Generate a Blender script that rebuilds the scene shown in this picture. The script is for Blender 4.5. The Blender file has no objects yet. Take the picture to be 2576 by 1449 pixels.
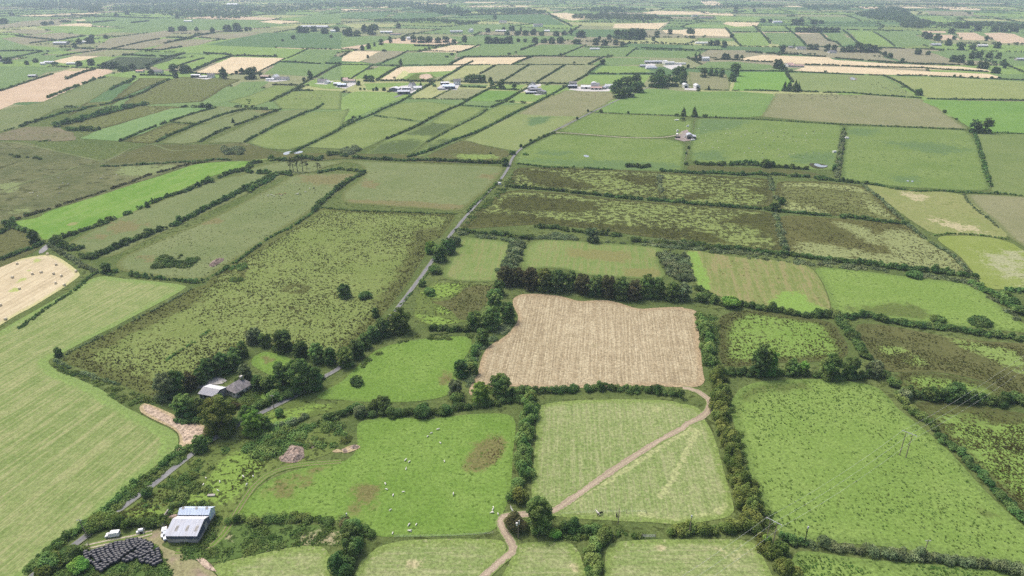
import bpy, bmesh, math, random
import numpy as np
from mathutils import Vector, Matrix, noise as mnoise
from mathutils.geometry import delaunay_2d_cdt
R = math.radians
scene = bpy.context.scene
COL = scene.collection
rng = np.random.default_rng(7)
random.seed(7)

# ------------------------------------------------------------------ camera
H = 170.0
F = 1717.0
PITCH = R(24.7)
cam_d = bpy.data.cameras.new('camera')
cam = bpy.data.objects.new('camera', cam_d)
COL.objects.link(cam)
cam.location = (0, 0, H)
cam.rotation_euler = (R(90) - PITCH, 0, 0)
cam_d.sensor_width = 36.0
cam_d.lens = 36.0 * F / 2576.0
cam_d.clip_start = 1.0
cam_d.clip_end = 60000.0
scene.camera = cam
CP, SP = math.cos(PITCH), math.sin(PITCH)

def at(x, y, z=0.0):
    dx, dy = (x - 1288) / F, (724.5 - y) / F
    d = Vector((dx, CP + dy * SP, -SP + dy * CP))
    t = (z - H) / d.z
    return Vector((d.x * t, d.y * t, z))

TILE = {'A': (0, 0), 'B': (858.7, 0), 'C': (1717.3, 0), 'D': (0, 255.6), 'E': (858.7, 255.6), 'F': (1717.3, 255.6),
        'G': (0, 575), 'H': (858.7, 575), 'I': (1717.3, 575), 'J': (0, 1001.8), 'K': (858.7, 1001.8), 'L': (1717.3, 1001.8)}

def pv(s):
    """points written as tile letter + x,y -> list of ground-plan survey points (x, y)"""
    out = []
    ox, oy, k = 0, 0, 3.0
    for w in s.split():
        if w[0] in TILE:
            ox, oy = TILE[w[0]]; k = 3.0; w = w[1:]
        elif w[0] == 'V':
            ox, oy, k = 0, 0, 1.0; w = w[1:]
        if not w: continue
        a, b = w.split(',')
        out.append((ox + float(a) / k, oy + float(b) / k))
    return out

def pw(s, z=0.0):
    return [at(x, y, z) for x, y in (pv(s) if isinstance(s, str) else s)]

def p1(s, z=0.0): return pw(s, z)[0]

def metres(p, px):
    """height in metres of something px units tall in the survey at ground point p"""
    d = math.hypot(p.y, H)
    dep = math.atan2(H, p.y)
    depth = d * math.cos(dep - PITCH)
    return px * depth / F / math.cos(dep)

def wmetres(p, px):
    d = math.hypot(p.y, H); dep = math.atan2(H, p.y)
    return px * d * math.cos(dep - PITCH) / F

# ------------------------------------------------------------------ object helpers
def tag(o, label=None, cat=None, group=None, kind=None):
    if label: o['label'] = label
    if cat: o['category'] = cat
    if group: o['group'] = group
    if kind: o['kind'] = kind
    return o

def link(name, me, mat=None, parent=None, loc=None, rz=None, scale=None):
    o = bpy.data.objects.new(name, me)
    COL.objects.link(o)
    if mat is not None and me is not None:
        if len(me.materials) == 0: me.materials.append(mat)
    if parent is not None: o.parent = parent
    if loc is not None: o.location = loc
    if rz is not None: o.rotation_euler = (0, 0, rz)
    if scale is not None: o.scale = scale
    return o

def thing(name, label, cat, loc, rz=0.0, group=None):
    o = bpy.data.objects.new(name, None)
    COL.objects.link(o)
    o.empty_display_size = 0.5
    o.location = loc; o.rotation_euler = (0, 0, rz)
    return tag(o, label, cat, group)

def dup(o, loc=None, rz=None, scale=None, label=None):
    c = o.copy(); COL.objects.link(c)
    if loc is not None: c.location = loc
    if rz is not None: c.rotation_euler = (0, 0, rz)
    if scale is not None: c.scale = scale
    if label: c['label'] = label
    for ch in list(o.children):
        d = ch.copy(); COL.objects.link(d); d.parent = c
        for g in list(ch.children):
            e = g.copy(); COL.objects.link(e); e.parent = d
    return c

def mesh_np(name, verts, faces_n, attrs=None, uv=None):
    """verts (n*k,3): n separate k-gons"""
    n = len(verts) // faces_n
    me = bpy.data.meshes.new(name)
    me.vertices.add(len(verts))
    me.vertices.foreach_set('co', np.ascontiguousarray(verts, dtype=np.float32).ravel())
    me.loops.add(n * faces_n)
    me.loops.foreach_set('vertex_index', np.arange(n * faces_n, dtype=np.int32))
    me.polygons.add(n)
    me.polygons.foreach_set('loop_start', np.arange(0, n * faces_n, faces_n, dtype=np.int32))
    for k, v in (attrs or {}).items():
        a = me.attributes.new(k, 'FLOAT', 'POINT')
        a.data.foreach_set('value', np.ascontiguousarray(v, dtype=np.float32))
    me.update(calc_edges=True)
    return me

class MB:
    """small mesh builder"""
    def __init__(s): s.v = []; s.f = []
    def add(s, vs, fs):
        b = len(s.v); s.v += [tuple(v) for v in vs]; s.f += [tuple(i + b for i in f) for f in fs]; return s
    def box(s, x0, x1, y0, y1, z0, z1, M=None):
        vs = [Vector((x, y, z)) for z in (z0, z1) for x, y in ((x0, y0), (x1, y0), (x1, y1), (x0, y1))]
        if M is not None: vs = [M @ v for v in vs]
        return s.add(vs, [(3, 2, 1, 0), (4, 5, 6, 7), (0, 1, 5, 4), (1, 2, 6, 5), (2, 3, 7, 6), (3, 0, 4, 7)])
    def tube(s, a, b, r0, r1=None, n=8, caps=True):
        a, b = Vector(a), Vector(b); r1 = r0 if r1 is None else r1
        d = (b - a).normalized(); u = d.orthogonal().normalized(); w = d.cross(u)
        vs = []
        for c, r in ((a, r0), (b, r1)):
            for i in range(n):
                t = 2 * math.pi * i / n
                vs.append(c + (u * math.cos(t) + w * math.sin(t)) * r)
        fs = [(i, (i + 1) % n, n + (i + 1) % n, n + i) for i in range(n)]
        if caps: fs += [tuple(range(n - 1, -1, -1)), tuple(range(n, 2 * n))]
        return s.add(vs, fs)
    def prism(s, prof, x0, x1, axis='x'):
        """closed profile of (a,z) swept along x"""
        n = len(prof)
        vs = [(x0, a, z) for a, z in prof] + [(x1, a, z) for a, z in prof]
        if axis == 'y': vs = [(v[1], v[0], v[2]) for v in vs]
        fs = [(i, (i + 1) % n, n + (i + 1) % n, n + i) for i in range(n)] + [tuple(range(n - 1, -1, -1)), tuple(range(n, 2 * n))]
        return s.add(vs, fs)
    def mesh(s, name, smooth=False, bevel=0.0):
        me = bpy.data.meshes.new(name)
        me.from_pydata(s.v, [], s.f); me.update()
        bm = bmesh.new(); bm.from_mesh(me)
        bmesh.ops.recalc_face_normals(bm, faces=bm.faces)
        if bevel > 0:
            bmesh.ops.bevel(bm, geom=list(bm.edges), offset=bevel, segments=2, profile=0.5, affect='EDGES', clamp_overlap=True)
        bm.to_mesh(me); bm.free()
        if smooth: me.polygons.foreach_set('use_smooth', [True] * len(me.polygons))
        return me
    def obj(s, name, mat, parent=None, smooth=False, bevel=0.0, loc=None, rz=None):
        return link(name, s.mesh(name, smooth, bevel), mat, parent, loc, rz)

# ------------------------------------------------------------------ node helpers
class NT:
    def __init__(s, name):
        s.m = bpy.data.materials.new(name); s.m.use_nodes = True
        s.t = s.m.node_tree; s.t.nodes.clear()
        s.out = s.t.nodes.new('ShaderNodeOutputMaterial')
    def n(s, typ, **kw):
        nd = s.t.nodes.new(typ)
        for k, v in kw.items(): setattr(nd, k, v)
        return nd
    def put(s, sock, v):
        if hasattr(v, 'is_output'): s.t.links.new(v, sock)
        elif isinstance(v, (tuple, list)) and len(v) == 3 and len(sock.default_value) == 4: sock.default_value = (*v, 1)
        else: sock.default_value = v
    def math(s, op, a, b=0.0, c=None, clamp=False):
        nd = s.n('ShaderNodeMath', operation=op, use_clamp=clamp)
        s.put(nd.inputs[0], a); s.put(nd.inputs[1], b)
        if c is not None: s.put(nd.inputs[2], c)
        return nd.outputs[0]
    def mix(s, f, a, b, blend='MIX'):
        nd = s.n('ShaderNodeMix', data_type='RGBA', blend_type=blend)
        s.put(nd.inputs[0], f); s.put(nd.inputs[6], a); s.put(nd.inputs[7], b)
        return nd.outputs[2]
    def ramp(s, v, lo, hi):
        nd = s.n('ShaderNodeMapRange', interpolation_type='SMOOTHSTEP')
        s.put(nd.inputs[0], v); nd.inputs[1].default_value = lo; nd.inputs[2].default_value = hi
        return nd.outputs[0]
    def noise(s, vec, scale, detail=2.0, rough=0.55):
        nd = s.n('ShaderNodeTexNoise'); s.put(nd.inputs['Vector'], vec)
        nd.inputs['Scale'].default_value = scale; nd.inputs['Detail'].default_value = detail; nd.inputs['Roughness'].default_value = rough
        return nd.outputs[0]
    def pos(s): return s.n('ShaderNodeNewGeometry').outputs['Position']
    def attr(s, name, typ='GEOMETRY'):
        nd = s.n('ShaderNodeAttribute', attribute_name=name, attribute_type=typ); return nd
    def diffuse(s, col, rough=0.9, spec=0.0, bump=None):
        if spec <= 0:
            nd = s.n('ShaderNodeBsdfDiffuse'); s.put(nd.inputs['Color'], col)
        else:
            nd = s.n('ShaderNodeBsdfPrincipled'); s.put(nd.inputs['Base Color'], col)
            nd.inputs['Roughness'].default_value = rough; nd.inputs['Specular IOR Level'].default_value = spec
        if bump is not None: s.t.links.new(bump, nd.inputs['Normal'])
        s.t.links.new(nd.outputs[0], s.out.inputs[0])
        return nd

_mc = {}
def paint(name, col, rough=0.6, spec=0.3, var=0.12, scale=1.5, metal=0.0):
    """weathered plain surface"""
    k = ('paint', name)
    if k in _mc: return _mc[k]
    t = NT(name)
    co = t.n('ShaderNodeTexCoord').outputs['Object']
    a = t.noise(co, scale, 4, 0.65); b = t.noise(co, scale * 6, 2)
    f = t.math('ADD', t.math('MULTIPLY', a, 0.7), t.math('MULTIPLY', b, 0.3))
    lo = tuple(c * (1 - var * 2.2) for c in col); hi = tuple(min(1, c * (1 + var)) for c in col)
    nd = t.diffuse(t.mix(t.ramp(f, 0.3, 0.7), lo, hi), rough, spec)
    if spec > 0: nd.inputs['Metallic'].default_value = metal
    _mc[k] = t.m
    return t.m

def sheet_metal(name, col, dirt, ridge=0.9, axis='X'):
    """corrugated sheeting with run-down streaks"""
    k = ('sheet', name)
    if k in _mc: return _mc[k]
    t = NT(name)
    co = t.n('ShaderNodeTexCoord').outputs['Object']
    mp = t.n('ShaderNodeMapping'); t.put(mp.inputs[0], co)
    mp.inputs['Scale'].default_value = (1.2, 0.12, 0.12) if axis == 'X' else (0.12, 1.2, 0.12)
    st = t.noise(mp.outputs[0], 1.6, 3, 0.7)
    big = t.noise(co, 0.25, 3)
    sep = t.n('ShaderNodeSeparateXYZ'); t.put(sep.inputs[0], co)
    w = t.math('SINE', t.math('MULTIPLY', sep.outputs[0 if axis == 'X' else 1], 2 * math.pi / ridge))
    bp = t.n('ShaderNodeBump'); bp.inputs['Strength'].default_value = 0.35; bp.inputs['Distance'].default_value = 0.06
    t.put(bp.inputs['Height'], w)
    f = t.math('ADD', t.math('MULTIPLY', st, 0.65), t.math('MULTIPLY', big, 0.35))
    t.diffuse(t.mix(t.ramp(f, 0.35, 0.68), col, dirt), 0.55, 0.35, bp.outputs[0])
    _mc[k] = t.m
    return t.m

# ------------------------------------------------------------------ field materials
def fmat(kind, c1, c2, tuft=None, tamt=0.0, tsc=0.7, mask=None, stripe=None, samt=0.0, sper=3.0, edge=None, ew=5.0, fine=0.3, msoft=0.5, big=0.018, grit=None, slen=0.022):
    key = ('f', kind, c1, c2, tuft, tamt, tsc, mask, stripe, samt, sper, edge, ew, fine, msoft, grit, slen)
    if key in _mc: return _mc[key]
    t = NT(kind)
    P = t.pos()
    nb = t.noise(P, big, 3, 0.6); nm = t.noise(P, 0.13, 4, 0.65); nf = t.noise(P, 0.8, 3, 0.6)
    f = t.math('ADD', t.math('MULTIPLY', nb, 0.55), t.math('MULTIPLY', nm, 0.45))
    col = t.mix(t.ramp(f, 0.36, 0.64), c1, c2)
    if stripe:
        uv = t.n('ShaderNodeUVMap').outputs[0]
        mp = t.n('ShaderNodeMapping'); t.put(mp.inputs[0], uv)
        mp.inputs['Scale'].default_value = (slen, 1.0 / sper, 1)
        s1 = t.noise(mp.outputs[0], 1.0, 2.5, 0.55)
        mp2 = t.n('ShaderNodeMapping'); t.put(mp2.inputs[0], uv)
        mp2.inputs['Scale'].default_value = (slen * 4, 1.3 / sper, 1)
        s2 = t.noise(mp2.outputs[0], 2.3, 2.0, 0.5)
        sf = t.math('ADD', t.math('MULTIPLY', s1, 0.6), t.math('MULTIPLY', s2, 0.4))
        sf = t.math('ADD', sf, t.math('MULTIPLY', t.math('SUBTRACT', nm, 0.5), 0.25))
        col = t.mix(t.math('MULTIPLY', t.ramp(sf, 0.44, 0.62), samt), col, stripe)
        col = t.mix(t.math('MULTIPLY', t.ramp(sf, 0.50, 0.34), samt * 0.55), col, tuple(c * 0.66 for c in c1))
    jit = t.math('ADD', t.math('MULTIPLY', t.math('SUBTRACT', nm, 0.5), 0.9 * msoft * 2), t.math('MULTIPLY', t.math('SUBTRACT', nf, 0.5), 0.9 * msoft))
    m = None
    if mask:
        ma = t.attr('mask').outputs['Fac']
        m = t.ramp(t.math('ADD', ma, jit), 0.38, 0.62)
        m = t.math('MULTIPLY', m, t.ramp(ma, 0.0, 0.12))
        mc = t.mix(nf, mask, tuple(c * 1.35 for c in mask))
        col = t.mix(m, col, mc)
    if edge:
        ea = t.attr('edge').outputs['Fac']
        e = t.ramp(t.math('ADD', t.math('DIVIDE', ea, ew), t.math('MULTIPLY', jit, 0.8)), 1.0, 0.25)
        col = t.mix(e, col, t.mix(nf, edge, tuple(c * 1.3 for c in edge)))
    if tuft:
        tn = t.noise(P, tsc, 2.2, 0.6)
        lvl = t.math('ADD', tn, t.math('MULTIPLY', t.math('SUBTRACT', nb, 0.5), 0.35))
        lvl = t.math('ADD', lvl, t.math('MULTIPLY', t.math('SUBTRACT', nm, 0.5), 0.3))
        thr = 0.72 - 0.34 * tamt
        col = t.mix(t.math('MULTIPLY', t.ramp(lvl, thr, thr + 0.07), 0.85), col, tuft)
    nv = t.noise(P, 1.9, 2, 0.6)
    gv = t.math('ADD', t.math('MULTIPLY', t.ramp(nf, .34, .66), .6), t.math('MULTIPLY', t.ramp(nv, .34, .66), .4))
    g = t.math('ADD', 1.0 - fine * .72, t.math('MULTIPLY', gv, fine * 1.3))
    if grit:
        ng = t.noise(P, 0.55, 3, 0.7)
        col = t.mix(t.math('MULTIPLY', t.ramp(ng, .56, .66), .55), col, grit)
    vm = t.n('ShaderNodeVectorMath', operation='SCALE'); t.put(vm.inputs[0], col); t.put(vm.inputs['Scale'], g)
    t.diffuse(vm.outputs[0])
    _mc[key] = t.m
    return t.m

def rutmat(name, earth, rut, mid, verge, ew=.7, gauge=.85, rw=.38):
    """worn track: two wheel ruts, a middle strip and broken grassy verges"""
    t = NT(name); P = t.pos()
    nb = t.noise(P, .11, 3); nf = t.noise(P, .9, 3, .6); nv = t.noise(P, 2.3, 2)
    sep = t.n('ShaderNodeSeparateXYZ'); t.put(sep.inputs[0], t.n('ShaderNodeUVMap').outputs[0])
    y = t.math('ADD', t.math('ABSOLUTE', sep.outputs[1]), t.math('MULTIPLY', t.math('SUBTRACT', nf, .5), .5))
    c = t.mix(t.ramp(nb, .35, .65), earth, tuple(v * .8 for v in earth))
    c = t.mix(t.math('MULTIPLY', t.ramp(y, gauge - rw, gauge - rw * 1.8), t.ramp(nb, .38, .55)), c, mid)
    r = t.ramp(t.math('ABSOLUTE', t.math('SUBTRACT', y, gauge)), rw, rw * .5)
    c = t.mix(t.math('MULTIPLY', r, .85), c, rut)
    e = t.math('ADD', t.math('DIVIDE', t.attr('edge').outputs['Fac'], ew), t.math('ADD', t.math('MULTIPLY', t.math('SUBTRACT', nf, .5), 2.2), t.math('MULTIPLY', t.math('SUBTRACT', nb, .5), 2.0)))
    c = t.mix(t.ramp(e, .9, .3), c, verge)
    vm = t.n('ShaderNodeVectorMath', operation='SCALE'); t.put(vm.inputs[0], c); t.put(vm.inputs['Scale'], t.math('ADD', .8, t.math('MULTIPLY', t.ramp(nv, .35, .65), .4)))
    t.diffuse(vm.outputs[0])
    return t.m

def segdist(P, poly, closed=True):
    """P (n,2) distances to polyline, and inside flag"""
    A = np.asarray(poly, float); B = np.roll(A, -1, 0)
    if not closed: A, B = A[:-1], B[:-1]
    d = np.full(len(P), 1e9)
    ins = np.zeros(len(P), bool)
    for a, b in zip(A, B):
        ab = b - a; L = (ab @ ab) + 1e-9
        t = np.clip(((P - a) @ ab) / L, 0, 1)
        d = np.minimum(d, np.hypot(*(P - (a + t[:, None] * ab)).T))
        if closed and a[1] != b[1]:
            c = ((a[1] > P[:, 1]) != (b[1] > P[:, 1])) & (P[:, 0] < (b[0] - a[0]) * (P[:, 1] - a[1]) / (b[1] - a[1]) + a[0])
            ins ^= c
    return d, ins

def dense_poly(pts, step, jit):
    out = []
    n = len(pts)
    for i in range(n):
        a, b = pts[i], pts[(i + 1) % n]
        L = math.hypot(b[0] - a[0], b[1] - a[1]); k = max(1, int(L / step))
        for j in range(k):
            t = j / k
            x, y = a[0] + (b[0] - a[0]) * t, a[1] + (b[1] - a[1]) * t
            if jit and j:
                v = mnoise.noise_vector(Vector((x * 0.06, y * 0.06, 3.3)))
                x += v.x * jit; y += v.y * jit
            out.append((x, y))
    return out

def overrun(q):
    """carry a field on past the edge of the survey along its own boundaries"""
    side = lambda v: 'l' if v[0] <= .5 else 'r' if v[0] >= 2575 else 'b' if v[1] >= 1447 else ''
    out = []
    for i, v in enumerate(q):
        s_ = side(v)
        if s_:
            nb = [w for w in (q[i - 1], q[(i + 1) % len(q)]) if side(w) != s_]
            if nb:
                dx, dy = v[0] - nb[0][0], v[1] - nb[0][1]
                k = 110 / max(25, abs(dx)) if s_ in 'lr' else 60 / max(15, abs(dy))
                k = min(k, 3.0)
                nx, ny = v[0] + max(-110, min(110, dx * k)), v[1] + max(-60, min(60, dy * k))
                if s_ == 'b' and abs(dy) < 5: nx = v[0]
                v = (min(nx, v[0] - 60) if s_ == 'l' else max(nx, v[0] + 60) if s_ == 'r' else nx, max(ny, v[1] + 40) if s_ == 'b' else ny)
            else: v = (v[0] + dict(l=-110, r=110).get(s_, 0), v[1] + (50 if s_ == 'b' else 0))
        out.append(v)
    return out

def rounded(pts):
    """take the points off a field's corners the way a mower's turns do"""
    A = np.array(pts)
    if np.hypot(*A.mean(0)) > 800: return pts
    for d0 in (6.0, 2.5):
        out = []
        n = len(pts)
        for i in range(n):
            p, a, b = np.array(pts[i]), np.array(pts[i - 1]), np.array(pts[(i + 1) % n])
            for e in (a, b):
                L = np.hypot(*(e - p)) + 1e-6; out.append(tuple(p + (e - p) * min(d0, .3 * L) / L))
        pts = out
    return pts

_zi = [0]
FIELDS = []
def field(name, s, mat, masks=(), soft=6.0, along=None, z=None, step=None, jit=1.0):
    """one field: a ground sheet of its own with plan polygon s"""
    pts = rounded([(p.x, p.y) for p in pw(overrun(pv(s)))])
    A = np.array(pts)
    area = 0.5 * abs(np.dot(A[:, 0], np.roll(A[:, 1], -1)) - np.dot(A[:, 1], np.roll(A[:, 0], -1)))
    dist = np.hypot(A[:, 0].mean(), A[:, 1].mean())
    st = step or max(5.0, math.sqrt(area / 1500.0))
    bd = dense_poly(pts, st, jit * min(2.5, 0.4 + dist / 500))
    B = np.array(bd)
    x0, y0 = B.min(0); x1, y1 = B.max(0)
    gx, gy = np.meshgrid(np.arange(x0, x1, st), np.arange(y0, y1, st))
    G = np.stack([gx.ravel(), gy.ravel()], 1) + rng.uniform(-.2, .2, (gx.size, 2)) * st
    d, ins = segdist(G, bd)
    G = G[ins & (d > st * 0.4)]
    V2 = [Vector(p) for p in bd] + [Vector(p) for p in G]
    nb = len(bd)
    r = delaunay_2d_cdt(V2, [(i, (i + 1) % nb) for i in range(nb)], [], 1, 1e-4)
    if z is None:
        _zi[0] += 1; z = 0.03 + 0.0006 * _zi[0]
    vs = np.array([(v.x, v.y, z) for v in r[0]])
    me = bpy.data.meshes.new(name)
    me.from_pydata(vs.tolist(), [], [f for f in r[2]])
    P = vs[:, :2]
    d, _ = segdist(P, bd)
    a = me.attributes.new('edge', 'FLOAT', 'POINT'); a.data.foreach_set('value', d.astype(np.float32))
    mk = np.zeros(len(P))
    for q in masks:
        sf = soft
        if isinstance(q, tuple): q, sf = q
        if q.startswith('~'):
            pl = [(p.x, p.y) for p in pw(q[1:])]
            dd, _ = segdist(P, pl, False); sd = sf - dd; sf = sf * 0.6
        else:
            pl = [(p.x, p.y) for p in pw(q)]
            dd, ii = segdist(P, pl); sd = np.where(ii, dd, -dd)
        mk = np.maximum(mk, np.clip(0.5 + sd / (2 * sf), 0, 1))
    a = me.attributes.new('mask', 'FLOAT', 'POINT'); a.data.foreach_set('value', mk.astype(np.float32))
    # uv in metres along the working direction
    if along is None:
        E = np.roll(A, -1, 0) - A; k = np.argmax(np.hypot(*E.T)); u = E[k] / np.hypot(*E[k])
    else:
        q = pw(along); u = np.array([q[-1].x - q[0].x, q[-1].y - q[0].y]); u /= np.hypot(*u)
    U = P @ u; W = P @ np.array([-u[1], u[0]])
    li = np.empty(len(me.loops), np.int32); me.loops.foreach_get('vertex_index', li)
    uvl = me.uv_layers.new(name='UVMap')
    uvl.data.foreach_set('uv', np.stack([U[li], W[li]], 1).astype(np.float32).ravel())
    me.update()
    for p in me.polygons:
        break
    bm = bmesh.new(); bm.from_mesh(me)
    for fc in bm.faces:
        if fc.normal.z < 0: fc.normal_flip()
    bm.to_mesh(me); bm.free()
    o = link(name, me, mat)
    tag(o, kind='structure')
    FIELDS.append((name, pts))
    return o

def ribbon(name, s, width, mat, z=0.6, step=3.0, jit=0.35):
    """a road or track laid along a centre line"""
    P = smooth_path([(p.x, p.y) for p in pw(s)], step)
    P = np.array(P); T = np.gradient(P, axis=0); T /= np.hypot(*T.T)[:, None]
    N = np.stack([-T[:, 1], T[:, 0]], 1)
    L = np.concatenate([[0], np.cumsum(np.hypot(*np.diff(P, axis=0).T))])
    rows = []
    K = 8
    vs = []; us = []
    for i in range(len(P)):
        for k in range(K + 1):
            f = k / K * 2 - 1
            w = width / 2 * (1 + (jit * 0.35 * mnoise.noise(Vector((L[i] * 0.15, f * 3, 1.7))) if abs(f) == 1 else 0))
            q = P[i] + N[i] * f * w
            vs.append((q[0], q[1], z)); us.append((L[i], f * width / 2))
    fs = [(i * (K + 1) + k, i * (K + 1) + k + 1, (i + 1) * (K + 1) + k + 1, (i + 1) * (K + 1) + k) for i in range(len(P) - 1) for k in range(K)]
    me = bpy.data.meshes.new(name); me.from_pydata(vs, [], fs)
    a = me.attributes.new('edge', 'FLOAT', 'POINT'); a.data.foreach_set('value', (width / 2 - np.abs(np.array(us)[:, 1])).astype(np.float32))
    li = np.empty(len(me.loops), np.int32); me.loops.foreach_get('vertex_index', li)
    uvl = me.uv_layers.new(name='UVMap'); uvl.data.foreach_set('uv', np.array(us)[li].astype(np.float32).ravel())
    bm = bmesh.new(); bm.from_mesh(me)
    for fc in bm.faces:
        if fc.normal.z < 0: fc.normal_flip()
    bm.to_mesh(me); bm.free()
    return tag(link(name, me, mat), kind='structure')

def smooth_path(pts, step):
    """Catmull-Rom through pts, resampled about every step metres"""
    P = [np.array(p, float) for p in pts]
    if len(P) < 2: return P
    P = [2 * P[0] - P[1]] + P + [2 * P[-1] - P[-2]]
    out = []
    for i in range(1, len(P) - 2):
        a, b, c, d = P[i - 1], P[i], P[i + 1], P[i + 2]
        n = max(1, int(np.hypot(*(c - b)) / step))
        for j in range(n):
            t = j / n
            out.append(0.5 * ((2 * b) + (-a + c) * t + (2 * a - 5 * b + 4 * c - d) * t * t + (-a + 3 * b - 3 * c + d) * t ** 3))
    out.append(P[-2])
    return out

# ------------------------------------------------------------------ foliage
def leafmat(name, dark, light, trans=0.25):
    k = ('leaf', name)
    if k in _mc: return _mc[k]
    t = NT(name)
    tone = t.attr('tone').outputs['Fac']
    oi = t.n('ShaderNodeObjectInfo')
    P = t.pos()
    n = t.noise(P, 0.09, 2)
    f = t.math('ADD', t.math('MULTIPLY', tone, 0.75), t.math('MULTIPLY', t.math('SUBTRACT', n, 0.5), 0.9), clamp=True)
    c = t.mix(f, dark, light)
    hs = t.n('ShaderNodeHueSaturation'); t.put(hs.inputs['Color'], c)
    n2 = t.noise(P, 0.16, 1)
    hue = t.math('ADD', t.math('MULTIPLY', oi.outputs['Random'], 0.030), t.math('MULTIPLY', t.ramp(n2, .3, .7), .040))
    t.put(hs.inputs['Hue'], t.math('ADD', 0.462, hue))
    t.put(hs.inputs['Value'], t.math('ADD', 0.78, t.math('ADD', t.math('MULTIPLY', oi.outputs['Random'], 0.3), t.math('MULTIPLY', t.ramp(n, .3, .7), .34))))
    c = hs.outputs[0]
    d = t.n('ShaderNodeBsdfDiffuse'); t.put(d.inputs[0], c)
    tr = t.n('ShaderNodeBsdfTranslucent'); t.put(tr.inputs[0], c)
    mx = t.n('ShaderNodeMixShader'); mx.inputs[0].default_value = trans
    t.t.links.new(d.outputs[0], mx.inputs[1]); t.t.links.new(tr.outputs[0], mx.inputs[2])
    t.t.links.new(mx.outputs[0], t.out.inputs[0])
    _mc[k] = t.m
    return t.m

def leaves(lobes, leaf, cover=1.5, seed=0, zmin=0.02):
    """lobes: array (n,7) cx cy cz rx ry rz tone -> quads spread through and over each lobe"""
    L = np.asarray(lobes, float).reshape(-1, 7)
    g = np.random.default_rng(seed)
    rm = (L[:, 3] * L[:, 4] * L[:, 5]) ** (1 / 3)
    cnt = np.maximum(3, (4 * np.pi * rm ** 2 * cover / leaf ** 2 * (0.9)).astype(int))
    idx = np.repeat(np.arange(len(L)), cnt); n = len(idx)
    d = g.normal(size=(n, 3)); d /= np.linalg.norm(d, axis=1)[:, None]
    d[:, 2] = np.where(d[:, 2] < -0.35, -d[:, 2], d[:, 2])
    r = 1.06 - 0.5 * g.random(n) ** 2.2
    C = L[idx, :3] + d * L[idx, 3:6] * r[:, None]
    ok = C[:, 2] > zmin
    C, d, idx = C[ok], d[ok], idx[ok]; n = len(C)
    nr = d + g.normal(size=(n, 3)) * 0.5 + np.array([0, 0, 0.5])
    nr /= np.linalg.norm(nr, axis=1)[:, None]
    a = np.cross(nr, g.normal(size=(n, 3))); a /= np.linalg.norm(a, axis=1)[:, None]
    b = np.cross(nr, a)
    s = leaf * g.uniform(0.5, 0.85, n)[:, None]
    k = g.uniform(0.55, 1.0, n)[:, None]
    off = nr * s * 0.25
    V = np.stack([C - a * s, C - b * s * k + off * 0, C + a * s - off, C + b * s * k + off], 1).reshape(-1, 3)
    V[:, 2] = np.maximum(V[:, 2], 0.0)
    tone = np.clip(L[idx, 6] + g.normal(size=n) * 0.22, 0, 1)
    return V, np.repeat(tone, 4)

def foliage_mesh(name, lobes, leaf, cover=1.5, seed=0):
    V, t = leaves(lobes, leaf, cover, seed)
    return mesh_np(name, V, 4, {'tone': t})

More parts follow.
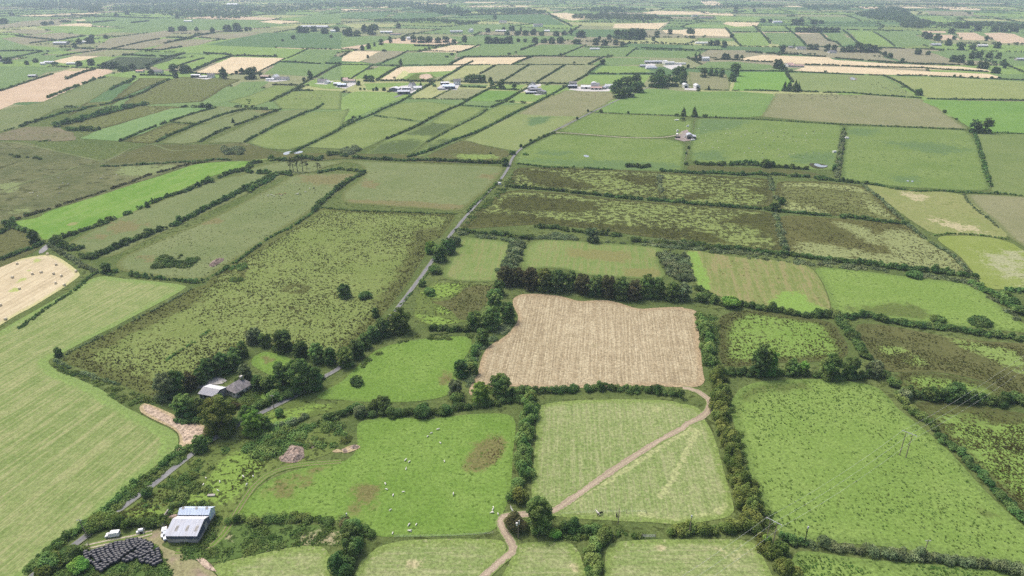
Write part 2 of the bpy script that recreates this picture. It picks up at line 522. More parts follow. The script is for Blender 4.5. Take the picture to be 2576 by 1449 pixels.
def crown_lobes(g, h, w, base=0.25, n=13, shape='round'):
    """lobes of a crown h tall in all, w wide, starting at base*h"""
    out = []
    z0 = h * base; hc = h - z0; cz = z0 + hc * 0.52
    if shape == 'round':
        nd = 2 if w < 6 else int(g.integers(3, 6))
        a0 = g.uniform(0, 6.28)
        D = [(0, 0, cz + hc * .06, w * .30, hc * .38)]
        for i in range(nd):
            th = a0 + 6.28 * i / nd + g.uniform(-.5, .5); k = g.uniform(.16, .27) * w
            D.append((math.cos(th) * k, math.sin(th) * k, z0 + hc * g.uniform(.34, .62), w * g.uniform(.17, .25), hc * g.uniform(.20, .32)))
        for i, (x, y, z, rh, rv) in enumerate(D):
            tn = g.uniform(.25, .7)
            out.append((x, y, z, rh * .82, rh * .82, rv * .82, tn * .7))
            m = max(5, int(n * (1.0 if i == 0 else .55)))
            for j in range(m):
                th = 2.39996 * j + g.uniform(-.5, .5); u = .98 - 1.5 * (j + .5) / m + g.uniform(-.1, .1)
                k = math.sqrt(max(.05, 1 - u * u)) * g.uniform(.85, 1.15); r = rh * g.uniform(.26, .46)
                out.append((x + math.cos(th) * k * rh, y + math.sin(th) * k * rh, max(z0 + r * .3, z + u * rv * 1.02), r, r, r * g.uniform(.65, .95), np.clip(tn + g.uniform(-.4, .4), .02, .98)))
        if base < .12:
            for i in range(6):
                th = i * 1.05 + g.uniform(-.4, .4); r = w * g.uniform(.14, .22)
                out.append((math.cos(th) * w * .25, math.sin(th) * w * .25, hc * .12, r, r, hc * .16, g.uniform(.05, .6)))
    elif shape == 'cone':
        m = n
        for i in range(m):
            t = i / (m - 1)
            r = w * .5 * (1 - t) ** 0.8 * g.uniform(.85, 1.1) + w * .04
            for k in range(3 if t < .75 else 1):
                th = g.uniform(0, 6.28); o = r * .45 if t < .75 else 0
                out.append((math.cos(th) * o, math.sin(th) * o, z0 + hc * t * .97, r * .62, r * .62, hc / m * 1.1, g.uniform(.15, .8)))
    elif shape == 'tall':
        for i in range(n):
            t = (i + .5) / n
            k = math.sin(math.pi * min(1, t * .9 + .12)) ** .6
            th = g.uniform(0, 6.28); r = w * .26 * k * g.uniform(.8, 1.2)
            out.append((math.cos(th) * w * .2 * k, math.sin(th) * w * .2 * k, z0 + hc * t, r * 1.1, r * 1.1, hc / n * 1.6, g.uniform(.15, .85)))
    elif shape == 'bush':
        out.append((0, 0, h * .42, w * .34, w * .34, h * .42, .45))
        for i in range(n):
            th = 2 * math.pi * (i / n * 2.618) + g.uniform(-.3, .3); k = g.uniform(.35, 1)
            r = w * g.uniform(.14, .24)
            out.append((math.cos(th) * k * w * .33, math.sin(th) * k * w * .33, h * g.uniform(.25, .78) * (1.15 - .45 * k), r, r, h * g.uniform(.16, .28), g.uniform(.1, .9)))
    elif shape == 'bare':
        for i in range(n):
            th = g.uniform(0, 6.28); k = g.uniform(.2, 1); r = w * g.uniform(.07, .14)
            out.append((math.cos(th) * k * w * .42, math.sin(th) * k * w * .42, z0 + hc * g.uniform(.15, .95), r, r, r * .7, g.uniform(.1, .9)))
    return out

def trunk_mesh(name, g, h, w, top=0.62, n=5):
    mb = MB()
    r = max(0.16, h * .022)
    bend = Vector((g.uniform(-.05, .05) * h, g.uniform(-.05, .05) * h, 0))
    mid = Vector((0, 0, h * .3)) + bend * .5
    mb.tube((0, 0, -.3), mid, r * 1.25, r * .9, 7)
    tp = Vector((0, 0, h * top)) + bend
    mb.tube(mid, tp, r * .9, r * .4, 7)
    for i in range(n):
        th = 2 * math.pi * i / n + g.uniform(-.4, .4)
        st = mid.lerp(tp, g.uniform(0, .6))
        en = st + Vector((math.cos(th) * w * .3, math.sin(th) * w * .3, h * g.uniform(.16, .3)))
        mb.tube(st, en, r * .45, r * .15, 5)
    return mb.mesh(name, smooth=True)
# ------------------------------------------------------------------ ground, fields, roads
BR1, BR2 = (.125, .215, .040), (.170, .262, .060)      # vivid pasture
PA1, PA2 = (.150, .205, .062), (.195, .245, .085)      # ordinary pasture
DU1, DU2 = (.140, .178, .070), (.180, .210, .092)      # dull pasture
MO1, MO2 = (.165, .228, .070), (.205, .258, .092)      # mown meadow
OL1, OL2 = (.085, .096, .034), (.120, .125, .048)      # olive rough grass
BG1, BG2 = (.185, .195, .095), (.225, .225, .120)      # beige-green
RUSH = (.052, .058, .020)
TUFTG = (.060, .100, .020)
BROWN = (.175, .135, .065)
STRAW = (.46, .40, .245)
TAN1, TAN2 = (.52, .42, .265), (.60, .50, .33)

def grass(c1, c2, **k): return fmat('grass', c1, c2, **k)
m_vivid = grass(BR1, BR2, tuft=TUFTG, tamt=.30, tsc=.55, mask=(.130, .128, .048), edge=(.115, .185, .040), ew=3, grit=(.085, .150, .026), fine=.42)
m_vivid2 = grass((.154, .238, .054), (.192, .274, .072), tuft=TUFTG, tamt=.34, tsc=.42, mask=(.095, .125, .036), grit=(.100, .165, .036), fine=.42, edge=(.125, .185, .048), ew=5)
m_rushb = grass((.150, .240, .050), (.185, .272, .068), grit=(.10, .16, .034), fine=.42, tuft=RUSH, tamt=.42, tsc=.40, mask=(.080, .092, .030), edge=(.075, .085, .03), ew=8)
m_yellow = grass((.152, .198, .058), (.192, .236, .078), tuft=RUSH, tamt=.42, tsc=.42, grit=(.105, .125, .038), fine=.45, mask=(.088, .100, .033), edge=(.090, .106, .034), ew=9, msoft=.6)
m_rushy = grass((.180, .228, .072), (.212, .258, .088), tuft=RUSH, tamt=.74, tsc=.22, mask=(.066, .072, .022), edge=(.08, .085, .03), ew=8, msoft=.55)
m_rushyd = grass((.120, .138, .046), (.160, .178, .066), tuft=(.055, .058, .02), tamt=.55, tsc=.25, mask=(.205, .235, .095), edge=(.08, .085, .03), ew=8)
m_olive = grass(OL1, OL2, tuft=(.05, .055, .02), tamt=.35, tsc=.3, mask=(.155, .215, .06), msoft=.6)
m_rough = grass((.098, .138, .036), (.140, .180, .052), tuft=(.042, .055, .017), tamt=.5, tsc=.45, mask=(.150, .225, .048), msoft=.5)
m_weeds = grass((.070, .118, .030), (.105, .160, .045), tuft=(.035, .060, .016), tamt=.5, tsc=.5, mask=(.26, .235, .14), msoft=.6)
m_pale = grass(DU1, DU2, tuft=(.075, .095, .03), tamt=.28, tsc=.3, mask=(.150, .142, .064), edge=(.11, .13, .045), ew=5, msoft=.9, grit=(.11, .135, .05))
m_past = grass(PA1, PA2, grit=(.11, .15, .05), tuft=(.085, .125, .035), tamt=.22, tsc=.25, mask=(.072, .100, .036), edge=(.10, .135, .045), ew=5)
m_pastg = grass((.132, .196, .054), (.172, .232, .074), tuft=(.07, .115, .03), tamt=.30, tsc=.22, mask=(.098, .152, .056), edge=(.09, .13, .04), ew=5, msoft=1.1, grit=(.095, .15, .045), fine=.4)
m_beige = grass(BG1, BG2, tuft=(.11, .12, .05), tamt=.15, tsc=.25, mask=(.15, .19, .075), edge=(.13, .15, .06), ew=5)
m_bogo = grass((.090, .108, .044), (.160, .165, .078), tuft=(.06, .068, .026), tamt=.45, tsc=.09, mask=(.160, .195, .080), msoft=.7, grit=(.10, .095, .045))
m_bogb = grass((.19, .165, .105), (.15, .150, .075), tuft=(.08, .08, .035), tamt=.35, tsc=.12)
m_mown = grass(MO1, MO2, stripe=(.335, .325, .165), samt=.62, sper=1.3, slen=.008, grit=(.25, .265, .12), edge=(.155, .222, .066), ew=7, mask=(.17, .245, .07), fine=.34)
def slash(MSK): return grass((.175, .240, .075), (.225, .272, .105), stripe=(.36, .345, .20), samt=.40, sper=1.1, grit=(.34, .33, .19), edge=(.155, .21, .06), ew=4, mask=MSK, fine=.5)
m_slash = slash((.33, .30, .17))
m_stub = grass((.295, .240, .148), (.345, .284, .180), stripe=(.485, .425, .28), samt=.75, sper=.75, slen=.03, edge=(.30, .235, .145), ew=4, mask=(.255, .215, .125), fine=.55, grit=(.245, .195, .115))
m_stubl = grass((.44, .37, .235), (.50, .42, .275), stripe=(.60, .53, .36), samt=.6, sper=2.2, slen=.01, edge=(.38, .36, .18), ew=4, mask=(.30, .33, .12), fine=.2)
m_ribs = grass((.165, .205, .062), (.19, .225, .075), stripe=(.27, .225, .115), samt=.65, sper=3.2, tuft=(.09, .085, .03), tamt=.25, tsc=.4, mask=(.155, .245, .055), msoft=.5)
m_bank = grass((.150, .215, .060), (.185, .245, .080), stripe=(.23, .215, .095), samt=.6, sper=2.2, tuft=(.09, .12, .035), tamt=.2, mask=(.165, .165, .062), edge=(.11, .15, .045), ew=4, grit=(.12, .165, .05))
m_far_tan = grass(TAN1, TAN2, stripe=(.62, .53, .37), samt=.3, sper=9, mask=(.36, .37, .17), fine=.12)
m_far_pink = grass((.45, .34, .23), (.51, .395, .275), stripe=(.53, .43, .31), samt=.35, sper=9, mask=(.30, .28, .14), fine=.12)
m_far_g = grass((.125, .195, .068), (.155, .225, .085), stripe=(.17, .24, .095), samt=.3, sper=9, fine=.15, mask=(.10, .15, .06))
m_far_g2 = grass((.165, .250, .068), (.195, .280, .085), fine=.15, mask=(.10, .15, .06))
m_far_d = grass((.085, .150, .060), (.105, .170, .070), fine=.15)
m_far_b = grass((.22, .205, .125), (.255, .24, .155), fine=.2, mask=(.15, .18, .08))
m_far_y = grass((.265, .29, .12), (.32, .335, .15), stripe=(.36, .36, .18), samt=.4, sper=8, fine=.15, mask=(.18, .25, .08))
m_far_s = grass((.195, .215, .105), (.225, .24, .12), stripe=(.26, .265, .145), samt=.6, sper=8, fine=.15)
m_earth = grass((.47, .365, .265), (.54, .43, .32), tuft=(.22, .14, .085), tamt=.32, tsc=.5, mask=(.30, .20, .13), edge=(.33, .27, .16), ew=2.5, fine=.5)
m_yard = grass((.25, .195, .145), (.32, .255, .19), tuft=(.16, .12, .085), tamt=.25, tsc=.5, mask=(.15, .11, .08), edge=(.22, .21, .11), ew=2.5, fine=.4)
m_forest = grass((.055, .075, .040), (.075, .095, .050), tuft=(.035, .05, .03), tamt=.5, tsc=.08)
m_conc = paint('pale_concrete', (.46, .43, .39), .9, .1, .2, .4)

# base: one sheet to the horizon
m_base = grass((.080, .115, .034), (.130, .162, .054), tuft=(.05, .066, .02), tamt=.45, tsc=.3, grit=(.06, .085, .024), fine=.45)
mb = MB()
NX = 24
xs = np.linspace(-16000, 16000, NX + 1); ys = np.linspace(-500, 24000, NX + 1)
mb.v = [(float(x), float(y), -0.06) for y in ys for x in xs]
mb.f = [(j * (NX + 1) + i, j * (NX + 1) + i + 1, (j + 1) * (NX + 1) + i + 1, (j + 1) * (NX + 1) + i) for j in range(NX) for i in range(NX)]
tag(mb.obj('ground', m_base), kind='structure')

# ---- lower left
field('mown_field', "G0,775 380,555 740,350 860,370 1410,425 1400,455 1100,615 400,975 350,1010 430,1070 600,1140 750,1200 850,1280 930,1342 J1040,110 1180,190 1310,240 1350,300 1340,370 1270,440 1050,600 850,790 640,970 400,1150 200,1342 0,1342", m_mown, ["~G350,1000 430,1080 560,1140 700,1190 800,1260 J960,40 1060,130 1200,210 1290,260 1310,320 1260,420"], soft=4, along="G0,1000 700,620")
field('stubble_field', "G0,262 340,190 430,208 520,265 605,335 600,365 300,560 0,730", m_stubl, ["~G300,195 230,320 130,420 70,520"], soft=1.1, along="G40,680 580,360")
field('rush_field', "D2400,800 2560,815 E880,850 750,1030 H700,80 600,260 480,450 360,600 200,760 0,960 G2560,1010 2350,950 2100,900 1920,850 1700,970 1500,1110 1340,1250 1220,1300 900,1170 430,990 1100,640 1440,450 1575,420 1570,380 D2390,820", m_yellow,
      [("G430,990 1440,450 1580,420 1500,560 1000,800 900,860 640,980 1340,1200 1220,1300", 14), ("H760,0 600,260 480,450 300,640 250,560 450,320 560,0", 12), ("~G2250,420 2330,450 2250,490 2150,460 2250,420", 2.5), ("~G1700,330 1860,310 1830,380 1720,390", 2)], soft=10)
field('strip_pasture', "G860,310 900,220 D1280,1010 1680,840 2100,620 2220,545 2715,535 2540,700 2390,795 G1570,370 1490,395 1200,370", m_pale, [("D2250,560 2720,540 2560,640 2300,610", 16), ("G1050,210 1160,200 1160,250 1060,240", 5), ("~D1450,920 1600,900", 8)], soft=8)
field('strip_pasture', "D500,1070 850,890 1200,750 1560,610 1920,520 2180,545 1860,700 1320,950 810,1190 G590,170 520,110", m_pale, [("D820,920 950,900 1100,930 1020,980 850,990", 14), ("D600,1020 800,1000 760,1050", 8)], soft=10)
field('vivid_field', "D75,905 300,880 330,840 800,690 1300,530 1480,470 1700,452 1920,450 1860,490 1600,560 1380,660 900,880 600,985 430,1000 330,1060 290,990", grass((.118, .232, .040), (.160, .272, .056), stripe=(.20, .27, .085), samt=.45, sper=7, mask=(.20, .21, .085), fine=.2), ["D480,925 600,905 590,925 500,940"], soft=2)
field('rough_field', "D0,935 60,930 220,1000 320,1060 300,1120 0,1250", m_olive)
field('rough_bog', "D0,300 200,310 460,380 760,450 1130,320 1500,325 1850,310 2150,400 2100,430 1900,445 1500,460 1260,540 780,700 350,820 100,900 0,930", m_bogo, [("D80,830 200,790 220,830 100,850", 8), ("D900,490 1250,480 1350,490 1100,560 900,560", 14), ("D0,620 150,610 120,680 0,690", 10)], soft=12)
field('track_stub', "G270,185 370,100 400,105 330,190", grass((.26, .25, .25), (.32, .31, .31), fine=.2))
# house plot and lane side
field('house_paddock', "G1870,1010 1960,930 2050,930 2230,990 2200,1050 2090,1130 1960,1070", m_vivid, ["G1960,960 2080,1000 2110,1050 2040,1030"], soft=4)
field('garden_grass', "G1830,1270 1900,1200 2060,1190 2180,1260 1960,1340 J1900,40", m_vivid)
field('rough_verge', "G2100,1342 2400,1240 2576,1120 H0,1130 210,950 H0,1240 G2350,1290 J2400,60 2576,20 K100,0 200,20 100,60 0,90 J2300,150 2000,250 1850,290 1950,80", m_rough, ["J2000,130 2300,60 2500,30 2300,150 2050,220"], soft=12)
field('rough_pasture', "J1440,450 1660,320 1850,320 2050,280 2576,200 2576,400 2280,480 2080,560 1950,650 1830,820 1740,960 1640,960 1620,830 1390,830 1280,900 1230,940 640,970 850,900 1100,730", m_rough, ["J1720,450 1830,390 1960,430 2000,500 1900,620 1800,760 1600,800 1400,810 1420,740 1560,690 1600,560", "J980,880 1100,820 1260,840 1240,910 980,910"], soft=8)
field('sheep_pasture', "K110,220 140,175 220,160 300,145 420,140 520,150 620,165 740,150 950,120 1150,112 1270,120 1310,160 1320,240 1290,420 1290,620 1260,760 1230,860 1190,900 1175,1000 1000,1035 400,1050 230,1040 120,960 0,920 J2300,905 1900,920 1790,930 1830,820 1950,670 2080,590 2300,520 2450,490 2576,480 K60,460 130,380", m_vivid,
      [("K1050,300 1180,280 1240,360 1180,480 1040,550 920,520 960,440", 7), ("K60,700 200,640 320,650 250,760 220,860 60,880", 9), ("J1990,690 2150,640 2250,740 2120,760 2010,750", 7), ("J2000,520 2500,490 2400,560 2250,600 2060,600", 8), ("J2300,560 2420,640 2330,660", 6)], soft=8)
field('farm_yard', "J700,1120 900,1075 1100,1040 1180,985 1270,955 1300,1000 1240,1060 1250,1085 1200,1110 1330,1160 1400,1180 1500,1240 1600,1300 1640,1342 1300,1342 1230,1200 1180,1130 1130,1090 1000,1070", m_yard, [("J1150,1090 1300,1100 1330,1160 1200,1150", 3), ("J1480,1210 1560,1200 1620,1290 1560,1300", 3)], soft=4)
field('weed_ground', "J1330,1150 1500,1145 1640,1080 1760,940 2000,950 2576,960 2576,1110 2420,1105 2200,1115 1900,1185 1620,1245 1500,1240 1400,1180", m_weeds, [("J1700,970 1800,1000 1760,1060 1680,1030", 4), ("J2280,1050 2560,990 2570,1100 2300,1110", 6), ("J1850,1130 2050,1110 2000,1160", 4)], soft=6)
field('silage_ground', "J600,1150 1060,1050 1190,1100 1240,1230 1300,1342 240,1342 450,1220", m_weeds, [("J1100,1270 1200,1260 1180,1310", 3), ("J900,1240 1150,1110 1180,1140 960,1260", 3)], soft=4)
field('mown_meadow', "J1560,1280 1700,1230 1900,1190 2200,1120 2420,1105 2490,1170 2505,1260 2490,1345 1640,1345", m_slash, [("J1380,1170 1500,1200 1640,1300 1640,1342 1560,1330", 5), ("J1560,1280 1700,1300 1640,1345", 4)], soft=8)
field('mown_meadow', "K90,1345 110,1280 200,1180 330,1085 700,1058 1180,1062 1240,1090 1250,1140 1200,1210 1080,1345", m_slash, ["K400,1240 700,1220 500,1300"], soft=6)
field('mown_meadow', "K1210,1345 1300,1200 1320,1090 1500,1082 1700,1080 1780,1130 1820,1220 1850,1345", m_slash, ["~K1690,1080 1790,1140 1830,1260"], soft=1.5)
field('mown_meadow', "K1985,1130 2060,1075 2576,1062 L0,1068 530,1062 590,1160 680,1345 K1985,1345", m_slash, [("K2390,1090 2440,1100 2430,1160 2390,1140", 3), ("K1990,1140 2090,1070 2140,1110 2000,1200", 3), ("L250,1160 420,1130 540,1160 400,1210", 7)], soft=6)
field('mown_meadow', "K1475,80 1540,35 1800,12 2200,6 2500,16 2576,50 L0,40 100,62 150,100 160,160 200,205 250,320 305,530 380,780 395,870 300,915 0,950 K2576,955 1700,905 1500,870 1430,790 1440,560 1465,300", slash((.262, .285, .128)), [("K2330,60 2420,70 2400,110 2340,100", 2), ("~K1700,800 2000,640 2300,440 2576,270 L60,220", 1.0), ("~K2400,760 2480,640 2576,480 L60,330 120,240", 1.2), ("~K2250,870 2500,930 L100,900 300,840 360,760", 1.0), ("L60,930 380,870 300,915", 3)], soft=3, along="K1430,800 1475,80", step=2.2)
field('tufted_pasture', "L350,60 I360,1300 470,1160 800,1140 1000,1130 1280,1150 1460,1190 1520,1240 1600,1320 L1600,60 1780,200 1950,340 2100,490 2300,730 2576,1060 2576,1280 2200,1205 1850,1165 1450,1105 950,1085 750,1060 680,930 560,760 480,480 400,250", m_vivid2,
      [("I300,1300 500,1150 700,1140 1000,1170 900,1230 600,1240 L380,90 420,300 400,300", 10), ("L480,560 560,700 700,940 640,960 560,800", 6), ("L2250,830 2420,870 2380,960 2280,910", 6)], soft=8)
field('tufted_pasture', "L1730,25 1950,25 2250,60 2576,115 2576,930 2300,650 2100,450 1900,230 1800,90", m_rushb, [("L1750,30 2576,120 2576,220 1900,120", 9)], soft=9)
field('tufted_pasture', "L800,1160 980,1150 1200,1195 1700,1245 2100,1265 2576,1335 2576,1345 840,1345", m_vivid2)

# ---- middle
field('mown_barley_field', "H1285,555 1310,510 1400,487 1600,500 1700,520 1790,552 1900,542 2000,537 2100,560 2240,612 2350,597 2576,590 I0,600 90,612 112,640 128,850 150,1080 180,1190 0,1200 H2500,1195 2300,1185 2000,1195 1700,1205 1500,1208 1380,1195 1290,1190 1100,1190 1000,1250 970,1265 960,1210 1000,1140 1040,1060 1060,950 1130,870 1220,830 1290,760 1345,680 1315,620", m_stub, [("H1300,1060 1370,1060 1370,1080 1310,1080", 2), ("H1870,880 1920,880 1910,910", 3), ("~H2500,1190 I60,1200", 3)], soft=4, along="H1350,1180 1480,560", jit=.5)
field('green_paddock', "H20,1140 210,955 300,895 480,850 700,822 930,808 1000,835 950,960 880,1040 860,1150 900,1190 830,1250 700,1290 500,1312 200,1312 0,1290 G2370,1290 2420,1240 2576,1160", m_vivid, [("H500,1270 530,1265 530,1285 505,1290", 2), ("H720,1100 850,1060 880,1140 760,1180", 6)], soft=5)
field('small_paddock', "H905,60 1000,72 1280,100 1290,150 1240,270 1190,390 1100,405 740,385 800,250 880,130", m_bank, ["H1090,355 1140,370 1110,380"], soft=4, along="H760,380 900,70")
field('rough_paddock', "H560,500 640,430 760,400 900,415 1180,425 1170,480 1080,570 1000,690 860,715 700,735 540,690 560,590", m_rough, [("H600,490 760,410 930,420 870,500 700,520 640,530", 7), ("H680,590 760,580 830,640 760,650", 4), ("H550,650 700,660 880,710 700,740", 5)], soft=6)
field('dark_rush_patch', "H940,430 1170,430 1170,480 1080,570 1000,680 880,700 840,610 640,545 760,555 880,510", m_olive)
field('green_field', "H1350,310 1400,110 1500,85 1600,80 2000,112 2300,130 2420,142 2430,190 2380,240 2470,385 2200,375 1800,350 1700,300 1500,295", m_bank, [("H2130,300 2450,310 2470,380 2150,370", 9), ("H1700,150 2200,180 2150,260 1700,210", 9)], soft=12, along="H1600,290 1640,80")
field('ribbed_field', "I20,155 200,182 400,217 700,237 960,277 1050,400 1130,642 900,655 750,640 440,572 110,445 60,300", m_ribs, [("I640,560 760,480 900,470 960,560 1080,610 1100,650 900,650 700,630", 8), ("I30,170 120,180 230,480 110,440", 5)], soft=7, along="I700,640 560,230")
field('green_field', "I970,282 1300,312 1600,352 1900,387 2150,412 2300,500 2450,640 2576,742 2576,782 2350,765 2000,725 1700,690 1400,655 1140,642 1060,400", m_vivid2, [("~I1060,500 1100,640", 3), ("~I1480,590 1560,690", 2), ("I1200,600 1700,560 2000,700 1500,660", 10)], soft=10)
field('rush_field', "I270,650 480,605 700,640 900,675 1130,695 1200,800 1260,900 1230,990 900,1010 700,1010 290,1060 270,900", m_rushb, [("I270,650 500,620 420,700 330,800 310,1000 270,1050", 9), ("I900,680 1130,695 1260,900 1180,900 1100,800 1050,720", 9)], soft=9)
field('rough_field', "I1270,712 1500,722 1700,762 2100,835 2576,870 2576,1300 2350,1180 2150,1120 1900,1075 1600,1090 1500,1060 1400,920", m_olive, [("I1940,810 2100,845 2400,900 2576,935 2576,1090 2400,1020 2200,930", 9), ("I1680,960 1820,980 1850,1030 1700,1030", 6), ("I1480,880 1650,900 1640,960 1520,950", 8)], soft=10)
field('rush_bank', "I1590,1110 1700,1072 1900,1087 2150,1132 2350,1182 2576,1310 2576,1345 L2576,30 2200,10 I1850,1260 1700,1225 1640,1180", m_rushb)
field('pasture', "E0,765 0,690 180,548 140,470 0,450 D2460,485 2400,455 2576,440 E0,442 300,455 700,470 1218,487 1225,520 1130,640 950,790 900,830", m_pale, [("E1000,560 1180,540 1150,590", 6), ("~E0,760 500,770 870,800", 7), ("E180,580 280,620 260,660 150,640", 5)], soft=9)
field('rush_field', "E1250,620 1320,497 1600,500 2100,515 2400,532 2576,542 F0,547 300,562 655,582 690,720 645,805 400,792 0,760 E2576,752 2000,705 1700,682 1300,650", m_rushy, [("E1300,510 1550,520 1800,600 2000,660 1500,640 1400,580", 14), ("E2050,560 2390,560 2380,640 2200,620", 14), ("F0,690 250,700 200,740 0,740", 12), ("F440,640 650,640 660,720 560,700", 12)], soft=14)
field('rush_field', "E1060,800 1180,700 1300,665 1700,692 2100,742 2576,772 F0,772 400,807 690,835 715,1000 770,1140 500,1112 0,1072 E2576,1062 2000,975 1500,925 950,962 870,965", m_rushy, [("E1170,760 1350,705 1600,725 1900,760 1980,800 1800,840 1200,815", 10), ("E1000,840 1250,840 1800,905 2576,965 2576,1062 1900,970 1450,930 1200,1000 950,960", 12), ("F0,950 250,1000 380,1080 0,1060", 12), ("F450,850 690,850 700,1000 600,1040 560,960 250,900", 14)], soft=14)
field('rush_field', "F715,600 1050,602 1350,632 1450,690 1560,800 1690,920 1500,905 1200,862 1000,852 735,832 690,700", m_rushyd, [("F720,600 1340,640 1440,700 1300,680 1000,640 740,640", 10), ("F770,750 1000,800 1100,850 760,830", 10), ("F1350,700 1560,830 1600,890 1400,820", 12)], soft=12)
field('rush_field', "F725,855 1050,872 1450,905 1720,935 1850,1060 2000,1150 I2060,190 2210,345 2100,335 1880,315 1500,270 1000,222 780,190 740,20", grass((.088, .094, .032), (.125, .126, .046), tuft=(.055, .055, .02), tamt=.4, tsc=.25, mask=(.19, .215, .09), msoft=.6), [("F1120,900 1400,950 1480,1080 1380,1060 1200,940", 10), ("I870,100 1000,110 1500,190 2000,250 2150,330 1500,260 1000,215 820,190", 14), ("F1500,985 1600,962 1760,990 1900,1100 I1900,40 2050,200 2100,320 1600,200 1480,60", 12)], soft=12)
field('dry_pasture', "F1345,620 1700,672 1900,675 2110,695 2200,780 2350,900 2480,1040 2200,1005 1900,1010 1700,880 1500,730", grass((.185, .222, .072), (.235, .250, .100), tuft=(.14, .17, .05), tamt=.3, tsc=.2, mask=(.33, .30, .175), msoft=1.2, grit=(.26, .245, .13)), [("F1900,880 2250,960 2230,990 2050,960 1900,910", 10), ("F1650,680 1900,720 1750,750", 8)], soft=14)
field('dry_pasture', "F2115,695 2350,702 2576,718 2576,1090 2480,1040 2350,900 2200,780", m_beige)
field('yellow_pasture', "F1900,1014 2200,1010 2450,1045 2576,1150 I2576,455 2400,460 2290,455 2200,340 2080,190 F1960,1080", grass((.185, .235, .055), (.22, .265, .08), tuft=(.12, .15, .04), tamt=.2, tsc=.25, mask=(.26, .27, .15), msoft=.8), ["I2300,200 2576,180 2576,400 2350,300"], soft=22)
# ---- between the river hedge and the farms
field('green_pasture', "E1300,475 1320,400 1400,340 1600,242 2000,268 2500,285 F25,320 10,505 E2576,530 2000,512 1700,492", m_pastg, [("E1300,440 1700,440 2200,450 2576,480 F0,490 E2400,525 1700,490", 16), ("E1480,370 1750,380 1700,410 1500,400", 12)], soft=16)
field('green_pasture', "E1640,225 1760,152 1890,87 2560,112 2576,150 F90,122 75,240 0,235 E2500,255 2300,275 1900,250", m_pastg)
field('sheep_field', "F105,125 600,137 1210,177 1208,250 1190,400 1155,520 950,515 700,490 350,470 40,452 60,300", m_pastg, [("F110,130 500,140 400,200 100,250", 16), ("F70,380 300,370 330,440 100,440", 16), ("F800,400 1150,380 1150,490 850,460", 16)], soft=16)
field('rough_strip', "F40,475 350,492 700,505 950,525 1180,590 1000,575 700,550 30,522", m_olive)
field('green_pasture', "F1225,182 1600,192 2150,217 2220,300 2300,560 2325,675 2100,672 1700,650 1350,612 1200,592 1195,420 1222,300", m_pastg, [("F1500,300 1900,310 2200,370 1900,400", 20), ("F1250,200 1500,210 1400,260 1240,250", 14), ("F1600,570 1750,560 1780,620 1600,610", 10)], soft=18)
field('green_pasture', "F2205,242 2576,247 2576,712 2420,692 2335,680 2260,400", grass((.135, .185, .06), (.165, .21, .075), tuft=(.10, .13, .04), tamt=.2, tsc=.2))
field('green_pasture', "C0,690 400,690 690,710 F600,110 500,118 100,112 E2560,108 1900,84 B2060,767 2300,670 2450,672", grass((.130, .215, .060), (.165, .245, .078), tuft=(.09, .14, .045), tamt=.12, tsc=.15, mask=(.17, .19, .09)))
field('heath_pasture', "F585,112 640,50 C700,705 1000,712 1400,717 1800,747 F1840,0 1960,72 2150,205 1500,182 1000,152", m_beige)
field('vivid_field', "C1810,768 1850,755 2576,765 F2576,242 2330,237 2170,200 1960,60", grass((.125, .230, .052), (.155, .262, .066), fine=.18))
field('vivid_field', "C370,685 430,545 770,540 830,625 750,688", grass((.135, .255, .055), (.165, .285, .066), fine=.18))
field('pasture', "C40,540 330,560 365,630 350,685 190,685 60,665", m_beige)
field('pasture', "C800,550 1200,562 1500,572 1740,712 1780,742 1400,712 1000,692 870,682 830,620", grass((.165, .215, .078), (.20, .245, .095), fine=.18), z=None)
field('yellow_pasture', "C1520,575 2000,585 2576,615 2576,755 1850,742 1740,690", grass((.205, .245, .085), (.24, .275, .105), fine=.18))
field('pasture', "C60,525 190,467 400,465 660,490 750,532 430,535 140,522", m_far_g)
field('straw_field', "C420,448 500,430 600,415 1100,432 1150,452 1600,482 2100,502 2300,527 2330,542 1900,526 1300,500 900,482 700,472", m_far_tan)
field('straw_field', "C890,497 1300,507 1900,542 2300,557 2400,582 2380,590 2000,580 1500,562 1000,542 830,532 930,507", m_far_tan)
field('ploughed_field', "C140,402 200,377 500,380 640,402 480,430 200,422", m_far_b)
field('heath_field', "C960,412 1200,410 1500,430 1640,468 1300,450 1150,440 1060,430", m_far_b)
field('pasture', "C1600,440 1900,450 2050,485 1900,490 1660,468", m_far_b)
field('pasture', "C1840,385 2100,390 2250,460 2050,455", m_far_g)
field('green_field', "C375,252 590,242 660,330 640,345 430,347", m_far_g2)
field('green_field', "C612,246 830,246 920,346 680,332", m_far_g)
field('heath_field', "C862,256 1040,252 1190,346 945,350", m_far_b)
field('green_field', "C1060,252 1200,252 1310,322 1200,346", m_far_g)
field('green_field', "C1262,236 1430,237 1600,352 1330,322", m_far_g2)
field('green_field', "C1442,240 1680,242 1950,332 1602,360", m_far_g)
field('straw_field', "C0,225 80,216 320,216 365,276 0,266", m_far_tan)
field('straw_field', "C305,180 330,166 580,171 560,196 400,201", m_far_tan)
field('straw_field', "C1872,261 2030,262 2100,301 1950,301", m_far_pink)
field('straw_field', "C1792,231 1980,236 1990,250 1830,248", m_far_pink)
field('straw_field', "C2062,246 2200,246 2330,306 2110,301", m_far_pink)
field('straw_field', "C2272,251 2400,246 2500,256 2576,290 2576,326 2400,326 2350,301", m_far_pink)
field('straw_field', "C132,8 250,8 290,30 400,46 300,50 170,36", m_far_tan)
field('heath_field', "C1822,80 2200,90 2190,112 1870,112", m_far_b)
field('green_field', "C1702,85 1800,80 1860,110 1750,110", m_far_y)
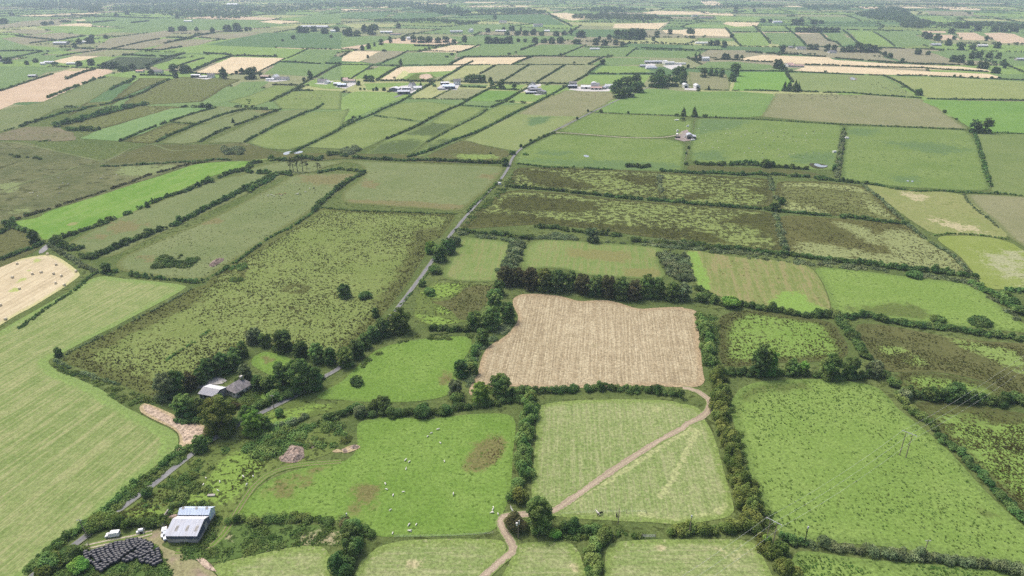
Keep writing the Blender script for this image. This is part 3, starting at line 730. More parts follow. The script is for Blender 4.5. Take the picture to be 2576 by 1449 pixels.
field('green_field', "C1755,130 1950,120 2010,165 1810,160", m_far_g2)
field('green_field', "C430,70 800,66 900,98 420,96", m_far_g2)
field('green_field', "C200,72 380,68 380,96 200,98", m_far_g)
field('green_field', "C260,125 600,128 560,155 240,155", m_far_g2)
field('green_field', "C340,212 540,212 570,240 370,245", m_far_g)
field('green_field', "C552,212 780,212 820,240 610,242", m_far_g)
field('green_field', "C1230,212 1660,225 1670,236 1260,232", m_far_g2)
field('pasture', "C0,340 300,352 290,372 0,375", m_far_g)
field('pasture', "C110,285 380,290 420,312 120,312", m_far_g)
# B
field('straw_field', "B90,386 300,389 250,421 130,466 0,461 10,430", m_far_tan)
field('straw_field', "B930,436 1400,433 1290,487 822,489", m_far_tan)
field('straw_field', "B440,504 920,493 830,536 700,541 600,546 520,551 450,601 287,608", m_far_tan, [("B400,600 470,530 520,551 450,601", 8)], soft=8)
field('straw_field', "B2062,181 2460,171 2390,222 2050,211", m_far_tan)
field('straw_field', "B1572,101 1700,96 1860,126 1820,146 1740,156 1640,131", m_far_tan)
field('straw_field', "B942,41 1450,43 1400,51 990,56", m_far_tan)
field('straw_field', "B2422,226 2576,226 2576,256 2450,251", m_far_tan)
field('yellow_pasture', "B0,181 400,181 400,201 100,212", m_far_y)
field('yellow_pasture', "B1422,56 1570,61 1580,86 1450,81", m_far_y)
field('ploughed_field', "B275,392 490,391 420,431 250,481 150,466", m_far_b)
field('green_field', "B500,396 870,396 860,430 800,490 300,491 440,420", m_far_g)
field('green_field', "B1090,331 1480,331 1340,385 1310,415 1000,425 870,430 880,400", m_far_g)
field('green_field', "B1500,336 1830,336 1650,426 1320,415 1360,385", m_far_g)
field('green_field', "B1850,346 2230,351 2150,426 1680,426", m_far_g)
field('pasture', "B1440,436 1950,436 1870,488 1310,488", m_far_s)
field('green_field', "B1990,436 2330,441 2290,487 2060,491 1885,489", m_far_g)
field('yellow_pasture', "B930,496 1160,491 1000,571 760,613", m_far_y)
field('pasture', "B1175,491 1420,488 1220,611 1010,600 1060,555", m_far_s)
field('pasture', "B1430,491 1690,491 1480,621 1225,616", m_far_s)
field('pasture', "B1700,491 1945,491 1745,621 1490,621", m_far_s)
field('green_field', "B1970,498 2220,498 2360,541 1890,556", m_far_g2)
field('green_field', "B1870,566 2340,566 2270,640 2050,640 1770,632", m_far_g2)
field('pasture', "B0,481 150,470 240,491 80,591 0,591", m_far_g2)
field('pasture', "B285,501 440,506 270,591 85,596", m_far_g2)
field('green_field', "B70,700 120,690 480,700 530,720 380,767 E300,40 150,100 0,160 E0,0 B0,740", m_far_g2)
field('green_field', "B170,630 380,625 660,630 520,660 400,650 200,680", m_far_g2)
field('yellow_pasture', "B510,747 680,672 830,682 690,746", m_far_y)
field('pasture', "B700,747 850,672 1100,677 940,752", m_far_s)
field('vivid_field', "B1100,682 1330,687 1220,767 950,760", grass((.125, .225, .055), (.155, .255, .066), fine=.18))
field('green_field', "B1340,702 1500,710 1700,650 1640,690 1490,767 1230,767", m_far_g2)
field('green_field', "B1500,642 1680,642 1600,690 1540,700", m_far_g2)
field('pasture', "B1690,682 2060,695 2080,742 2020,767 E2000,20 1800,120 1640,210 1320,350 1250,360 930,295 1150,180 1330,90 B1490,767", m_beige)
field('green_field', "B900,635 1110,640 1090,665 930,660", m_far_g)
field('green_field', "B1180,640 1400,640 1330,685 1110,672", m_far_g2)
field('green_field', "B0,105 400,75 330,130 200,140 0,140", m_far_d)
field('green_field', "B370,125 480,90 740,100 800,115 600,150 440,155", m_far_d)
field('green_field', "B910,120 1090,115 1520,105 1620,150 1700,190 1500,185 1180,150", m_far_d)
field('green_field', "B0,270 400,275 300,320 0,360", m_far_g)
field('green_field', "B820,275 1750,270 1760,300 880,320", m_far_g)
field('green_field', "B690,240 850,200 1400,200 1300,225 800,260", m_far_g)
# A
field('straw_field', "A1482,546 1750,431 2150,438 1950,556 1650,561", m_far_tan)
field('straw_field', "A400,461 560,423 742,426 640,451 480,479", m_far_tan)
field('straw_field', "A0,681 380,561 550,516 830,523 850,541 500,691 330,767 D140,5 0,60", m_far_pink, [("A490,530 560,518 650,522 560,540", 10)], soft=8)
field('straw_field', "A130,116 420,109 380,121 180,121", m_far_tan)
field('straw_field', "A550,151 740,139 700,151 590,159", m_far_tan)
field('green_field', "A1562,336 2000,247 2576,252 2576,371 1980,356 1700,346", m_far_d)
field('green_field', "A1250,400 1420,385 1560,345 1700,348 2300,370 2150,435 1750,420 1500,400", m_far_g2)
field('green_field', "A1990,555 2160,440 2120,475 2440,485 2576,490 2380,580", m_far_g)
field('green_field', "A2180,460 2320,372 2576,376 2450,484", m_far_g)
field('green_field', "A2390,590 2540,500 2576,495 2576,610 2500,605", m_far_g)
field('green_field', "A1150,500 1250,450 1500,442 1340,500 1230,530", m_far_g2)
field('green_field', "A1350,500 1520,448 1660,450 1470,530 1440,520", m_far_g2)
field('green_field', "A1370,425 1420,412 1700,420 1730,432 1600,440", m_far_g2)
field('heath_field', "A480,388 700,372 830,290 1250,231 1300,240 1280,270 1000,330 840,370", m_far_b)
field('heath_field', "A860,368 1060,320 1250,290 1420,300 1210,340 1060,370", m_far_b)
field('heath_field', "A1110,375 1240,335 1460,296 1640,300 1500,340 1230,378", m_far_b)
field('heath_field', "A1500,285 1640,262 1990,238 1880,262 1660,292", m_far_b)
field('green_field', "A270,201 600,197 960,226 700,266 420,241", m_far_g2)
field('green_field', "A600,116 1500,146 1900,161 2230,190 1700,230 1100,221 700,191", m_far_g)
field('heath_field', "A180,160 520,135 560,150 480,165 450,190 160,200 0,215 0,190", m_far_b)
field('green_field', "A640,110 900,90 1300,110 1300,130 950,128", m_far_g2)
field('green_field', "A0,75 300,60 700,75 650,100 250,105 0,130", m_far_g)
field('heath_field', "A20,240 200,220 420,235 260,262", m_far_b)
field('heath_field', "A140,272 280,262 480,245 620,275 450,300", m_far_b)
field('heath_field', "A0,290 120,278 400,300 250,330 0,335", m_far_b)
field('green_field', "A0,345 240,345 450,360 440,375 0,380", m_far_g2)
field('green_field', "A0,395 340,390 100,440 20,450", m_far_g)
field('green_field', "A110,460 280,420 450,412 560,420 400,460 200,465", m_far_g)
field('green_field', "A320,410 440,385 640,392 600,410", m_far_g2)
field('green_field', "A640,415 840,376 1080,384 900,420", m_far_s)
field('green_field', "A0,570 190,497 520,515 340,550 0,685", m_far_g)
field('dark_rough', "A780,470 900,430 1250,435 1380,405 1280,460 1130,500 950,540 880,510", m_forest)
field('green_field', "A700,440 760,425 890,428 800,460", m_far_g2)
field('green_field', "A2240,160 2440,80 2576,60 2576,175 2300,180", m_far_g)
# strip fields between the bog and the farms
field('pasture', "A330,767 520,690 720,600 830,575 1010,590 880,640 830,670 D640,20 420,60 160,200 0,230 0,65", m_pale)
field('pasture', "D420,180 640,10 830,0 A1050,590 1280,590 960,720 D860,20 640,55 520,110", m_rushyd)
field('rush_pasture', "A980,740 1160,650 1280,600 1380,580 1820,600 1700,660 1530,767 D1100,25 1000,60 900,50", m_rushyd, soft=14)
field('bog_corner', "D0,240 200,190 420,190 560,240 570,290 480,300 0,290", m_bogb)
field('pasture', "D450,190 1050,30 1380,40 1300,60 1000,140 700,220", m_rushyd)
field('green_strip', "D605,278 760,212 1000,140 1290,55 1420,45 1565,52 1430,95 1270,155 1080,240 905,300 760,290", grass((.135, .225, .078), (.165, .255, .095), stripe=(.19, .27, .11), samt=.4, sper=9, fine=.15))
field('pasture', "D930,300 1080,245 1280,165 1460,172 1370,220 1180,305 1130,318", m_rushyd)
field('pasture', "D1300,150 1640,35 1870,50 1600,160 1500,165", m_pale)
field('pasture', "D1215,310 1480,190 1860,65 2110,65 1800,180 1640,240 1520,300 1380,322", m_pale, [("D1900,60 2100,62 2000,90", 20)], soft=14)
field('pasture', "D1560,310 1830,185 2120,70 2330,60 2200,130 1990,220 1850,310", m_pale)
field('pasture', "D1860,310 2020,220 2330,80 2576,70 E60,50 D2576,195 2300,330 2180,365 2000,355", m_past, along="D1900,310 2300,90")
field('pasture', "D1640,0 A1820,620 2040,612 1880,720 1700,767 D1650,20", m_far_g)
field('pasture', "A1720,767 1900,715 2060,645 2240,650 2030,767 D1900,40", m_past)
field('pasture', "A2060,767 2200,690 2420,680 2576,690 2576,767 D2576,60 2120,55", m_past)
field('pasture', "A2290,640 2380,595 2576,620 2576,670 2450,670", m_far_g2)
field('pasture', "E10,200 250,105 620,160 340,280 170,360 0,370 D2576,360 2300,345 2576,215", m_past)
field('pasture', "E250,100 440,10 640,0 900,30 640,155", m_past, along="E260,100 450,5")
field('dry_strip', "E360,275 660,160 860,30 1100,50 1000,110 840,185 640,300 530,390 180,395", m_past, [("E480,250 680,160 860,180 720,260", 20), ("E200,330 540,280 640,330 500,395 180,395", 25)], soft=20)
field('dry_strip', "E560,390 700,275 1000,120 1180,30 1480,10 1300,80 1130,170 900,290 640,410 530,420", m_past, [("E560,390 760,280 880,290 640,410", 25)], soft=20)
field('pale_pasture', "E935,292 1150,180 1330,95 1600,110 1780,112 1560,240 1400,330 1330,370 1250,362 1060,325", grass((.175, .225, .080), (.21, .25, .095), tuft=(.11, .15, .05), tamt=.15, tsc=.2, mask=(.09, .145, .058)), [("E1420,120 1600,110 1540,160 1400,190", 16)], soft=14)
field('dark_strip', "E640,412 900,295 950,300 1080,335 1250,370 1280,390 1200,470 700,450", m_olive, ["E850,400 1150,400 1200,430 900,440"], soft=14)
field('river_bog', "D1130,325 1520,330 1850,320 2180,395 2576,390 E0,390 540,400 620,430 1150,470 700,462 0,430 D2400,450 1900,440 1500,440 1000,460 760,465 900,400", m_olive, [("D1900,440 2150,420 2160,500 1950,520", 8)], soft=12)
field('copse_grass', "D1760,580 1920,490 2150,450 2576,450 E0,470 D2450,490 2400,530 2190,550 1980,560 1900,530", m_pale)
field('pit', "B480,600 560,555 680,560 720,590 640,605 590,610", m_rough)
field('pit_sand', "B585,590 600,565 640,556 680,565 690,585 640,600", m_earth)
# earth, yards, tracks
field('earth_heap', "J1060,45 1120,38 1300,122 1450,177 1550,202 1580,258 1500,322 1400,382 1310,437 1285,432 1350,372 1362,300 1330,240 1200,182 1080,122 1050,90", m_earth, [("J1080,90 1160,80 1300,170 1480,210 1380,210 1220,160", 3), ("J1380,235 1440,240 1440,262", 2)], soft=3, step=2.5)
field('earth_heap', "J2100,440 2200,340 2290,370 2300,450 2230,500 2110,480", grass((.34, .26, .21), (.42, .33, .27), tuft=(.16, .11, .08), tamt=.45, tsc=.6, edge=(.18, .16, .09), ew=2.5, fine=.6), step=2)
field('earth_heap', "J2500,400 2560,380 2576,400 2576,410 2520,412", m_earth, step=2)
field('earth_heap', "K0,385 90,348 145,360 140,380 50,415 0,415", m_earth, step=2)
field('concrete_yard', "G1480,1200 1530,1150 1590,1120 1720,1135 1700,1165 1640,1180 1580,1175 1500,1215", grass((.36, .34, .32), (.44, .42, .39), tuft=(.15, .17, .09), tamt=.35, tsc=.4, fine=.3), step=2)
field('concrete_slab', "G1575,270 1630,225 1690,222 1690,240 1610,290 1580,288", grass((.24, .19, .16), (.30, .24, .20), fine=.4), step=3)
for s in ("V975,229 1000,233 1028,238 1058,226 1062,220 1036,214 1010,216", "V1104,228 1150,226 1156,213 1130,208 1112,212 1100,221", "V1312,228 1330,216 1358,211 1362,214 1345,226 1372,237 1350,240", "V1430,226 1445,218 1540,219 1532,230 1470,230", "V1612,163 1640,160 1652,162 1630,172", "V1666,165 1716,162 1712,170 1690,176 1676,170", "V484,196 512,192 536,196 520,200", "V665,204 690,197 728,198 722,203 690,206", "V790,211 820,204 840,204 822,213", "V842,219 890,205 902,209 870,223", "V1722,222 1757,222 1756,228 1722,226"):
    field('farmyard', s, grass((.46, .44, .42), (.56, .54, .52), fine=.2), jit=.3)
field('cattle_yard', "V1697,350 1704,338 1716,330 1728,326 1735,334 1742,345 1744,352 1720,356", grass((.26, .22, .20), (.36, .31, .28), tuft=(.14, .12, .11), tamt=.4, tsc=.3, fine=.4), jit=.5)
m_road = grass((.175, .175, .18), (.215, .215, .22), stripe=(.27, .27, .27), samt=.5, sper=1.4, edge=(.15, .17, .09), ew=.5, fine=.25)
m_track = rutmat('worn_track', (.39, .32, .235), (.30, .24, .175), (.37, .31, .215), (.165, .22, .07))
m_lane = rutmat('stony_lane', (.20, .22, .09), (.45, .40, .31), (.14, .20, .05), (.12, .185, .045), .5)
m_faint = rutmat('grass_ruts', (.125, .195, .042), (.225, .190, .115), (.125, .195, .042), (.125, .200, .042), .5, .75, .26)
m_way = rutmat('gravel_lane', (.34, .31, .23), (.42, .38, .30), (.30, .30, .17), (.17, .23, .075), .6)
ribbon('road', "J150,1430 250,1342 460,1175 540,1125 660,1035 835,895 1060,725 1145,665 1440,430 1600,315 1800,200 G2250,1250 2430,1130 2576,1040 H200,840 330,700 400,630 560,420 660,280 830,40 E870,955 920,890 1100,690 1200,590 1260,500 1290,430 1340,370 1400,330 1600,225 1750,150 1900,75 B2060,767 2150,725 2250,690 2330,650 2420,605 2500,570", 2.9, m_road, z=.19)
ribbon('side_road', "B400,735 480,705 560,670 650,640 690,625", 6, m_road, z=.188)
ribbon('farm_lane', "E1600,232 1680,236 1900,252 2150,272 2400,272 2520,255 2576,235", 3.2, m_way, z=.188)
ribbon('track', "K1050,1370 1090,1330 1200,1230 1290,1160 1295,1120 1260,1050 1215,985 1195,930 1220,895 1290,880 1400,876 1600,850 1750,750 2100,510 2400,320 2576,225 L30,195 130,150 192,95 208,45 200,10 I172,1270 120,1232 50,1208 0,1202", 3.5, m_track, z=.08)
ribbon('track', "J640,1125 800,1090 1000,1052 1150,1010", 3.6, m_lane, z=.075)
ribbon('track', "J1330,1150 1450,1140 1600,1110 1680,1030 1750,920 1830,790 1920,660 2000,590 2090,545 2250,505 2576,478", 3.0, m_faint, z=.075)
for s, c in (("A1500,320 1620,300 1800,265 1990,240", 5), ("B2390,235 2440,195 2470,165", 6), ("C590,530 720,515 900,530", 4)):
    ribbon('far_lane', s, c, m_way, z=.19)
m_ditch = grass((.12, .15, .06), (.16, .18, .08))
ribbon('bog_path', "D0,303 120,315 240,335 360,362 470,385 620,420 780,455", 4, m_ditch, z=.185)
ribbon('bog_path', "D0,690 120,640 260,590 420,555 560,500 700,470", 3, m_ditch, z=.185)
ribbon('bog_path', "D760,470 900,400 1000,350 1140,325 1300,370 1500,360", 3, m_ditch, z=.185)
# ponds lie in the bog and mirror the sky
t = NT('pond_water')
gl = t.n('ShaderNodeBsdfPrincipled'); gl.inputs['Base Color'].default_value = (.30, .33, .36, 1); gl.inputs['Roughness'].default_value = .12; gl.inputs['Specular IOR Level'].default_value = 1.0
t.t.links.new(gl.outputs[0], t.out.inputs[0]); m_water = t.m
for s in ("E1822,405 1845,403 1872,410 1868,420 1840,421", "F985,470 1020,468 1050,484 1090,482 1095,490 1060,498 1030,494 1000,486", "F1685,596 1710,596 1708,604 1690,604", "F1722,598 1745,598 1740,608 1725,606", "D2130,392 2170,376 2215,374 2180,400 2145,404", "D2200,397 2240,376 2290,372 2280,390", "D520,66 560,64 580,68 540,76", "C1262,588 1280,584 1306,594 1300,604 1270,600"):
    field('pond', s, m_water, z=.195, jit=.2)
field('pond_mud', "F940,468 1000,464 1100,480 1095,500 1030,510 980,500", grass((.05, .055, .03), (.08, .08, .05)), jit=2, z=.19)
field('pond_mud', "C1250,586 1280,580 1322,594 1310,606 1270,606", grass((.2, .17, .11), (.24, .2, .14)), jit=1, z=.19)

# ---- beyond the surveyed fields: a loose patchwork on to the horizon
PALM = [m_far_g, m_far_g2, m_far_s, m_far_b, m_far_d, m_far_y, m_far_tan, m_past, m_far_pink]
PALP = np.array([.27, .16, .14, .15, .12, .05, .04, .05, .02])
ca, sa = math.cos(R(-14)), math.sin(R(-14))
PATCH_LINES = []
def patchwork():
    g = np.random.default_rng(41)
    cx, cy = 210.0, 165.0
    I = range(-40, 41); J = range(4, 95)
    vid = {}; vs = []
    for j in J:
        for i in I:
            x, y = (i + g.uniform(-.22, .22)) * cx * (1 + .5 * (j > 30)), (j + g.uniform(-.25, .25)) * cy
            vid[i, j] = len(vs); vs.append((x * ca - y * sa, x * sa + y * ca, -0.015))
    fs, mi = [], []
    skip = set()
    for j in list(J)[:-1]:
        for i in list(I)[:-1]:
            q = (vid[i, j], vid[i + 1, j], vid[i + 1, j + 1], vid[i, j + 1])
            c = np.mean([vs[k] for k in q], 0)
            if c[1] < 900 or abs(c[0]) > 0.85 * c[1] + 300: continue
            fs.append(q); mi.append(g.choice(len(PALM), p=PALP) if g.random() > .3 or not mi else mi[-1])
            for a, b in ((q[0], q[1]), (q[1], q[2])):
                if g.random() < .72: PATCH_LINES.append((vs[a], vs[b]))
    me = bpy.data.meshes.new('far_fields'); me.from_pydata(vs, [], fs)
    bm = bmesh.new(); bm.from_mesh(me)
    bmesh.ops.delete(bm, geom=[v for v in bm.verts if not v.link_faces], context='VERTS')
    for fc in bm.faces:
        if fc.normal.z < 0: fc.normal_flip()
    bm.to_mesh(me); bm.free()
    for m in PALM: me.materials.append(m)
    me.polygons.foreach_set('material_index', mi)
    uvl = me.uv_layers.new(name='UVMap')
    li = np.empty(len(me.loops), np.int32); me.loops.foreach_get('vertex_index', li)
    co = np.empty(len(me.vertices) * 3, np.float32); me.vertices.foreach_get('co', co)
    uvl.data.foreach_set('uv', co.reshape(-1, 3)[li][:, :2].ravel())
    a = me.attributes.new('edge', 'FLOAT', 'POINT'); a.data.foreach_set('value', np.full(len(me.vertices), 30, np.float32))
    tag(link('far_fields', me), kind='structure')
patchwork()
# ------------------------------------------------------------------ hedges, scrub, rushes
LD = leafmat('leaf_dark', (0.057, 0.109, 0.034), (0.182, 0.279, 0.084))
LM = leafmat('leaf_mid', (0.087, 0.160, 0.043), (0.245, 0.353, 0.105))
LO = leafmat('leaf_olive', (0.085, 0.123, 0.030), (0.228, 0.279, 0.075))
LB = leafmat('leaf_bright', (0.121, 0.234, 0.040), (0.270, 0.426, 0.099))
LN = leafmat('leaf_brown', (0.064, 0.071, 0.028), (0.170, 0.163, 0.074))
LG = leafmat('leaf_grey', (0.106, 0.149, 0.064), (0.270, 0.327, 0.163))
LF = leafmat('leaf_far', (0.043, 0.074, 0.028), (0.121, 0.177, 0.068))
LR = leafmat('rush_blade', (.070, .077, .023), (.150, .155, .052), .3)
LRL = leafmat('rush_pale', (.085, .088, .028), (.150, .150, .056), .3)
LW = leafmat('weed_leaf', (.080, .135, .034), (.185, .250, .078), .3)
M_BARK = paint('bark', (.10, .085, .065), .9, .1, .3, 2.0)
LEAF = dict(d=LD, m=LM, o=LO, b=LB, n=LN, g=LG, f=LF)
_seed = [100]
def leafsize(dist): return max(0.40, 0.0013 * dist + 0.08)

def dist0(s): return p1(s).length
def hedge(s, w, h, label, mat='m', gap=0.0, lump=0.3, bush=0.12, group=None, name='hedge', cover=1.35, cat='hedge'):
    """one hedgerow grown along a line on the ground"""
    _seed[0] += 1
    g = np.random.default_rng(_seed[0])
    P = smooth_path([(p.x, p.y) for p in pw(s)], max(1.1, min(w * 0.34, 1.7 if dist0(s) < 700 else 9)))
    c = np.mean(P, 0); dist = np.hypot(*c)
    leaf = leafsize(dist)
    L = []
    n = len(P)
    on = True
    for i in range(n):
        if g.random() < gap * .35: on = not on
        if gap == 0: on = True
        if gap and g.random() < .3 * (1 - gap): on = True
        if not on: continue
        q = P[i]
        m = 0.5 + 0.5 * mnoise.noise(Vector((q[0] * .05, q[1] * .05, _seed[0] * 1.7)))
        big = 1.45 if g.random() < bush else 1.0
        hh = h * (1 - lump + 2 * lump * m) * g.uniform(.82, 1.18) * big
        for k in range((2 if w > 3 else 1) if dist > 700 or w < 4.6 else int(w / 1.7)):
            lat = g.normal() * w * .24 if w < 4.6 else g.uniform(-.42, .42) * w
            a = g.uniform(0, 6.28)
            r = (w * .34 if dist > 700 else min(w * .34, 1.55)) * g.uniform(.55, 1.3) * (1.15 if big > 1 else 1)
            h2 = hh * g.uniform(.55, 1.1) * (1 - .28 * min(1, abs(lat) / (w * .5)))
            L.append((q[0] + math.cos(a) * lat, q[1] + math.sin(a) * lat, h2 * .46, r, r * g.uniform(.8, 1.2), h2 * .54, np.clip(.45 + .5 * (m - .5) + g.normal() * .3, .02, .98)))
    if not L:
        return None
    L = np.array(L); L[:, :2] -= c
    me = foliage_mesh(name, L, leaf, cover, _seed[0])
    o = link(name, me, LEAF[mat], None, (c[0], c[1], 0))
    return tag(o, label, cat, group)

def scrub(name, s, n, r, h, mat, seed=1, leaf=.45, cover=1.0, label=None, weight=None):
    """low weeds and brambles over an area: one mass nobody could count"""
    pts = [(p.x, p.y) for p in pw(s)]
    A = np.array(pts); g = np.random.default_rng(seed)
    Q = g.uniform(A.min(0), A.max(0), (n * 6, 2))
    d, ins = segdist(Q, pts); Q = Q[ins]
    v = np.array([mnoise.noise(Vector((q[0] * .09, q[1] * .09, seed))) for q in Q])
    Q = Q[v + g.normal(size=len(Q)) * .25 > -.05][:n]
    if len(Q) == 0: return
    c = Q.mean(0)
    L = [(q[0] - c[0], q[1] - c[1], 0.0, rr, rr, rr / r * h * g.uniform(.7, 1.3), np.clip(g.normal(.5, .25), 0, 1)) for q in Q for rr in [r * g.uniform(.5, 1.4)]]
    me = foliage_mesh(name, L, leaf, cover, seed)
    return tag(link(name, me, mat, None, (c[0], c[1], 0.02)), label, None, None, 'stuff')

def rushes(name, s, n, size, seed, fn=None, mat=None, per=9):
    """rush tussocks scattered over a wet field: one uncountable mass"""
    pts = [(p.x, p.y) for p in pw(s)]
    A = np.array(pts); g = np.random.default_rng(seed)
    Q = g.uniform(A.min(0), A.max(0), (n * 8, 2))
    d, ins = segdist(Q, pts); Q, d = Q[ins], d[ins]
    v = np.array([mnoise.noise(Vector((q[0] * .03, q[1] * .03, seed))) + .7 * mnoise.noise(Vector((q[0] * .11, q[1] * .11, seed + 3))) for q in Q])
    pr = 0.30 + .75 * v
    if fn == 'edge': pr = pr + .75 * np.exp(-d / 8.0)
    Q = Q[g.random(len(Q)) < np.clip(pr, .02, 1)][:n]
    c = Q.mean(0)
    dist = np.hypot(*c)
    m = len(Q)
    sz = size * g.uniform(.55, 1.35, m)
    # each tussock: a fan of leaning blade faces
    k = per
    idx = np.repeat(np.arange(m), k)
    a = g.uniform(0, 6.28, m * k)
    o = np.stack([np.cos(a), np.sin(a)], 1)
    sw = sz[idx][:, None]
    B = Q[idx] - c + o * sw * .18 * g.random((m * k, 1))
    T = B + o * sw * g.uniform(.45, 1.0, (m * k, 1))
    side = np.stack([-o[:, 1], o[:, 0]], 1) * sw * .30
    zt = sz[idx] * g.uniform(.35, .8, m * k)
    z0 = np.zeros(m * k)
    V = np.stack([np.c_[B - side * .6, z0], np.c_[B + side * .6, z0], np.c_[T + side, zt], np.c_[T - side, zt * .9]], 1).reshape(-1, 3)
    tone = np.repeat(np.clip(g.normal(.45, .2, m)[idx] + g.normal(0, .12, m * k), 0, 1), 4)
    me = mesh_np(name, V, 4, {'tone': tone})
    return tag(link(name, me, mat or LR, None, (c[0], c[1], .05)), kind='stuff')

rushes('rush_tussocks', "D2430,830 2560,825 E860,855 740,1030 H690,80 590,260 470,450 350,600 190,760 -20,960 G2550,1000 2350,940 2100,890 1920,840 1690,960 1490,1100 1330,1240 1220,1285 920,1170 450,990 1100,650 1440,460 1590,430 1590,390 D2400,850", 10125, 0.43, 11, 'edge')
rushes('rush_tussocks', "L400,60 I400,1320 480,1180 1000,1150 1450,1200 1580,1310 L1600,80 1780,220 1950,360 2100,510 2300,750 2540,1060 2576,1250 2200,1190 1850,1150 1450,1090 950,1070 760,1040 690,920 570,750 500,480 420,250", 1890, 0.32, 12, None, leafmat('tussock', (.095, .155, .034), (.150, .22, .058), .3))
rushes('rush_tussocks', "L1760,40 1950,40 2250,75 2576,130 2576,900 2300,630 2120,440 1910,220 1810,100", 1700, 0.35, 13)
rushes('rush_tussocks', "I280,660 480,620 700,650 900,690 1120,710 1240,900 1210,980 700,1000 300,1050 285,900", 1500, 0.40, 14, 'edge')
rushes('rush_tussocks', "I1290,730 1500,735 1700,775 2100,850 2576,890 2576,1290 2350,1170 2150,1110 1900,1065 1600,1070 1510,1040 1410,910", 2340, 0.37, 15)
rushes('rush_tussocks', "I1620,1115 1700,1085 1900,1100 2150,1145 2350,1195 2560,1310 L2576,30 2200,10 I1850,1250 1700,1215", 420, 0.36, 16)
rushes('rush_tussocks', "L850,1180 1200,1210 1700,1260 2100,1285 2400,1330 2350,1345 880,1345", 378, 0.35, 17, None, leafmat('tussock', (.095, .155, .034), (.150, .22, .058), .3))
rushes('rush_tussocks', "E1260,640 1310,505 1700,505 2400,540 F0,550 640,585 650,700 640,790 400,780 0,750 E2400,740 1900,700 1500,670", 3360, 0.55, 18, None, LRL, 6)
rushes('rush_tussocks', "E1100,800 1300,680 1700,700 2576,780 F400,815 690,845 710,1000 760,1130 400,1100 E2500,1050 1900,960 1400,920 900,960", 3360, 0.51, 19, None, LRL, 6)
rushes('rush_tussocks', "F740,610 1300,640 1540,800 1680,915 1300,870 1000,850 740,820 710,680", 1360, 0.51, 20, None, LRL, 6)
rushes('rush_tussocks', "F740,870 1450,910 1720,940 1980,1150 I2180,330 1500,260 1000,215 780,180", 1520, 0.48, 21, None, LRL, 6)
rushes('rush_tussocks', "J1700,480 1850,400 1960,450 1990,510 1830,660 1700,760 1450,800 1000,900 850,920 1100,760 1440,500", 800, 0.34, 22, None, LR)
rushes('rush_tussocks', "K1050,300 1200,280 1230,400 1150,520 1000,550 920,510", 210, 0.22, 23, None, leafmat('dock', (.10, .06, .03), (.19, .13, .06), .2))
rushes('rush_tussocks', "H560,500 760,410 1170,430 1080,570 1000,690 700,730 545,690", 640, 0.38, 24)
rushes('rush_tussocks', "D850,1030 1300,950 2000,640 2600,560 2400,770 G1570,360 1200,360 860,310", 630, 0.38, 25, None, leafmat('tussock_pale', (.07, .085, .025), (.12, .135, .045), .3))

scrub('undergrowth', "J1330,1160 1640,1085 1760,950 2000,950 2576,965 2576,1100 2200,1110 1900,1185 1620,1240 1480,1230", 85, 1.5, 0.50, LW, 31)
scrub('undergrowth', "J260,1342 460,1230 610,1160 640,1230 700,1280 760,1330 960,1260 1150,1130 1180,1160 1240,1250 1290,1342", 150, 1.4, 0.56, LW, 32)
scrub('undergrowth', "J1250,1090 1480,1090 1620,860 1700,960 1560,1130 1350,1150", 45, 1.1, 0.49, LW, 33)
scrub('undergrowth', "J850,890 1060,740 1150,690 1300,590 1450,500 1600,370 1680,330 1750,400 1600,560 1450,640 1300,830 1000,880", 26, 1.5, 0.63, LW, 34)
scrub('undergrowth', "J1150,780 1250,650 1400,580 1560,610 1600,680 1400,760", 24, 2.0, 1.36, LM, 35)
scrub('undergrowth', "J1850,350 2000,210 2200,160 2500,120 2576,200 K60,260 50,340 J2560,350 2400,390 2280,360 2100,420 1990,480 1900,420", 80, 2.3, 1.50, LM, 36)
scrub('undergrowth', "J1850,350 2000,210 2200,160 2500,120 2576,200 K60,260 50,340 J2560,350 2400,390 2280,360 2100,420 1990,480 1900,420", 55, 1.6, 1.00, LW, 52)
scrub('undergrowth', "G1500,1230 1700,1200 1850,1100 2000,1130 2100,1180 1950,1260 2050,1330 J1700,80 1600,60", 120, 1.6, 0.88, LW, 37)
scrub('undergrowth', "G360,1000 430,1030 900,1190 1220,1320 J1180,40 1080,30 1000,60 G930,1320 850,1270 740,1190 590,1130 430,1060", 252, 1.2, 0.54, LW, 38)
scrub('undergrowth', "E860,980 1000,1000 1300,1060 1600,1000 2000,1060 2576,1110 F200,1130 H2576,100 2400,90 2300,120 2000,100 1500,75 1300,90 910,50", 700, 2.2, 1.3, LG, 39, .7)
scrub('undergrowth', "I0,120 300,160 700,200 1300,280 2200,390 2576,690 2576,740 2450,630 2150,410 1600,345 900,270 400,215 20,150", 700, 2.0, 1.1, LG, 40, .7)
scrub('undergrowth', "E880,960 1000,820 1180,680 1240,600 1290,540 1300,620 1200,720 1050,840 950,950", 156, 1.8, 0.72, LW, 41, .7)
scrub('undergrowth', "H0,1200 200,1010 420,870 500,820 860,780 1000,800 980,830 500,850 240,950", 210, 1.3, 0.56, LW, 42)
scrub('undergrowth', "H1150,800 1300,650 1330,680 1220,820 1080,900 1040,1000 960,1200 920,1200 1000,960", 200, 1.5, .9, LG, 43)
scrub('undergrowth', "I100,640 270,660 260,1000 340,1250 L400,200 520,600 680,960 620,980 470,700 380,420 250,60 I180,1000", 300, 1.6, 0.90, LW, 44)
scrub('undergrowth', "J220,1300 640,960 1060,610 1330,420 1450,400 1420,440 1080,690 830,890 660,1010 500,1120 300,1280", 260, 1.3, 0.72, LM, 45)
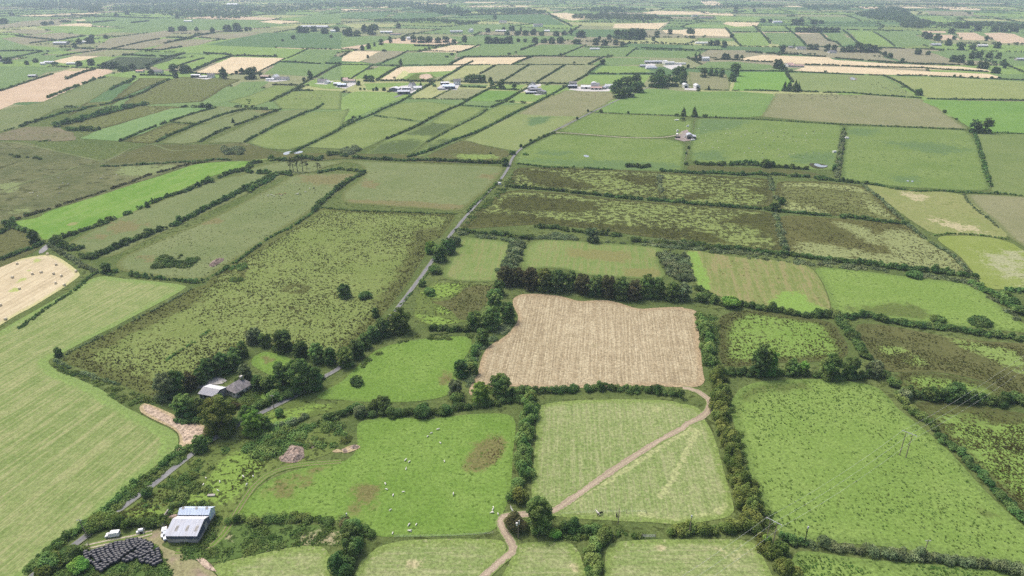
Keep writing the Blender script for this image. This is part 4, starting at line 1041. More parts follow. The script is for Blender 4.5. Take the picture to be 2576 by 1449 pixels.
scrub('undergrowth', "K1650,1000 1900,960 2280,1010 2290,1050 1900,1050 1600,1070", 160, 1.2, .9, LW, 46)
scrub('river_undergrowth', "D1680,360 1830,345 1830,400 1700,400", 90, 3.0, 2.6, LG, 47, 1.0)
scrub('river_undergrowth', "E0,370 60,340 150,360 80,400 0,420", 70, 3.0, 2.6, LG, 48, 1.0)
scrub('undergrowth', "G1190,260 1230,220 1370,205 1380,245 1500,230 1490,265 1380,300 1320,285 1160,300", 110, 2.2, 1.7, LD, 49, .6)
scrub('undergrowth', "G1730,300 1860,265 1830,320 1750,330", 25, 1.6, 1.2, LM, 50, .5)
scrub('undergrowth', "G1740,375 1830,370 1820,400 1750,400", 25, 1.4, 1.0, LM, 51, .5)

# near hedges, each with its own words
NEAR = [
 ("J1700,275 1790,190 1880,120 1980,60 G2110,1290 2220,1235 2330,1180 2420,1130", 4.4, 3.5, 'bushy hedge hiding the lane below the cottage garden', 'm', .05, .4),
 ("D60,395 140,420 260,425 330,440", 4, 2, 'scattered bushes on the olive bog by the pale path', 'd', .5, .4),
 ("J230,1300 330,1190 480,1075 620,980 860,800 1020,650 1200,535 1330,430 1450,385 1590,310", 3.6, 2.2, 'weedy roadside hedge between the big striped mown field and the lane', 'm', 0, .35),
 ("J670,1000 760,960 900,955 1050,945 1180,950 1240,940", 6, 3.6, 'thick bushy hedge behind the parked white van by the farm yard', 'o', 0, .35),
 ("J1290,880 1290,830 1400,815 1560,815", 3, 2.0, 'dark hedge wrapped round the back of the silage pit and farm shed', 'd', 0, .2),
 ("J320,1345 420,1240 520,1180 610,1150", 7, 3.4, 'tangled bushes between lane end and the black silage bales', 'o', .1, .4),
 ("J1760,930 2000,925 2200,915 2400,920 2576,945 K30,940 150,1010 220,1035", 4.5, 1.8, 'scrubby dark hedge along the lower edge of the sheep pasture', 'm', .3, .4),
 ("K60,985 90,1080 60,1180 20,1270 0,1345", 8, 5.5, 'tall ivy-dark hedge running off the bottom edge beside the mown corner meadow', 'd', 0, .35),
 ("K1395,0 1425,60 1420,130 1395,220 1380,310 1370,400 1365,500 1365,580", 7.5, 5.2, 'tall straight hedge between sheep pasture and the meadow with a brown track', 'm', 0, .22),
 ("K1350,640 1320,700 1275,770", 5, 3.5, 'low end of the tall straight hedge tailing off by the field gate', 'm', 0, .3),
 ("I130,690 170,800 190,920 205,1030", 8, 5.0, 'thick hedge down the right side of the pale mown barley field', 'm', 0, .3),
 ("I260,1130 270,1230 L290,-30 270,80 285,170 320,270 360,380 400,480 410,590 450,690 480,800 510,900 480,980", 8.5, 5.4, 'massive hedge between the tracked meadow and the large tufted pasture', 'o', 0, .3),
 ("K1640,1020 1750,1000 1900,1010 2050,1005 2180,1015 2275,1025", 5, 3.4, 'hedge under the lone ivy tree running along to the field gate', 'd', .04, .35),
 ("K2500,1020 2576,1010 L0,1005 80,1000 160,1015", 4.5, 3.2, 'short hedge on the far side of the field gate', 'o', 0, .35),
 ("L210,1010 300,990 420,985 560,990", 5, 4.2, 'hedge at foot of the massive hedge beside the double-pole pylon', 'o', 0, .3),
 ("L740,1075 820,1090 905,1105", 4, 3.0, 'short dark hedge between double-pole pylon and the black pole', 'd', 0, .3),
 ("L960,1090 1060,1115 1200,1140 1340,1170", 4, 2.6, 'flowering hedge right of the black pole below the tufted pasture', 'g', 0, .35),
 ("L1390,1150 1560,1185 1700,1205 1830,1210 2000,1235 2150,1255 2300,1275 2450,1300 2576,1320", 4.4, 2.7, 'long hedge sloping down to the bottom right corner', 'g', 0, .35),
 ("L590,1110 660,1170 700,1230 740,1290 790,1345", 6, 4.2, 'hedge running off the bottom edge below the double-pole pylon', 'o', 0, .3),
 ("K1990,1060 1930,1110 1890,1180 1880,1260 1915,1345", 7, 4.4, 'hedge between the two bottom meadows right of the lone ivy tree', 'm', 0, .3),
 ("L1640,10 1700,70 1780,140 1850,200", 5, 3.2, 'upper stretch of hedge on the right of the large tufted pasture', 'm', 0, .35),
 ("L1940,310 2010,360 2110,440 2200,530 2280,620 2380,730 2480,840 2576,950", 4.6, 2.8, 'long diagonal hedge right of the large tufted pasture', 'd', 0, .3),
 ("I1690,1260 1800,1275 1950,1290 2100,1295 2250,1320 2400,1330 L2460,10 2576,55", 6, 4.4, 'thick hedge below the rushy bank at the right edge', 'd', 0, .25),
 ("H1290,1245 1400,1240 1500,1238 1620,1230 1760,1215 1900,1215 2050,1215 2180,1225 2320,1235 2450,1240 2560,1270", 5, 3.2, 'neat hedge along the bottom of the pale mown barley field', 'd', 0, .22),
 ("H1065,790 1055,860 1010,920 990,990 960,1050 1000,1080", 5, 4.2, 'bushy hedge between green paddock and pale mown barley field', 'm', 0, .4),
 ("H620,760 720,765 800,770 900,770 1000,760", 5, 3.6, 'bushy hedge dividing the rough paddock from green paddock', 'd', .05, .4),
 ("H1320,110 1325,160 1300,220 1280,280 1240,320", 13, 3.4, 'broad bramble thicket between small paddock and green field', 'g', 0, .3),
 ("H2450,200 2480,260 2500,320 2560,360 I20,390", 14, 3.2, 'broad grey-green thicket beyond the right end of the dark tree row', 'g', 0, .3),
 ("I0,215 10,260 25,320 40,380", 9, 3.0, 'rough thicket along the left edge of the brown ribbed field', 'g', 0, .3),
 ("I0,110 90,118 200,140 400,160 560,180 700,192 850,205 1000,228 1150,245 1300,268", 4.5, 2.8, 'long dark hedge above the brown ribbed field', 'd', .03, .35),
 ("I1280,262 1400,275 1600,300 1760,320 1900,330 2040,345 2200,370", 5, 3.4, 'dark hedge above the bright green field at right', 'd', .03, .35),
 ("I110,455 200,510 300,575 420,580 500,592 600,610 700,622 800,640 900,660 1010,665 1150,668", 4.6, 3.0, 'hedge below the brown ribbed field', 'd', .03, .35),
 ("I1190,680 1300,670 1400,660 1470,685 1600,712 1760,735 1900,750 2050,765 2200,790 2400,820 2576,840", 4.6, 3.2, 'long hedge below the bright green field at right', 'd', .03, .35),
 ("I1180,690 1240,770 1290,850 1340,920 1400,985", 6, 3.0, 'straggling thicket dividing the rushy field from the olive rough field', 'd', .1, .4),
 ("I270,1090 350,1100 450,1100 600,1105 720,1100 850,1095 960,1100 1080,1115 1250,1130 1400,1120 1500,1105 1560,1150", 5, 3.4, 'hedge beneath the large round trees above the tufted pasture', 'd', 0, .35),
 ("I2200,420 2300,480 2400,540 2480,600 2576,670", 7, 3.0, 'thicket curving down the right edge past the bright green field', 'm', .05, .35),
 ("I2440,465 2500,470 2576,475", 4, 2.4, 'short dark hedge at the right edge below the yellow pasture', 'd', 0, .3),
 ("J1320,190 1450,180 1540,170", 4, 2.4, 'dark bushes along the back of the brown earth heap', 'd', .1, .4),
 ("K180,140 280,120 400,130 520,120 600,130 700,110 820,90 940,70 1050,60 1180,40 1290,20 1380,10", 5, 3.2, 'thick dark hedge between sheep pasture and the green paddock', 'd', .02, .4),
 ("J2420,180 2500,150 2576,130 K60,110 150,90", 4, 2.6, 'scrubby hedge beside the rubble heap above the sheep pasture', 'd', .1, .4),
 ("J2300,150 2200,200 2100,220 2000,230", 4, 2.2, 'low scrub line left of the rubble heap', 'g', .15, .4),
 ("G410,1000 700,1120 900,1180", 2.4, 1.3, 'low ragged hedge bank at the foot of the rushy field', 'g', .25, .4),
 ("G150,760 300,640 420,560 560,470 720,340 850,350", 2.6, 1.5, 'low dark bank between the baled stubble field and striped field', 'd', .04, .25),
 ("G370,120 460,180 560,240 640,290 720,325", 4, 1.7, 'weedy bank along the right of the baled stubble field', 'g', .05, .3),
 ("G860,330 950,345 1060,365 1200,380 1350,395 1480,410 1550,400", 3, 2.2, 'hedge along the bottom of the pale strip pasture', 'd', .12, .4),
 ("G400,105 470,130 560,160 620,150", 7, 3.4, 'dark bramble mass right of the concrete lane end', 'd', 0, .3),
 ("G620,220 700,220 770,190 870,150 960,110 1060,70 1140,40 1230,5", 7, 3.4, 'broad dark bramble hedge between the two strip pastures', 'd', .05, .35),
 ("D1300,940 1400,890 1520,830 1640,770 1740,720 1860,660 1980,600 2080,550 2180,540", 6, 3.2, 'upper half of the broad dark hedge between the strip pastures', 'd', .05, .35),
 ("D420,1040 500,1020 600,985 700,950 780,920 860,885", 5, 2.6, 'dark hedge along the lower side of the vivid green field', 'd', .1, .4),
 ("D900,870 1000,835 1090,790 1200,745 1280,715 1400,680 1460,655", 4, 2.8, 'patchy hedge below the middle of the vivid green field', 'd', .18, .45),
 ("D1480,650 1560,610 1640,580 1740,540 1840,520 1900,490", 5, 3.2, 'hedge below the upper tip of the vivid green field', 'd', .12, .4),
 ("D1840,520 1900,540", 5, 2.5, 'small bramble clump near the bare pines', 'd', 0, .3),
 ("D1960,540 2050,545 2150,548 2200,560", 5, 2.8, 'hedge running left from the bare pines', 'd', .05, .35),
 ("D2080,560 2010,610 1940,640 1880,680", 6, 2.6, 'thicket below the bare pines', 'd', .05, .35),
 ("D0,1000 60,960 100,890", 4, 2.2, 'low hedge at the left edge beside the vivid green field tip', 'd', .1, .4),
 ("D100,940 180,980 240,1000 290,1060", 4, 2.2, 'hedge round the lower tip of the vivid green field', 'd', .1, .35),
 ("G0,240 80,210 160,175 250,150 320,110", 4, 2.4, 'dark hedge at left edge above the baled stubble field', 'd', .05, .35),
 ("D2370,830 2420,770 2500,700 2576,640 E60,600 180,535", 4.5, 2.8, 'hedge above the top corner of the rushy field', 'd', .03, .3),
 ("D130,890 350,820 500,770 750,690 900,640 1000,605 1130,555 1280,515 1400,480 1540,460", 3, 1.7, 'brown scrubby bank along the upper side of the vivid green field', 'n', .18, .4),
 ("D760,490 900,490 1050,478 1200,470 1350,460 1500,455 1640,440 1740,445", 3, 2.0, 'dark ditch hedge above the olive bog', 'd', .06, .35),
 ("D1900,470 2000,450 2100,440 2200,450 2300,430 2400,440 2500,400 2576,400", 6, 3.4, 'bushy hedge beyond the bare pines', 'd', .08, .4),
 ("E0,410 100,425 220,435 340,440 450,445 560,445 640,445", 4.5, 2.8, 'left part of the long dark hedge under the strip fields', 'd', .03, .35),
 ("E640,445 760,450 880,455 1000,462 1100,465 1200,465", 4.5, 3.2, 'right part of the long dark hedge reaching the lane', 'd', .03, .4),
 ("E0,515 60,520 120,525 170,535", 5, 2.4, 'short dark hedge right of the bare pines', 'd', .03, .35),
 ("D2400,540 2500,520 2576,510", 5, 2.6, 'dark hedge just right of the bare pine clump', 'd', .03, .35),
 ("E1200,590 1130,660 1070,720 1000,780 950,840", 3, 1.7, 'green verge hedge on the left of the lane', 'm', .12, .35),
 ("E1250,640 1320,650 1400,655 1500,660 1600,670 1700,680", 4, 2.4, 'left end of the dark hedge between the two rushy fields', 'd', .03, .4),
 ("E1740,690 1850,695 1960,710", 4, 2.4, 'middle of the dark hedge between the two rushy fields', 'd', .03, .4),
 ("E1990,715 2100,725 2200,735 2400,750 2576,760 F0,765 150,780 300,790 400,800", 4.4, 2.4, 'right stretch of the dark hedge between two rushy fields', 'd', .03, .35),
 ("F390,795 500,805 640,815 700,830", 4.4, 2.4, 'short hedge left of the hedge crossing in the rushy fields', 'd', .03, .35),
 ("F720,830 850,840 1000,855 1100,860", 4, 2.0, 'hedge right of the hedge crossing in the rushy fields', 'd', .06, .35),
 ("F1240,870 1350,885 1480,905 1560,915 1700,925", 4.5, 2.6, 'dark hedge ending at the dry straw-strewn pasture', 'd', .06, .4),
 ("E870,975 950,985 1080,1000 1200,1005 1330,1030 1450,1030 H1380,80", 5, 2.6, 'dark thicket hedge above the small paddock', 'd', .03, .4),
 ("E1480,950 1600,955 1700,975 1800,985 1900,1000 2000,1005 2100,1015", 5, 2.8, 'bushy dark hedge right of the lone grey willow', 'd', .03, .4),
 ("E2200,1050 2350,1070 2450,1080 2576,1100 F80,1090 200,1110 350,1110 500,1130", 5, 2.8, 'dark hedge below the olive rush bed', 'd', .05, .4),
 ("E1330,470 1420,480 1500,490 1600,500 1700,500 1800,500 1900,510 2050,515", 3, 1.8, 'thin scrub hedge above the upper rushy field', 'd', .2, .4),
 ("E2150,495 2200,490 2260,500 2320,490", 6, 4.0, 'dark bush clump on the edge of the green pasture', 'd', 0, .3),
 ("E2410,525 2500,530 2576,535 F0,535 120,545 220,540 330,545 450,555 560,550 650,560", 4.6, 2.8, 'long dark hedge above the upper right rushy field', 'd', .03, .35),
 ("F680,555 740,550 800,565 870,565", 5, 3.0, 'dark hedge right of the pale green hedge top', 'd', 0, .35),
 ("F880,568 950,568", 4, 2.4, 'tiny dark hedge clump under the rough strip', 'd', 0, .3),
 ("F1000,580 1060,575 1120,595 1220,605 1240,610 1340,615 1430,625 1500,635", 4.2, 2.4, 'dark hedge above the dry straw-strewn pasture', 'd', .03, .35),
 ("F1500,635 1580,655 1700,670 1780,678 1900,675 2000,678 2150,688 2300,695 2450,700 2576,715", 3, 1.5, 'thin dark hedge running off right above the dry pasture', 'd', .08, .35),
 ("F100,470 180,480 240,475 320,475", 5, 3.0, 'dark hedge at the foot of the sheep field, left end', 'd', 0, .35),
 ("F360,480 450,475 540,480 640,490 690,495", 6, 4.4, 'tall dark hedge at the foot of the sheep field, middle', 'd', 0, .3),
 ("F710,495 790,500 850,505 900,510 945,510", 5, 3.4, 'dark hedge at the foot of the sheep field, right end', 'd', .05, .35),
 ("F1215,230 1205,290 1195,360 1185,430 1175,500 1165,570", 5, 2.6, 'pale green hedge between the sheep field and its neighbour', 'g', .02, .3),
 ("F660,575 670,630 690,690 710,740", 5, 2.0, 'pale willow hedge crossing the upper rushy field', 'g', .05, .3),
 ("F700,860 720,920 740,1000 750,1060 780,1120", 5, 2.2, 'bushy willow hedge crossing the lower rushy field', 'g', .08, .35),
 ("E2410,560 2400,620 2420,700 2430,740", 5, 1.6, 'faint pale hedge dividing the upper rushy field', 'g', .05, .3),
 ("F2205,250 2225,310 2250,390 2270,470 2295,560 2320,640", 3.4, 2.6, 'dotted bush line between two right-hand pastures', 'd', .45, .4),
 ("F1360,630 1420,680 1500,740 1560,800 1620,860 1690,920 1760,980 1850,1050 1930,1100 I2030,200 2100,270 2170,350", 3.4, 1.3, 'low rushy bank along the dry straw-strewn pasture', 'g', .08, .35),
 ("F2120,700 2160,760 2230,830 2300,880 2380,950", 2.4, 1.1, 'low bank between two dry pastures at right', 'g', .3, .35),
 ("F1900,1010 2050,1000 2250,1010 2450,1040", 2.4, 1.1, 'low grass bank above the yellow pasture', 'm', .25, .3),
 ("G1250,1000 1600,760", 2, 1.1, 'low grassy margin bank of the rushy field', 'm', .4, .4),
 ("G480,960 700,850 1000,700 1250,570 1440,460", 1.8, 1.0, 'thin fence-line growth between mown field and rushy field', 'g', .35, .4),
 ("G1620,360 1760,270 1900,170 2050,60 D2200,950 2380,830", 2.6, 1.5, 'low dark hedge between the strip pasture and rushy field', 'd', .12, .4),
 ("D2410,800 2560,815 E100,825 400,835 860,850", 2.4, 1.1, 'low dark bank along the top of the rushy field', 'd', .12, .3),
 ("H330,690 420,600 500,520 600,400 680,300", 1.8, .9, 'low verge growth between the rushy field and the lane', 'm', .2, .4),
]
for s, w_, h_, lab, m_, gp, lp in NEAR:
    hedge(s, w_, h_, lab, m_, gp, lp)

# mid-distance hedgerows; each named by the fields it parts
MID = [
 ("D300,302 380,295", 2.5, 1.5, 'stub of hedge at the foot of the pale green strip', .1),
 ("D905,300 1000,260 1080,225 1180,185 1270,155 1400,110 1500,80 1630,48", 3.2, 2.2, 'hedge along the lower side of the pale green strip', .04),
 ("D1280,155 1340,160 1400,165 1480,170", 2.6, 1.6, 'short cross hedge below the pale green strip', .05),
 ("D1180,305 1260,265 1330,235 1400,210 1460,180 1560,145 1640,115 1740,85 1850,60", 3.4, 2.4, 'first hedge right of the pale green strip', .04),
 ("D1870,55 1950,60 2050,62 2110,65", 2.6, 1.8, 'short hedge under the lone bare tree', .05),
 ("D1510,305 1580,265 1660,225 1750,190 1850,155 1940,120 2040,85 2120,60", 3.4, 2.2, 'second hedge right of the pale green strip', .08),
 ("D1850,305 1900,275 2000,225 2080,180 2160,145 2240,110 2300,85 2380,60 2440,20", 3.2, 2.2, 'third hedge right of the pale green strip', .05),
 ("A2040,767 2200,690 2300,625 2380,580 2520,510 2576,490", 3.2, 2.2, 'hedge climbing past the white bungalow to the straw field', .02),
 ("D2576,200 2500,245 2400,295 2300,340 2200,390", 3.4, 2.0, 'hedge dropping down to the twin ponds', .03),
 ("E0,200 100,150 240,95 330,50 450,0 B560,700 690,625", 3.2, 2.2, 'hedge below the roadside farm with blue shed', .02),
 ("E250,108 300,118 340,122", 2.6, 2.0, 'left piece of the broken hedge in the open pasture', 0),
 ("E420,130 480,138 540,148", 2.6, 2.0, 'right piece of the broken hedge in the open pasture', 0),
 ("E340,285 450,240 580,180 680,125 780,75 900,25 940,0 B1100,680 1200,640", 3.2, 2.4, 'straight hedge left of the small brown plot', .02),
 ("E890,30 960,35 1040,40 1110,45", 2.8, 2.0, 'thick cross hedge by the small brown plot', 0),
 ("E1130,45 1180,25 1240,0 B1340,700 1420,660", 3.2, 2.4, 'hedge up to the slatted farm shed', .02),
 ("E650,305 740,260 800,225 880,185 950,150 1040,105 1100,60", 2.8, 1.8, 'dotted hedge right of the small brown plot', .15),
 ("E500,420 600,395 720,350 800,315 900,275 1000,240 1100,195 1180,155 1250,120 1330,75 1420,35 1490,0 B1540,740 1650,680 1720,640", 3.4, 2.4, 'long diagonal hedge ending at the red roofed farm', .02),
 ("E1610,235 1560,255 1510,275 1440,310 1370,350", 3.2, 2.0, 'hedge along the lane below the farm lane fork', .08),
 ("E1880,80 1950,85 2050,90 2160,95 2300,100 2430,105 2570,110", 2.6, 1.5, 'thin hedge right of the upper lane', .06),
 ("F100,120 250,122 400,128 500,132 650,142 800,150 950,160 1100,168 1210,175", 2.6, 1.5, 'thin straight hedge above the sheep field', .06),
 ("F1210,175 1350,178 1490,185 1650,192 1800,198 1950,205 2150,215", 2.6, 1.5, 'thin straight hedge above the right-hand pasture', .06),
 ("F2300,232 2420,238 2576,245", 2.6, 1.5, 'thin hedge right of the twin trees', .05),
 ("C160,680 300,682 420,685", 3, 1.8, 'hedge left of the vivid green field by the farms', .05),
 ("C470,682 580,685 720,690", 3.4, 2.2, 'hedge under the vivid green field by the farms', .02),
 ("C880,690 960,695 1020,695", 3.4, 2.6, 'dark hedge right of the pine clump', .04),
 ("C1060,700 1180,700 1300,705 1400,715 1500,722 1600,728 1700,735 1800,742", 3.2, 2.2, 'hedge below the black cattle field', .04),
 ("C1850,748 2000,752 2150,755 2300,756 2576,760", 3.4, 2.4, 'dark hedge below the yellow pasture at the right edge', .02),
 ("C1510,570 1570,595 1640,630 1700,665 1760,705", 3.2, 2.4, 'hedge between the black cattle field and yellow pasture', .02),
 ("C780,545 800,580 830,620", 5, 3.0, 'pale hedge above the pine clump', 0),
 ("C440,535 600,537 760,542 850,545 1000,550 1150,558 1300,565 1500,570", 3.2, 2.0, 'hedge under the long straw strips', .08),
 ("C1620,570 1800,572 2000,582 2200,592 2400,600 2576,606", 3.2, 2.0, 'hedge under the right end of the straw strips', .05),
 ("C900,490 1050,492 1200,498 1350,505 1500,508 1650,512 1800,515 1950,525 2100,532 2300,545", 3.6, 2.6, 'hedge between the two long straw strips', .06),
 ("C1150,440 1300,452 1450,462 1600,472 1750,480 1900,485 2050,492", 3.6, 2.8, 'hedge above the upper straw strip', .03),
 ("C630,405 760,410 880,415 980,425 1080,430", 3.8, 3.0, 'hedge at the left end of upper straw strip', .05),
 ("C480,395 540,398 600,405", 6, 5.0, 'dense conifer hedge left of the straw strips', 0),
 ("C240,452 360,452 480,460 600,468 680,470", 3.6, 3.0, 'hedge left of the tall trees by the pink barn', .03),
 ("C20,520 120,520 250,522 420,528", 3.0, 2.0, 'hedge by the cypress and white house', .08),
 ("C0,375 150,375 300,378", 3.0, 2.0, 'hedge above the brown field near the cypress', .05),
 ("C545,205 590,245 630,290 660,330", 3.6, 3.0, 'hedge between the two bright fields far right', .02),
 ("C775,205 820,240 870,280 910,320 930,345", 3.6, 3.0, 'hedge left of the beige field far right', .02),
 ("C320,210 360,250 390,300 440,350", 3.8, 3.0, 'hedge beside the pale straw field far right', .02),
 ("C1040,250 1080,290 1110,310 1160,320 1190,345", 3.6, 3.0, 'hedge right of the beige field far right', .02),
 ("C1210,230 1260,270 1300,310 1330,330", 4.0, 3.6, 'bushy hedge left of the far vivid pair', .1),
 ("C380,242 460,243 560,244", 3.4, 2.6, 'hedge on top of the far bright field', .02),
 ("C620,242 720,242 820,242", 3.4, 2.6, 'hedge on top of the second far field', .02),
 ("C1240,225 1350,228 1500,230 1660,235", 3.4, 2.6, 'hedge on top of the far vivid pair', .02),
 ("C1440,240 1500,275 1560,315 1600,350", 2.6, 1.5, 'thin hedge between the far vivid pair', .05),
 ("C1480,362 1600,365 1750,370 1900,375", 3.2, 2.2, 'hedge below the far vivid pair', .1),
 ("B0,590 80,596", 3, 2, 'hedge end at the dark copse', 0),
 ("B265,612 400,612 500,614 620,618 700,622", 4.0, 3.4, 'clipped dark hedge under the quarry pit field', 0),
 ("B730,612 790,575 850,545 920,500 990,465", 3.2, 2.4, 'hedge right of the quarry pit field', .02),
 ("B1050,557 1100,530 1160,495", 3.4, 2.8, 'short hedge right of the yellow meadow', .02),
 ("B1220,612 1290,570 1360,525 1420,488", 3.2, 2.4, 'hedge left of the ribbed beige pair', .02),
 ("B1480,618 1560,570 1640,520 1690,490", 3.2, 2.4, 'hedge between the ribbed beige pair', .02),
 ("B1750,622 1830,580 1890,530 1950,490", 3.2, 2.6, 'hedge right of the ribbed beige pair', .02),
 ("B1880,558 1980,558 2070,562", 3.2, 2.4, 'left cross hedge near the barrel-roof sheds', 0),
 ("B2100,560 2220,560 2360,562", 3.2, 2.4, 'right cross hedge near the barrel-roof sheds', 0),
 ("B1160,625 1300,628 1450,630 1600,632 1720,634", 3.2, 2.2, 'roadside hedge above the farm row', .03),
 ("B900,658 940,658", 3.4, 3, 'clipped hedge piece by the gabled white farmhouse', 0),
 ("B960,658 1030,660 1090,664", 3.6, 3.2, 'clipped hedge right of the gabled white farmhouse', 0),
 ("B1110,672 1200,675 1340,682", 3.6, 2.6, 'dark hedge beneath the round roadside tree', 0),
 ("B1230,762 1290,730 1340,700", 3.4, 2.6, 'hedge below the slatted farm shed', 0),
 ("B690,745 760,710 820,680 850,670", 2.6, 1.8, 'hedge between the yellow meadow and the beige cattle field', .04),
 ("B510,747 600,748 700,748 820,750 930,752", 2.8, 1.8, 'hedge under the beige cattle field', .15),
 ("B570,690 620,665 690,630", 3.6, 3, 'dark hedge beside the steep farm road', 0),
 ("B0,490 100,490 280,494 450,494 600,494 800,492 930,492", 3.0, 2.0, 'hedge along the top of the quarry field', .06),
 ("B930,492 1100,490 1300,490 1500,490 1700,490 1900,490", 2.8, 1.8, 'hedge along the top of the ribbed beige pair', .06),
 ("B820,488 870,460 930,432", 4.0, 3.6, 'bushy hedge left of the long straw field', 0),
 ("B930,432 1050,430 1200,430 1400,428 1500,426 1640,426", 3.6, 2.8, 'hedge above the long straw field', .02),
 ("B1290,487 1370,455 1450,425", 3.4, 2.8, 'hedge right of the long straw field', .02),
 ("B1640,428 1780,430 1950,432 2020,430", 3.0, 2.2, 'hedge above the beige field in the middle', .04),
 ("B1865,487 1920,460 1980,430", 3.4, 2.8, 'hedge right of the beige field in the middle', .02),
 ("B280,494 340,460 420,430 500,385", 3.0, 2.2, 'hedge right of the ploughed brown field', .15),
 ("B80,590 160,540 240,490", 2.8, 1.8, 'hedge between two green fields left of the quarry', .06),
 ("B265,608 330,565 400,525 450,500", 3.6, 3.0, 'bushy hedge left of the quarry straw field', 0),
 ("B0,430 60,390", 3.2, 2.4, 'hedge left of the small straw field', 0),
 ("B500,388 620,386 740,388 880,390", 3.0, 2.2, 'hedge above the broad green field', .08),
 ("B550,348 650,350 760,348 830,335", 5, 5, 'clipped conifer row before the white house', .06),
 ("B870,400 960,375 1040,340", 3.2, 2.4, 'hedge between two green fields in the middle', .1),
 ("B1355,380 1420,355 1480,330", 4.0, 3.4, 'bushy hedge between two upper green fields', 0),
 ("B1660,420 1740,385 1850,340", 3.0, 2.2, 'hedge right of the upper green field', .1),
 ("B1840,358 1950,360 2050,360 2160,355", 3.2, 2.4, 'dark hedge by the white poly shed', .1),
 ("B2260,362 2400,368 2576,374", 3.6, 2.6, 'dark hedge far right of the white poly shed', .02),
 ("B2150,425 2190,390 2230,360", 2.6, 1.8, 'thin hedge by the grey farm shed', .1),
 ("B900,120 1000,115 1100,110 1200,112 1500,100", 4, 3.6, 'hedge above the long blue-green field', .1),
 ("B1560,100 1620,140 1700,180 1740,200", 5, 4.5, 'hedge left of the pale straw triangle', .05),
 ("A0,690 150,640 270,600 400,560", 3.6, 2.6, 'hedge above the pink straw field', .1),
 ("A500,600 560,575 640,545 720,525", 4.4, 3.6, 'bushes inside the pink straw field', .05),
 ("A360,740 480,690 560,660 640,630 720,600 790,585", 4.2, 3.2, 'bushy hedge below the pink straw field', .12),
 ("A830,680 900,645 960,620 1010,600", 4.0, 3.0, 'bushy hedge in the pale strips', .12),
 ("A860,767 960,740 1080,700 1160,655 1280,600", 3.8, 2.8, 'dotted hedge below the pale strips', .2),
 ("A1460,535 1540,500 1620,465 1700,440 1760,425", 4.6, 4.0, 'thick hedge left of the large straw field', .03),
 ("A1760,425 1880,425 2000,428 2090,430", 4.6, 3.8, 'thick hedge on top of the large straw field', .03),
 ("A1540,405 1620,408 1700,412 1760,425", 4.4, 3.6, 'bushy hedge left of the straw field top', .05),
 ("A1940,555 2000,520 2080,480 2150,442", 2.8, 1.6, 'thin hedge right of the large straw field', .04),
 ("A2120,468 2200,470 2320,478 2420,482", 3.4, 2.6, 'dark clipped hedge right of the large straw field', 0),
 ("A2460,480 2520,482 2576,484", 3.4, 2.6, 'dark clipped hedge piece near the small straw field', 0),
 ("A2170,440 2250,405 2320,370", 2.8, 1.8, 'thin hedge below the blue-green field', .1),
 ("A2380,585 2450,545 2540,495", 3.4, 2.6, 'hedge right of the farm with white gables', 0),
 ("A1430,530 1470,555 1560,560 1650,562", 3.4, 2.4, 'hedge under the large straw field', .05),
 ("A1060,570 1150,570 1240,572 1300,575", 3.6, 2.8, 'hedge below the red barn', .03),
 ("A2060,642 2120,642 2240,646", 3.4, 2.6, 'clipped hedge under the green paddock by the white farm', 0),
 ("A2200,690 2280,686 2360,686", 3.4, 2.4, 'clipped hedge below the white bungalow', 0),
 ("A1340,500 1400,480 1480,455 1540,440", 3.2, 2.2, 'thin hedge between two small green fields', .05),
 ("A1100,500 1180,470 1260,440 1330,420 1390,405", 5, 4, 'thick hedge right of the dark rough field', 0),
 ("A930,420 1000,418 1100,425 1200,428 1300,430", 5, 4, 'thick hedge above the dark rough field', .05),
 ("A1100,385 1150,378 1220,378 1300,365 1370,355", 4.4, 3.4, 'bushy hedge at the brown strips end', .08),
 ("A1260,285 1330,285 1400,290 1500,270 1620,250", 5, 4, 'bushy hedge among the brown strips', .05),
 ("A1240,330 1320,312 1400,300 1450,290", 5, 4, 'hedge above the last brown strip', .05),
 ("A840,372 930,350 1020,330 1100,312 1200,295", 3.6, 2.6, 'hedge between two brown strips', .2),
 ("A620,370 740,372 860,374 1000,376 1100,380", 3.6, 2.6, 'hedge under the brown strips', .1),
 ("A430,430 560,405 680,390 800,372", 3.2, 2.0, 'hedge left under the brown strips', .1),
 ("A120,272 220,285 320,295 430,305", 4.4, 3.4, 'dark hedge left of the L-shaped hedge corner', 0),
 ("A450,305 520,292 580,282 630,276", 4.4, 3.4, 'dark hedge right of the L-shaped hedge corner', 0),
 ("A230,328 330,315 420,308", 4.0, 3.0, 'dark hedge below the L-shaped hedge corner', .05),
 ("A0,388 120,386 240,386 370,390", 3.8, 2.8, 'dotted hedge far left', .15),
 ("A80,440 200,415 320,390", 3.2, 2.2, 'thin hedge at the far left', .1),
 ("A540,112 650,120 760,125 900,130 1050,135 1200,140", 5, 4, 'dark hedge below the far wood', .1),
 ("A700,172 780,165 870,155", 5, 4, 'left piece of the broken far hedge', .05),
 ("A990,175 1050,168 1120,160", 5, 4, 'right piece of the broken far hedge', .05),
 ("D420,190 480,170 560,160 640,130 720,110 800,90 900,65 1000,40 1095,25", 12, 6.5, 'long dark plantation belt in the bog fields', 0),
 ("D530,215 600,215 680,220", 12, 5, 'dark willow clump below the plantation belt', 0),
 ("D160,190 220,165 290,150", 5, 3.4, 'bushes at the left of the bog fields', .1),
 ("D300,140 400,110 500,80 600,70 660,45 750,30 850,10", 3.6, 2.4, 'dotted hedge above the plantation belt', .3),
 ("D30,220 120,200 190,180", 3, 2, 'thin hedge at the left of the bog fields', .3),
]
